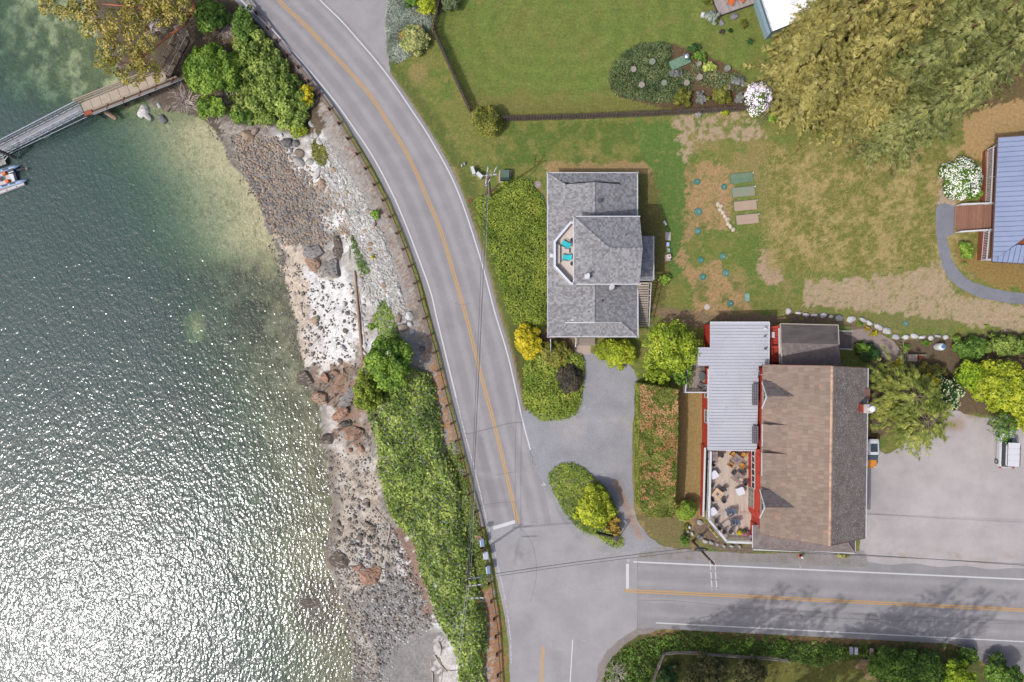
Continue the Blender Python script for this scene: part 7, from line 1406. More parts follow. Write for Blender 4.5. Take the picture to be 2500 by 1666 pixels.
for (x, y, rz, lb) in ((1744, 1160, 35, 'folded white cloth covered table by the west rail'), (1808.5, 1200, 20, 'white cloth covered table standing before the glazed door'), (1741, 1250, 38, 'southernmost white cloth covered table')):
    q = P(x, y, dz + .75); t = E('covered_table', lb, 'table', (q.x, q.y, dz), R(rz), 'tables under white covers'); b = MB(); k = .44
    ring = [(k, -k + .1), (k, k - .1), (k - .1, k), (-k + .1, k), (-k, k - .1), (-k, -k + .1), (-k + .1, -k), (k - .1, -k)]; n = 8; V = [(x_, y_, .76) for x_, y_ in ring] + [(x_ * 1.08, y_ * 1.08, .42) for x_, y_ in ring]; b.add(V, [tuple(range(n))] + [(i, (i + 1) % n, (i + 1) % n + n, i + n)[::-1] for i in range(n)]); b.build('cover', cloth, t)
    for sx in (-1, 1):
        for sy in (-1, 1): MB().box((sx * .36, sy * .36, .36), (.05, .05, .72)).build('leg', black, t)
ad = E('adirondack_chair', 'x', 'chair')
for i in range(5): o = MB().box((-.24 + i * .12, 0, 0), (.1, .8, .025)).build('back_slat', navy, ad); o.location = (0, .42, .62); o.rotation_euler = (R(58), 0, 0)
for i in range(5): o = MB().box((0, -.36 + i * .11, .40 - i * .035), (.56, .095, .025)).build('seat_slat', navy, ad)
for s in (-1, 1):
    MB().box((s * .36, -.05, .58), (.13, .75, .03)).build('armrest', navy, ad)
    for yy in (-.36, .3): MB().box((s * .32, yy, .28), (.05, .1, .57)).build('leg', navy, ad)
u = []
for (x, y, rz, lb) in ((1783, 1251, -70, 'slate blue slatted lounge chair, northern one on the deck'), (1792, 1276, -75, 'slate blue slatted lounge chair, southern one on the deck')): q = P(x, y, dz + .5); put(ad, u, (q.x, q.y, dz), R(rz), lb, 'slate blue lounge chairs')
def potted(label, px, py, z, r_, m, fm=None, cat='potted plant', potm=None, lf=.05):
    q = P(px, py, z + .4); t = E('potted_plant', label, cat, (q.x, q.y, z)); MB().lathe([(r_ * .6, 0), (r_ * .8, .3), (r_ * .85, .32), (r_ * .7, .28)], n=14).build('pot', potm or black, t); veg('foliage', crown_leaves([(0, 0, .42, r_, r_, .22)], lf, 2.2, int(px)), m, t)
    if fm: rg_ = np.random.default_rng(int(px)); p = rg_.normal(size=(60, 3)) * [r_ * .5, r_ * .5, .04] + [0, 0, .62]; nn = np.tile([0, 0, 1.], (60, 1)) + rg_.normal(size=(60, 3)) * .3; nn /= np.linalg.norm(nn, axis=1, keepdims=True); T, B_ = basis(nn, rg_); veg('blossom', quads(p, T, B_, .05, .045), fm, t)
mag = foliage('magenta blossom', [C(190, 70, 110), C(230, 140, 170)], trans=.1)
potted('pot of bright yellow flowers on the deck', 1805, 1301, dz, .32, foliage('yellow petals', [C(214, 198, 20, 1.5), C(240, 226, 40, 1.5)])); potted('pot of pink flowers right of the yellow ones', 1814, 1304, dz, .27, f_mid, mag); potted('green potted plant against the south rail', 1824, 1305, dz, .3, f_mid, mag); potted('dark leafy potted plant behind the pink flowers', 1819, 1297, dz, .24, f_dark)
q = P(1833, 1311, dz + .4); MB().lathe([(.14, 0), (.22, .5), (.19, .52), (.16, .4)], (q.x, q.y, dz), 14).build('blue_pot', mat('pale blue glazed pot', C(170, 196, 220), rough=.3), label='pale blue pot at the deck stairs', cat='pot')
t = E('flower_box', 'white planter box of flowers hung outside the slanting deck rail', 'planter', tuple(P(1741, 1297, 1.0))); a, b = P(1730, 1283, 1.2), P(1752, 1310, 1.2); d = (b - a).normalized(); n_ = Vector((-d.y, d.x, 0)); mb = MB(); 
for s in (-.17, .17): mb.beam(a + n_ * s, b + n_ * s, .04, .28)
mb.beam(a - n_ * .17, a + n_ * .17, .04, .28).beam(b - n_ * .17, b + n_ * .17, .04, .28); mb.build('box', bright, t, world=True); MB().beam(a, b, .3, .16).build('soil', mat('dark soil', (.03, .022, .018), rough=.95), t, world=True)
bl_ = [((a.lerp(b, (i + .5) / 8) - t.location)) for i in range(8)]; veg('foliage', crown_leaves([(v.x, v.y, v.z + .1, .14, .14, .14) for v in bl_], .05, 1.6, 3), foliage('planter flowers', [C(190, 60, 30, 1.3), C(226, 190, 60, 1.3), C(80, 90, 40, 1.3)]), t)
# small weathered deck set
u = []
wch = E('slatted_chair', 'x', 'chair'); gw = mat('grey slatted wood', C(120, 116, 116), rough=.8)
for i in range(6): MB().box((-.25 + i * .1, 0, .42), (.08, .5, .03)).build('seat_slat', gw, wch)
for i in range(6): o = MB().box((-.25 + i * .1, 0, 0), (.08, .5, .03)).build('back_slat', gw, wch); o.location = (0, .34, .62); o.rotation_euler = (R(70), 0, 0)
for sx in (-1, 1):
    for sy in (-1, 1): MB().box((sx * .27, sy * .24, .2), (.05, .05, .42)).build('leg', gw, wch)
for (x, y, rz, lb) in ((1715, 902, 5, 'grey slatted chair north of the round table on the small deck'), (1711, 941, 150, 'grey slatted chair south of the round table on the small deck'), (1721, 950, 200, 'grey slatted chair in the south east corner of the small deck')): q = P(x, y, dz + .5); put(wch, u, (q.x, q.y, dz), R(rz), lb, 'grey slatted chairs')
q = P(1714, 919, dz + .7); t = E('round_table', 'oval dark topped table on the small weathered deck', 'table', (q.x, q.y, dz)); MB().lathe([(.42, .7), (.42, .73), (.4, .74)], n=20, sy=1.3).build('tabletop', mat('dark green table top', C(96, 104, 104), rough=.4), t); MB().lathe([(.25, 0), (.04, .05), (.04, .7)], n=8).build('pedestal', black, t)
# ramp, gate, bench by the concrete path
ra = E('wooden_ramp', 'dark slatted wooden ramp with white handrails east of the felt roof', 'ramp', tuple(P(2062, 830, 0))); sl2 = newmesh('ramp_board', *(lambda b: (b.v, b.f))(MB().box((0, 0, 0), (.16, 2.15, .04))), mat('dark ramp board', C(112, 102, 96), rough=.85, isl=.1))
for i in range(9): t_ = i / 8; place('ramp_board', sl2, ra, P(2051 + t_ * 26, 831, 1.0 - .7 * t_) - ra.location)
for yy in (808, 852): MB().beam(P(2047, yy, 1.8), P(2082, yy + 1, 1.5), .07, .07).build('handrail', bright, ra, world=True)
gt = E('garden_gate', 'small slatted wooden garden gate at the end of the concrete path', 'gate', tuple(P(2203, 873, 0)), R(4))
for i in range(4): MB().box((-.33 + i * .22, 0, .35 + .05 * i), (.1, 1.35, .04)).build('slat', wood_g, gt)
for s in (-.6, .6): MB().box((0, s, .32), (.85, .09, .06)).build('crossbar', wood_g, gt)
boxthing('storage_box', 'weathered wooden box right of the garden gate', 'box', 2227, 874, (1.0, .8, .7), R(-3), wood_g, (('lid', (0, 0, .72), (1.05, .85, .05), wood_g),)); boxthing('plank_shelf', 'narrow grey plank shelf behind the wooden box', 'shelf', 2239, 867, (2.2, .14, .6), R(-1), wood_g); boxthing('red_bucket', 'small red bucket in the shade below the plank shelf', 'bucket', 2246, 872, (.3, .3, .35), .2, red_p)
pt = E('propane_tank', 'upright white tank with a blue cap beside the shrubs', 'tank', tuple(P(2286, 847, 0))); MB().lathe([(.35, 0), (.42, .08), (.44, .3), (.44, 1.05), (.38, 1.2), (.2, 1.28)], n=22).build('body', bright, pt, smooth=True); MB().lathe([(.2, 1.26), (.22, 1.42), (.18, 1.48), (.05, 1.5)], n=16).build('cap', mat('blue plastic cap', C(70, 140, 210), rough=.4), pt)
fc = MB(); a, b = P(2196, 832, 0), P(2198, 862, 0)
for i in range(5): q = a.lerp(b, i / 4); fc.box(q + Vector((0, 0, .4)), (.08, .08, .9))
fc.beam(a + Vector((0, 0, .8)), b + Vector((0, 0, .8)), .06, .06).build('garden_rail', wood_g, label='short wooden rail along the end of the concrete path', cat='rail')
# rail fence south of the road
rf = E('rail_fence', 'weathered split rail fence round the pines south of the road', 'fence', tuple(P(1620, 1592, 0))); pf = [(1580, 1680), (1600, 1632), (1607, 1615), (1617, 1590), (1655, 1586), (1700, 1588), (1760, 1594), (1850, 1600), (1920, 1606)]
pq = [P(x, y, 0) for x, y in pf]; pm2 = newmesh('post', *(lambda b: (b.v, b.f))(MB().tube([(0, 0, -.1), (0, 0, 1.15)], .07, 6)), wood_g)
for i, q in enumerate(pq): place('post', pm2, rf, q - rf.location)
for a, b in zip(pq[:-1], pq[1:]):
    for zz in (.45, .8, 1.05): MB().beam(a + Vector((0, random.uniform(-.05, .05), zz)), b + Vector((0, random.uniform(-.05, .05), zz + random.uniform(-.05, .05))), .09, .08).build('rail', mat('bleached rail', C(186, 172, 160), C(164, 150, 138), rough=.85, vs=3), rf, world=True)
for (x0_, y0_, x1_, y1_, lb) in ((2030, 1611, 2052, 1614, 'short bleached log by the small lawn'), (2100, 1612, 2124, 1610, 'bleached log beside the newspaper box'), (1893, 1606, 1918, 1610, 'bleached log at the left end of the small lawn')): MB().tube([P(x0_, y0_, .1), P((x0_ + x1_) / 2, (y0_ + y1_) / 2 + 1, .14), P(x1_, y1_, .1)], [.07, .09, .06], 7).build('log', mat('bleached rail', None), label=lb, cat='log')
# orange chairs on the garden deck
og = mat('orange plastic', C(246, 160, 24), rough=.5); oc = deckchair(og, mat('dark orange frame', C(226, 110, 20), rough=.5), 'lounge_chair', 'x'); u = []
q = P(1784, 6, .9); put(oc, u, (q.x, q.y, .6), R(-20), 'yellow orange lounge chair nearer the grass on the garden deck', 'orange chairs'); q = P(1811, -2, .9); put(oc, u, (q.x, q.y, .6), R(-30), 'orange lounge chair cut by the top edge of the picture', 'orange chairs')
# ---- cars
def car(name, label, L_, Wd, Ht, roof_m, body_m, loc, rz, suv=False, panels=0):
    t = E(name, label, 'car', loc, rz); h0 = .28; sec = []
    def ring(y, w, z0_, z1_, n=10, pw=3.2):
        o = []
        for i in range(n + 1): a = math.pi * i / n; c_, s_ = math.cos(a), math.sin(a); o.append((w / 2 * math.copysign(abs(c_) ** (2 / pw), c_), y, z0_ + (z1_ - z0_) * abs(s_) ** (2 / pw)))
        return o
    def loft(rings, nm, m, parent=t, sm_=True):
        b = MB(); k = len(rings[0]); V = [v for r_ in rings for v in r_]; F = [(i * k + j, i * k + j + 1, (i + 1) * k + j + 1, (i + 1) * k + j) for i in range(len(rings) - 1) for j in range(k - 1)]; F += [tuple(range(k)), tuple(range((len(rings) - 1) * k, len(rings) * k))[::-1]]; b.add(V, [f[::-1] for f in F]); return b.build(nm, m, parent, smooth=False)
    hl = L_ / 2; belt = Ht * (.60 if not suv else .58)
    loft([ring(-hl, Wd * .72, h0, belt * .72), ring(-hl + .12, Wd * .9, h0, belt * .9), ring(-hl + .5, Wd * .98, h0, belt), ring(0, Wd, h0, belt * 1.02), ring(hl - .75, Wd * .98, h0, belt * .97), ring(hl - .25, Wd * .93, h0, belt * .86), ring(hl, Wd * .7, h0, belt * .62)], 'body', body_m)
    f0, f1 = (-hl + .04, hl - 1.35) if not suv else (-hl + .18, hl - 1.5)
    loft([ring(f0, Wd * .80, belt * .9, belt * 1.0), ring(f0 + .28, Wd * .86, belt * .9, Ht * .93), ring(f1 - .35, Wd * .86, belt * .9, Ht * .94), ring(f1 + .35, Wd * .84, belt * .9, belt * 1.02)], 'window_band', glass_m)
    loft([ring(f0 + .22, Wd * .70, Ht * .86, Ht * .945), ring(f0 + .4, Wd * .80, Ht * .86, Ht), ring(f1 - .6, Wd * .80, Ht * .86, Ht * 1.0), ring(f1 - .36, Wd * .72, Ht * .86, Ht * .945)], 'roof', roof_m)
    for s in (-1, 1):
        for yy in (-hl + .72, hl - .78):
            wv = MB(); wv.tube([(s * (Wd / 2 - .2), yy, .32), (s * (Wd / 2 + .01), yy, .32)], .32, 18); w_o = wv.build('wheel', mat('black tyre', (.02, .02, .02), rough=.8), t); MB().tube([(s * (Wd / 2 - .02), yy, .32), (s * (Wd / 2 + .025), yy, .32)], .19, 12).build('rim', alu, w_o)
        MB().box((s * (Wd / 2 + .10), f1 - .15, belt * 1.03), (.2, .12, .14)).build('mirror', roof_m, t, bevel=.03)
        MB().box((s * Wd * .33, hl - .10, belt * .62), (.24, .12, .14)).build('headlight', bright, t); MB().box((s * Wd * .42, -hl + .06, belt * .72), (.14, .12, .3)).build('tail_light', red_p, t)
    MB().box((0, hl - .02, .38), (Wd * .7, .08, .16)).build('bumper', black, t); MB().box((0, -hl + .02, .38), (Wd * .75, .1, .16)).build('bumper', body_m, t)
    return t, f0, f1, belt
wpaint = mat('white car paint', C(236, 236, 240), rough=.25, spec=.5, var=.01, coat=.6); opaint = mat('orange car paint', C(246, 156, 30), rough=.25, spec=.5, var=.02, coat=.6); spaint = mat('silver white van paint', C(214, 216, 222), rough=.28, spec=.5, var=.02, coat=.5)
c1, f0, f1, be = car('hatchback', 'orange hatchback with a white roof half hidden under the eaves', 3.85, 1.72, 1.42, wpaint, opaint, tuple(P(2119, 1102, 0)), R(180)); MB().box((0, f0 + 1.25, 1.43), (.85, 1.0, .02)).build('sunroof', glass_m, c1)
c2, f0, f1, be = car('van', 'silver white van with roof panels parked under the lime green tree', 4.85, 1.9, 1.85, wpaint, spaint, tuple(P(2448, 1092, 0)), R(-2), suv=True)
for k in range(4): MB().box((.0, f0 + .55 + k * .72, 1.86), (1.36, .66, .03)).build('roof_panel', wpaint, c2)
for s in (-1, 1): MB().beam((s * .76, f0 + .2, 1.88), (s * .76, f1 - .4, 1.88), .04, .05).build('roof_rail', black, c2)
# ================================================================ beach: rocks, outcrops, driftwood
import bmesh
def ico(sub, seed, amp, ang=True, flatz=1.0):
    bm = bmesh.new(); bmesh.ops.create_icosphere(bm, subdivisions=sub, radius=1.0); r = random.Random(seed)
    pl = [(Vector((r.gauss(0, 1), r.gauss(0, 1), r.gauss(0, 1))).normalized(), r.uniform(.55, .85)) for _ in range(7 if ang else 0)]
    for v in bm.verts:
        for n_, d_ in pl:                                # chop with planes: facets and edges
            e = v.co.dot(n_) - d_
            if e > 0: v.co -= n_ * e * .92
        v.co *= 1 + (r.random() - .5) * amp; v.co.z *= flatz
    me = bpy.data.meshes.new('rock'); bm.to_mesh(me); bm.free(); return me
rk = [ico(2, s, .10) for s in range(7)]
def rmat(n_, a, b, sp=None): return mat(n_, C(*a), C(*b), rough=.9, spec=.15, vs=3.0, isl=.22, bump=.02, bs=14, speck=sp)
r_pale = rmat('pale grey stone', (176, 174, 168), (206, 204, 198), (5, .6, C(230, 228, 224))); r_white = rmat('white limed stone', (206, 204, 202), (232, 230, 228), (4, .6, C(160, 156, 152))); r_tan = rmat('tan beach stone', (170, 146, 122), (192, 170, 148)); r_brown = rmat('brown beach stone', (144, 129, 115), (172, 157, 143), (6, .62, C(104, 94, 84)))
r_dark = rmat('dark barnacled stone', (108, 101, 94), (144, 136, 127), (7, .6, C(176, 168, 158))); r_grey = rmat('blue grey stone', (120, 118, 120), (150, 148, 150)); r_or = rmat('orange lichen stone', (168, 124, 100), (160, 136, 116), (4, .58, C(200, 160, 130)))
for m in rk: m.materials.append(r_pale)
_n = [0]
def rock(x, y, r_, m, label, group, rr, fl=.6):
    q = on(x, y); o = bpy.data.objects.new('rock', rk[_n[0] % 7]); _n[0] += 1; COL.objects.link(o); s = r_ / S; o.location = (q.x, q.y, q.z + s * .12); o.scale = (s * rr.uniform(.85, 1.35), s * rr.uniform(.7, 1.0), s * fl * rr.uniform(.8, 1.2)); o.rotation_euler = (rr.uniform(-.4, .4), rr.uniform(-.4, .4), rr.random() * 6.28)
    o.material_slots[0].link = 'OBJECT'; o.material_slots[0].material = m; return props(o, label, 'rock', group)
rr = random.Random(12)
# named large stones
for (x, y, r_, m, lb) in ((607, 331, 17, r_tan, 'big tan boulder at the top of the cobble beach under the trees'), (624, 322, 12, r_brown, 'brown boulder touching the big tan one'), (688, 331, 7, r_white, 'single white boulder below the shore thicket'), (703, 350, 17, r_grey, 'large grey boulder below the shore thicket'), (724, 352, 12, r_grey, 'grey boulder right of the largest grey one'), (732, 374, 17, r_brown, 'large dark boulder in the middle of the boulder heap'), (730, 396, 18, r_pale, 'white streaked boulder at the foot of the boulder heap'), (758, 396, 11, r_pale, 'pinkish grey boulder right of the white streaked one'),
                          (776, 424, 13, r_pale, 'pale boulder at the start of the stone wall'), (800, 428, 8, r_white, 'bright white stone on top of the stone wall'), (807, 438, 8, r_white, 'bright white stone next to the other on the wall'), (786, 450, 14, r_tan, 'tan boulder against the stone wall'), (1000, 772, 15, r_white, 'large white block under the guardrail'), (1003, 792, 10, r_white, 'white stone just below the large white block'), (1007, 812, 8, r_white, 'round white stone at the head of the bank trees'), (1028, 838, 9, r_pale, 'blue white stone beside the guardrail'), (1031, 852, 9, r_grey, 'grey stone beside the guardrail by the bank trees'), (985, 800, 14, r_brown, 'brown grey boulder left of the white stones'), (975, 776, 13, r_brown, 'brown grey boulder above the bank weeds'), (768, 782, 12, r_tan, 'flat tan boulder at the edge of the white sand'), (775, 780, 9, r_dark, 'dark boulder behind the flat tan one'), (352, 274, 20, r_white, 'big white and dark boulder in the shallows below the pier'), (362, 288, 13, r_pale, 'pale boulder leaning on the big white one in the shallows'), (398, 292, 13, r_grey, 'half drowned grey boulder right of the white one'), (388, 259, 6, r_white, 'small white stone in the shallows under the pier'), (411, 266, 8, r_brown, 'brown stone at the water by the pier'), (696, 508, 7, r_grey, 'blue grey slab stone on the cobbles'),
                          (855, 1099, 8, r_or, 'small orange boulder south of the outcrops'), (883, 1096, 11, r_or, 'angular orange boulder at the foot of the thicket'), (820, 910, 10, r_or, 'pinkish boulder above the orange outcrop'), (898, 1232, 9, r_dark, 'tall dark boulder by the driftwood branch'), (900, 1280, 10, r_brown, 'rounded brown boulder in the boulder field'), (908, 1295, 11, r_brown, 'biggest rounded boulder of the lower boulder field'), (880, 1312, 10, r_dark, 'angular dark boulder above the dark ledge')):
    rock(x, y, r_, m, lb, None, rr, .7)
# walls of pale stone along the slope
chains = [[(758, 300), (772, 325), (780, 350), (790, 378), (806, 402), (826, 430), (843, 458), (858, 486), (866, 510), (880, 540), (892, 566)], [(893, 508), (908, 531), (921, 556)], [(903, 598), (914, 628), (923, 655), (931, 680), (940, 706), (947, 728), (955, 752)], [(940, 596), (947, 622)], [(972, 706), (984, 738)], [(838, 520), (850, 545), (862, 560)], [(880, 672), (886, 700), (890, 735), (888, 765), (894, 800), (892, 840), (886, 868)], [(812, 440), (826, 470), (836, 500), (848, 530)]]
for ci, ch_ in enumerate(chains):
    sp_ = spline(ch_, 5); L_ = 0; last = None
    for p_ in sp_:
        if last is None or math.hypot(p_[0] - last[0], p_[1] - last[1]) > 8.5:
            last = p_; rock(p_[0] + rr.uniform(-2, 2), p_[1] + rr.uniform(-2, 2), rr.uniform(4.5, 8.5), rr.choice([r_white, r_white, r_pale, r_pale, r_tan]), 'pale stone in the long broken stone wall on the slope under the guardrail', 'pale stones of the slope wall', rr, .6)
def scatter(n, poly, r0, r1, ms_, label, group, avoid=()):
    X = [p[0] for p in poly]; Y = [p[1] for p in poly]; k = 0; got = []
    while len(got) < n and k < n * 60:
        k += 1; x, y = rr.uniform(min(X), max(X)), rr.uniform(min(Y), max(Y)); r_ = r0 + (r1 - r0) * rr.random() ** 2.2
        if not bool(inpoly(np.array([x]), np.array([y]), poly)[0]): continue
        if any((x - a) ** 2 + (y - b) ** 2 < (r_ + c) ** 2 * .8 for a, b, c in got): continue
        got.append((x, y, r_)); rock(x, y, r_, rr.choice(ms_), label, group, rr)
cob = [(590, 335), (680, 345), (745, 410), (790, 470), (830, 540), (770, 575), (690, 590), (660, 540), (640, 480), (600, 420)]; sandz = [(735, 690), (790, 690), (862, 700), (868, 860), (850, 895), (760, 895), (730, 860), (722, 760)]; low = [(830, 1220), (910, 1215), (960, 1300), (1000, 1360), (1010, 1440), (1050, 1520), (960, 1500), (880, 1470), (940, 1420), (880, 1350), (820, 1340)]; low2 = [(800, 1100), (900, 1110), (920, 1210), (810, 1230)]; low3 = [(850, 1480), (960, 1480), (1000, 1560), (940, 1620), (870, 1660)]
scatter(62, cob, 3.6, 8, [r_brown, r_tan, r_brown, r_grey], 'loose brown cobble on the upper beach', 'cobbles of the upper beach'); scatter(48, sandz, 2.8, 8, [r_dark, r_grey, r_dark], 'dark stone lying on the white shell sand', 'dark stones on white sand')
scatter(56, low, 4.5, 9.5, [r_dark, r_dark, r_grey, r_brown], 'dark boulder in the lower boulder field', 'boulders of the lower beach'); scatter(12, low2, 3.5, 7, [r_dark, r_grey], 'grey stone on the pale beach south of the outcrops', 'stones of the pale beach'); scatter(14, low3, 3.5, 7, [r_dark, r_tan, r_dark], 'dark stone on the southern gravel beach', 'stones of the southern beach')
# countless small stones
def pebbles(name, label, poly, n, r0, r1, m, seed, zoff=0, clump=0, dens=None):
    rg = np.random.default_rng(seed); a = np.array(poly); lo, hi = a.min(0), a.max(0); k = n * 4; X = rg.uniform(lo[0], hi[0], k); Y = rg.uniform(lo[1], hi[1], k); ok = inpoly(X, Y, poly)
    if clump: ok &= fbm(X, Y, clump, 3, seed) > .5
    X, Y = X[ok][:n], Y[ok][:n]; Z = np.zeros(len(X)); n = len(X)
    for _ in range(5): kk = (H - Z) / H / S; wx_ = (X - CX) * kk; wy_ = (CY - Y) * kk; Z = terrz(wx_, wy_)
    b = bmesh.new(); bmesh.ops.create_icosphere(b, subdivisions=1, radius=1.0); bv = np.array([v.co[:] for v in b.verts]); bf = np.array([[v.index for v in f.verts] for f in b.faces]); b.free()
    s = (r0 + (r1 - r0) * rg.random(n) ** 2.5) / S; sc_ = np.stack([s * rg.uniform(.8, 1.4, n), s * rg.uniform(.7, 1.1, n), s * rg.uniform(.45, .8, n)], 1); an = rg.random(n) * 6.283
    V = bv[None] * (1 + rg.uniform(-.22, .22, (n, len(bv), 1))) * sc_[:, None]; c, s2 = np.cos(an)[:, None], np.sin(an)[:, None]; V = np.stack([V[..., 0] * c - V[..., 1] * s2, V[..., 0] * s2 + V[..., 1] * c, V[..., 2]], -1) + np.stack([wx_, wy_, Z - s * .05], 1)[:, None]
    F = (bf[None] + (np.arange(n) * len(bv))[:, None, None]).reshape(-1, 3); V = V.reshape(-1, 3); c0 = V.mean(0); o = bulk(name, V - c0, F, m, None, 'stuff'); o.location = tuple(c0); return props(o, label, 'stones')
pebbles('cobbles', 'mass of small brown cobbles covering the upper beach', [(560, 330), (680, 335), (735, 395), (765, 450), (750, 500), (800, 560), (770, 600), (690, 600), (650, 545), (610, 440), (575, 400)], 1500, 1.4, 5.2, r_brown, 1)
pebbles('cobbles', 'grey and pale small stones mixed into the upper beach', [(560, 330), (690, 340), (760, 420), (800, 500), (790, 590), (690, 600), (650, 545), (600, 430)], 1100, 1.2, 5.0, r_grey, 11)
pebbles('cobbles', 'tan and pale small stones mixed through the upper beach', [(570, 330), (680, 335), (750, 400), (850, 500), (870, 590), (770, 600), (690, 600), (650, 545), (600, 440)], 1800, 1.5, 4.2, r_tan, 2)
pebbles('cobbles', 'small dark stones scattered over the white sand and the waterline', [(680, 600), (740, 650), (870, 690), (872, 900), (740, 900), (700, 780)], 900, 1.0, 3.4, r_dark, 3, clump=14)
pebbles('cobbles', 'small dark stones of the lower boulder field', [(800, 1330), (950, 1270), (1010, 1380), (1060, 1530), (960, 1570), (930, 1666), (860, 1666), (845, 1500), (820, 1400)], 1700, 1.3, 5.0, r_dark, 4)
pebbles('cobbles', 'tan and grey small stones between the dark lower boulders', [(800, 1330), (950, 1270), (1010, 1380), (1060, 1530), (960, 1600), (960, 1666), (860, 1666), (845, 1500), (820, 1400)], 1500, 1.2, 4.4, r_pale, 9)
pebbles('cobbles', 'small mixed stones on the pale beach south of the orange outcrops', [(790, 1060), (905, 1060), (925, 1250), (950, 1290), (850, 1330), (805, 1300)], 900, 1.0, 3.6, r_dark, 5, clump=16)
pebbles('cobbles', 'pale broken stone on the upper slope under the guardrail', [(755, 320), (805, 350), (885, 475), (940, 580), (975, 690), (1000, 790), (950, 800), (905, 740), (885, 680), (868, 620), (845, 530), (785, 440)], 4200, 1.2, 4.8, r_pale, 6)
pebbles('cobbles', 'dark wet stones just under the water along the shore', [(500, 300), (600, 330), (640, 470), (690, 590), (720, 720), (740, 900), (700, 900), (690, 740), (655, 600), (620, 500), (560, 400)], 1500, 1.0, 3.2, r_dark, 7, clump=18)
pebbles('cobbles', 'scattered sunken stones off the lower beach', [(740, 1380), (830, 1420), (850, 1560), (770, 1560), (720, 1480)], 500, 1.2, 4.0, r_dark, 8, clump=18)
# bedrock outcrops
def rock_m(name, a, b, c):
    return mat(name, C(*a), C(*b), rough=.85, spec=.2, vs=.9, bump=.10, bs=2.2, stretch=(1, 1.8, 1), speck=(2.2, .56, C(*c)))
o_or = rock_m('orange bedrock', (180, 136, 112), (176, 158, 138), (104, 92, 84)); o_dk = rock_m('black wet bedrock', (84, 76, 70), (124, 112, 102), (166, 152, 136)); o_gr = rock_m('grey bedrock', (140, 138, 138), (172, 164, 156), (96, 90, 86)); o_rd = rock_m('rusty bedrock', (176, 128, 104), (192, 160, 138), (120, 96, 82))
def outcrop(label, x, y, rx, ry, h, rot, m, seed, sub=4):
    q = on(x, y); bm = bmesh.new(); bmesh.ops.create_icosphere(bm, subdivisions=sub, radius=1.0); V = np.array([v.co[:] for v in bm.verts]); r_ = random.Random(seed)
    pl = [(np.array(Vector((r_.gauss(0, 1), r_.gauss(0, 1), r_.gauss(0, .7))).normalized()), r_.uniform(.5, .9)) for _ in range(16)]
    for n_, d_ in pl: e = np.maximum(V @ n_ - d_, 0); V -= n_ * (e * .9)[:, None]
    a, b = V[:, 0] * rx / S, V[:, 1] * ry / S
    k = fbm(a + 40, b + V[:, 2] * .7, .9, 4, seed) - .5; rid = np.abs(fbm(a * 1.0 + 9, b * 2.2, .8, 3, seed + 5) - .5) * 2; V *= (1 + k * .35 - (1 - sm(.0, .12, rid)) * .13)[:, None]
    for v, c in zip(bm.verts, V): v.co = (c[0] * rx * 1.2 / S, c[1] * ry * 1.2 / S, c[2] * h)
    me = bpy.data.meshes.new('rock_outcrop'); bm.to_mesh(me); bm.free(); me.materials.append(m); o = bpy.data.objects.new('rock_outcrop', me); COL.objects.link(o); o.location = (q.x, q.y, q.z - h * .15); o.rotation_euler = (0, 0, R(rot)); return props(o, label, 'rock')
for a_ in (('grey bedrock outcrop with an orange face above the white sand', 772, 612, 30, 24, .75, 20, o_gr, 1), ('orange faced bedrock slab at the left of the upper outcrop', 764, 640, 20, 26, .6, 10, o_or, 2), ('craggy blue grey bedrock knob right of the orange slab', 812, 655, 26, 30, .9, -20, o_gr, 3), ('dark bedrock ledge linking the upper outcrop to the slope', 826, 610, 18, 34, .5, 15, o_dk, 4),
           ('grey weedy bedrock at the tip of the outcrops by the water', 748, 925, 26, 20, .6, 0, o_dk, 5), ('small pinkish orange outcrop beside the weedy bedrock', 795, 924, 15, 14, .6, 0, o_rd, 6), ('round orange outcrop with a white seam at the water', 783, 970, 28, 20, .8, -15, o_or, 7), ('long brown bedrock rib running up to the thicket', 832, 930, 15, 46, .8, -35, o_or, 8), ('brown grey bedrock under the elder tree', 848, 975, 18, 34, .7, -20, o_gr, 9), ('orange brown slab between the two orange outcrops', 834, 1006, 30, 14, .7, 35, o_rd, 10),
           ('big orange and cream outcrop at the foot of the bank', 862, 1058, 36, 22, 1.0, 30, o_or, 11), ('black weed covered ledge running into the water', 802, 1070, 20, 26, .5, -40, o_dk, 12), ('dark bedrock between the orange slabs', 845, 1036, 24, 10, .7, 25, o_dk, 13), ('rusty orange bedrock dome in the lower boulder field', 905, 1408, 31, 34, .75, 20, o_rd, 14), ('black jagged ledge west of the rusty dome', 830, 1366, 32, 24, .45, 30, o_dk, 15), ('small rusty slab between the black ledge and the rusty dome', 872, 1386, 14, 9, .45, 20, o_rd, 16), ('half drowned brown reef off the lower beach', 760, 1470, 40, 26, .35, 30, o_dk, 17)):
    outcrop(*a_)
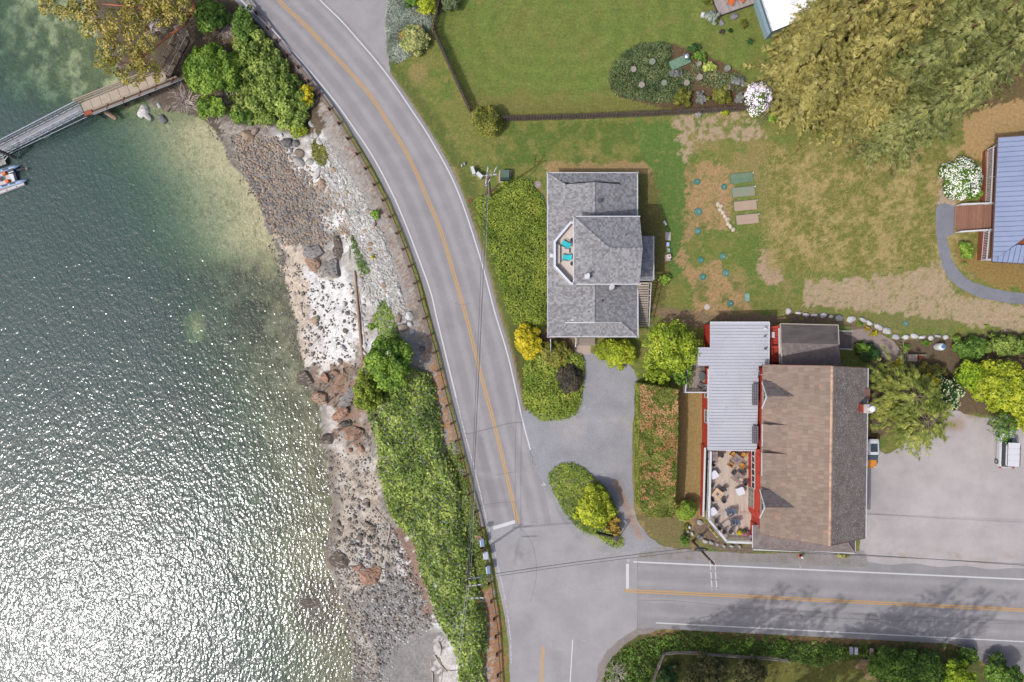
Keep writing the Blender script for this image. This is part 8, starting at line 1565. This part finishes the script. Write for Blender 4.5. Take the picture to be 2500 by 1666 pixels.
# driftwood
drift = mat('bleached driftwood', C(206, 192, 178), C(186, 168, 152), rough=.85, vs=3, bump=.01); driftb = mat('brown drift log', C(190, 160, 138), C(164, 132, 112), rough=.85, vs=2, stretch=(3, .5, 1), bump=.01)
def log(label, pts, r_, m=drift, cat='driftwood', name='driftwood'):
    V = [on(x, y, r_ * .8) for x, y in pts]; V = [Vector(v) for v in spline([tuple(v) for v in V], 3)]; n = len(V); MB().tube(V, [r_ * (1 - .5 * i / n) for i in range(n)], 7).build(name, m, label=label, cat=cat)
log('very long straight drift log lying along the white sand', [(886, 880), (880, 820), (873, 740), (869, 690), (866, 662)], .19, driftb, 'log', 'drift_log'); log('thinner drift log just right of the long one', [(893, 850), (886, 790), (880, 740), (874, 700)], .07); log('short bare log by the weed strip', [(853, 632), (854, 600)], .09)
log('forked driftwood branch by the thicket, upper piece', [(915, 1240), (935, 1262), (952, 1280)], .10); log('forked driftwood branch by the thicket, lower piece', [(952, 1280), (950, 1305), (944, 1330)], .13); log('slim driftwood stick on the lower boulders', [(990, 1380), (1000, 1396), (1010, 1411)], .06); log('thin curved driftwood at the bottom of the boulder field', [(975, 1495), (990, 1512), (1005, 1516), (1017, 1530)], .06); log('small stick beside the rusty dome', [(963, 1383), (974, 1376)], .05)
log('thick root end of drift pile near the bottom edge', [(1062, 1600), (1076, 1622), (1092, 1640)], .13); log('upright pale log in the drift pile', [(1072, 1568), (1077, 1585), (1075, 1600)], .10); log('long pale log running off the bottom edge', [(1056, 1640), (1058, 1690)], .11); log('pale branch in the drift pile', [(1070, 1606), (1080, 1632), (1076, 1670)], .08); log('short pale log left of the drift pile', [(1053, 1610), (1052, 1650)], .07); log('crooked branch right of the drift pile', [(1080, 1628), (1100, 1638), (1118, 1636)], .07)
log('grey driftwood branch under the pier end', [(470, 262), (500, 283), (512, 300)], .09); log('grey root hanging over the shallows', [(522, 268), (530, 290), (524, 303)], .07); log('white twisted branch below the shore trees', [(452, 275), (450, 262), (462, 250)], .05)
# white rocks edging the garden above the restaurant
def edging(x, y, rx, ry, rot, lb, m=r_white):
    o = bpy.data.objects.new('rock', rk[_n[0] % 7]); _n[0] += 1; COL.objects.link(o); p = P(x, y, .2); o.location = (p.x, p.y, .1); o.scale = (rx / S, ry / S, .3); o.rotation_euler = (0, 0, R(rot)); o.material_slots[0].link = 'OBJECT'; o.material_slots[0].material = m; props(o, lb, 'rock', 'white rocks edging the terrace')
for (x, y, rx, ry, rot, lb) in ((1926, 762, 8, 10, 0, 'pale tan block at the west end of the rock edging'), (1950, 764, 8, 6, 0, 'low tan stone second in the rock edging'), (1968, 769, 10, 6, -5, 'bluish white rock above the felt roof, first of four'), (1989, 770, 10, 5, 0, 'bluish white rock above the felt roof, second of four'), (2011, 771, 9, 8, 10, 'bluish white rock above the felt roof, third of four'), (2050, 777, 14, 8, 5, 'largest bluish white rock above the felt roof'), (2030, 773, 7, 5, 0, 'tan stone between the bluish rocks'), (2080, 781, 13, 9, 0, 'tan boulder where the rock edging turns downhill'), (2108, 781, 10, 7, -25, 'white rock at the top of the downhill run'), (2123, 789, 10, 6, -35, 'narrow white rock on the downhill run'), (2146, 799, 12, 9, -30, 'large white rock on the downhill run by the path'), (2166, 809, 12, 10, -30, 'large white rock lower on the downhill run'), (2189, 823, 14, 7, -10, 'white rock at the corner above the garden gate'), (2213, 823, 11, 7, 10, 'white rock above the garden gate'), (2234, 822, 11, 7, -20, 'white rock left of the white tank'), (2252, 823, 9, 6, 15, 'small white rock up from the white tank'), (2273, 825, 8, 8, 40, 'white rock directly above the white tank'), (2291, 821, 9, 5, -10, 'white rock right above the tank cap'), (2310, 824, 7, 7, 0, 'last white rock beside the hedge')): edging(x, y, rx, ry, rot, lb)
sw = [(1754, 500), (1760, 503), (1758, 512), (1765, 518), (1770, 528), (1776, 536), (1778, 546), (1784, 553), (1790, 561)]
for i, (x, y) in enumerate(sw): o = bpy.data.objects.new('rock', rk[i % 7]); COL.objects.link(o); p = P(x, y, .1); o.location = (p.x, p.y, .05); o.scale = (.28, .36, .18); o.rotation_euler = (0, 0, i); o.material_slots[0].link = 'OBJECT'; o.material_slots[0].material = mat('cream lawn stone', C(226, 212, 190), C(206, 190, 166), rough=.9, vs=3); props(o, 'cream stone in the short line of stones beside the tank slabs', 'rock', 'short line of cream stones')
for (x, y, r_, lb) in ((1709, 1276, 9, 'large round pale stone under the topiary bush'), (1683, 1287, 6, 'white round stone in the row below the topiary bush'), (1681, 1298, 5, 'smaller white stone in the row below the topiary bush'), (1690, 1304, 6, 'grey stone by the foot of the leaning pole'), (1708, 1312, 9, 'pale stone group west of the planter box'), (1722, 1322, 8, 'pale stone south of the planter box'), (1737, 1325, 7, 'white stone second south of the planter box'), (1752, 1330, 5, 'small stone under the deck bend'), (1768, 1334, 6, 'small pale stone south of the deck'), (1788, 1334, 7, 'white jagged stone south of the deck rail'), (1806, 1336, 6, 'grey stone near the brown apron roof'), (1134, 400, 5, 'pale stone in the grass by the pedestals'), (1128, 404, 4, 'smaller pale stone in the grass by the pedestals')): edging(x, y, r_, r_ * .8, r_ * 20, lb, r_pale)
for (x, y, rx, m, lb) in ((1794, 40, 11, r_grey, 'round grey boulder on the lawn by the garden deck'), (1763, 55, 9, r_grey, 'purplish grey boulder under the garden deck corner')): edging(x, y, rx, rx * .9, 10, lb, m)
# ================================================================ pier, gangway, float, boat
def frame(a, b): d = (b - a); L_ = d.length; d.normalize(); n_ = Vector((-d.y, d.x, 0)).normalized(); return d, n_, L_
zp = -1.0; A0, B0 = P(201, 263, zp), P(404, 183, zp); d, n_, L_ = frame(A0, B0); pr = E('pier', 'wooden pier with pale deck panels and grey timber rails leading out from the shore', 'pier', tuple(A0.lerp(B0, .5)))
pan = mat('pale deck grating', C(202, 186, 166), C(188, 172, 152), rough=.85, vs=2, stretch=(1, 1, 1), isl=.05); drkw = mat('dark wet timber', C(84, 68, 58), C(110, 92, 80), rough=.85, vs=3)
np_ = 9
for i in range(np_): a, b = A0 + d * (L_ * (i + .02) / np_), A0 + d * (L_ * (i + .98) / np_); MB().beam(a, b, 1.15, .05).build('deck_panel', pan, pr, world=True)
for k, (o_, zz, w_, h_, m, e0_, e1__) in enumerate(((.72, .02, .18, .12, wood_g, -.2, 0), (.98, .1, .14, .1, wood_g, -.6, -1.6), (1.18, .18, .16, .1, wood_g, -.7, -1.8), (-.72, .02, .2, .12, wood_g, .2, 1.2), (-.98, .05, .2, .12, drkw, .4, 1.6), (-1.2, .12, .16, .1, wood_g, .6, 2.0))): MB().beam(A0 + n_ * o_ + d * e0_ + Vector((0, 0, zz)), B0 + n_ * o_ + d * e1__ + Vector((0, 0, zz)), w_, h_).build('side_beam', m, pr, world=True)
MB().beam(A0 - n_ * 1.36 + d * 1.0 + Vector((0, 0, .1)), B0 - n_ * 1.36 + d * 2.2 + Vector((0, 0, .1)), .07, .1).build('edge_trim', alu, pr, world=True)
for i in range(6): q = A0 + d * (1.0 + i * 2.15); MB().beam(q - n_ * .75 + Vector((0, 0, .14)), q - n_ * 1.36 + d * -.35 + Vector((0, 0, .2)), .14, .05).build('bracket', rust, pr, world=True)
for i in range(4):
    for s in (-1, 1): q = A0 + d * (.8 + i * 3.4) + n_ * s * .6; MB().tube([Vector((q.x, q.y, -6)), Vector((q.x, q.y, zp - .05))], .16, 8).build('pile', drkw, pr, world=True)
MB().box(A0 - n_ * .95 + d * .5 + Vector((0, 0, .15)), (1.0, .5, .12), rz=math.atan2(d.y, d.x)).build('hinge_frame', mat('orange rust frame', C(190, 96, 66), C(150, 84, 62), rough=.8, vs=5), pr, world=True)
log2 = MB().tube([P(256, 272, -2.2), P(283, 289, -3.0)], .3, 9).build('pile', driftb, label='stub of an old pile in the water under the pier', cat='pile')
# stairs from the pier
S0, S1 = P(403, 182, zp), P(450, 92, .1); sd2, sn, sl_2 = frame(S0, S1); sp2 = E('pier_stairs', 'weathered timber stairs with grey handrails climbing from the pier to the road', 'stairs', tuple(S0.lerp(S1, .5)))
tre = newmesh('tread', *(lambda b: (b.v, b.f))(MB().box((0, 0, 0), (.24, 1.35, .05))), mat('dark weathered tread', C(126, 108, 94), C(150, 132, 116), rough=.9, isl=.15, vs=3))
for i in range(17): place('tread', tre, sp2, S0.lerp(S1, (i + .5) / 17) - sp2.location, math.atan2(sd2.y, sd2.x))
for s in (-1, 1):
    MB().beam(S0 + sn * s * .72 + Vector((0, 0, .95)), S1 + sn * s * .72 + Vector((0, 0, .95)), .1, .07).build('handrail', wood_g, sp2, world=True); MB().beam(S0 + sn * s * .7 - Vector((0, 0, .1)), S1 + sn * s * .7 - Vector((0, 0, .1)), .07, .24).build('stringer', drkw, sp2, world=True)
    for i in range(4): q = S0.lerp(S1, i / 3) + sn * s * .72; MB().box(q + Vector((0, 0, .4)), (.09, .09, 1.1)).build('post', drkw, sp2, world=True)
S2 = P(436, 60, .1); MB().beam(S1, S1.lerp(S2, 1), 1.4, .06).build('landing', wood_g, sp2, world=True); MB().beam(P(448, 20, 1.0), P(458, 2, 1.1), .1, .07).build('handrail', wood_g, sp2, world=True); MB().beam(P(418, 42, .9), P(438, 64, .9), .1, .07).beam(P(438, 64, .9), P(432, 72, .9), .1, .07).build('handrail', wood_g, sp2, world=True)
# gangway
G0, G1 = P(200, 266, zp + .02), P(-45, 392, -2.35); gd2, gn, gl2 = frame(G0, G1); gw2 = E('gangway', 'aluminium gangway with truss rails sloping from the pier to the float', 'gangway', tuple(G0.lerp(G1, .5)))
MB().beam(G0, G1, .95, .06).build('walkway', mat('grey walkway surface', C(150, 152, 156), rough=.8), gw2, world=True)
upv = Vector((0, 0, 1))
for s in (-1, 1):
    for zz, w_ in ((.05, .1), (.55, .045), (1.0, .09)): MB().beam(G0 + gn * s * .62 + upv * zz, G1 + gn * s * .62 + upv * zz, w_, .06).build('rail', alu, gw2, world=True)
    n = 15
    for i in range(n + 1): q = G0.lerp(G1, i / n) + gn * s * .62; MB().beam(q, q + upv * 1.0, .05, .05).build('post', alu, gw2, world=True)
    b_ = MB()
    for i in range(n): q, q2 = G0.lerp(G1, i / n) + gn * s * .62, G0.lerp(G1, (i + 1) / n) + gn * s * .62; b_.beam(q + upv * (.05 if i % 2 else .95), q2 + upv * (.95 if i % 2 else .05), .03, .03)
    b_.build('brace', alu, gw2, world=True)
MB().beam(G0 + gn * (-1.05 if gn.y > 0 else 1.05) - upv * .2, G1 + gn * (-.8 if gn.y > 0 else .8) + upv * .1, .06, .05).build('cable_tray', alu, gw2, world=True); MB().beam(G0 + gn * (.8 if gn.y > 0 else -.8) - upv * .05, G1 + gn * (.8 if gn.y > 0 else -.8), .05, .04).build('kick_rail', rust, gw2, world=True)
hs = spline([(126, 324), (118, 334), (104, 338), (90, 336)], 5); MB().tube([P(x, y, -1.8) for x, y in hs], .025, 5).build('hose', mat('teal hose', C(110, 170, 170), rough=.5), label='teal hose sagging from the gangway', cat='hose'); hs = spline([(52, 358), (46, 372), (36, 376)], 5); MB().tube([P(x, y, -2.3) for x, y in hs], .02, 5).build('rope', mat('pale green rope', C(160, 200, 180), rough=.7), label='pale green mooring rope by the float', cat='rope')
ft = E('float', 'grey dock float at the foot of the gangway', 'float', tuple(P(-12, 402, -2.8)), R(20)); fd = mat('grey float deck', C(160, 160, 158), C(176, 174, 170), rough=.85, vs=2); MB().box((-1.2, 0, 0), (5.4, 1.1, .5)).build('float_body', mat('dark float side', (.04, .04, .04), rough=.8), ft)
for i in range(11): MB().box((-3.6 + i * .49, 0, .28), (.46, 1.12, .05)).build('plank', fd, ft)
MB().box((.9, .3, .36), (.4, .35, .12)).build('cleat_box', mat('cream box', C(230, 222, 206), rough=.6), ft); MB().tube([(1.5, -.1, .35), (2.1, .25, .4)], .05, 6).build('mooring_arm', bright, ft)
MB().tube([P(-40, 352, 1.2), P(-8, 366, .2), P(38, 386, -2.6)], [.2, .2, .22], 9).build('pile', mat('dark leaning pile', C(90, 88, 90), C(116, 112, 110), rough=.8, vs=3), label='dark pile leaning over the gangway at the left edge', cat='pile')
# inflatable boat
rb = E('rigid_inflatable_boat', 'pale blue inflatable boat with orange seats and tilted black outboard at the float', 'boat', tuple(P(24, 433, -2.8)), R(16)); tube_m = mat('pale blue grey tube', C(150, 176, 212), C(160, 186, 222), rough=.45, spec=.4); patch = mat('dark grey tube patch', C(84, 94, 112), rough=.7)
for s in (-1, 1):
    e = 2.1 if s < 0 else 1.7; MB().tube([(-6.5, s * .75, .2), (-4.5, s * .98, .12), (e - 1.0, s * 1.0, .1), (e - .7, s * 1.0, .1), (e, s * 1.0, .16)], [.26, .27, .27, .24, .05], 14).build('tube', tube_m, rb, smooth=True)
    for k in range(4): MB().box((e - 1.75 - k * 1.05, s * .98, .37), (.72, .22, .03)).build('wear_patch', patch, rb)
MB().box((-2.6, 0, -.05), (6.6, 1.6, .12)).build('floor', mat('white boat floor', C(232, 230, 228), C(214, 208, 204), rough=.6, vs=2), rb); MB().box((.72, 0, .18), (.1, 1.5, .5)).build('transom', bright, rb)
for yy, xx in ((.52, -.35), (-.52, -.25)): MB().box((xx, yy, .26), (.42, .4, .36)).build('seat', mat('orange cushion', C(246, 126, 40), rough=.6), rb, bevel=.04)
MB().box((-1.3, 0, .35), (.6, .55, .8)).build('console', bright, rb, bevel=.05); MB().box((.35, .0, .08), (.6, 1.3, .06)).build('well_deck', bright, rb)
en_ = MB().box((.85, .38, .62), (.85, .5, .5)).build('outboard', mat('blue black engine cowl', C(64, 72, 96), rough=.3, spec=.5), rb, bevel=.12); MB().beam((1.2, .38, .5), (2.35, .38, .25), .22, .2).build('leg', black, en_); MB().lathe([(.05, -.1), (.16, 0), (.05, .1)], (2.4, .38, .22), 8).build('propeller', mat('pinkish propeller', C(226, 180, 176), rough=.4), en_)
ff = E('finger_float', 'narrow white edged finger float on the outer side of the inflatable boat', 'float', tuple(P(20, 463, -2.8)), R(20.5)); MB().box((-1.4, 0, 0), (7.2, .42, .3)).build('body', mat('white float edge', C(226, 222, 222), C(206, 200, 198), rough=.7, vs=3), ff); MB().box((-1.4, .22, .12), (7.0, .2, .2)).build('wood_strip', mat('tan wood strip', C(172, 150, 132), rough=.8), ff)
for k in range(4): MB().lathe([(.04, 0), (.06, .06)], (1.2 - k * 1.3, -.12, .15), 8).build('cleat', black, ff)
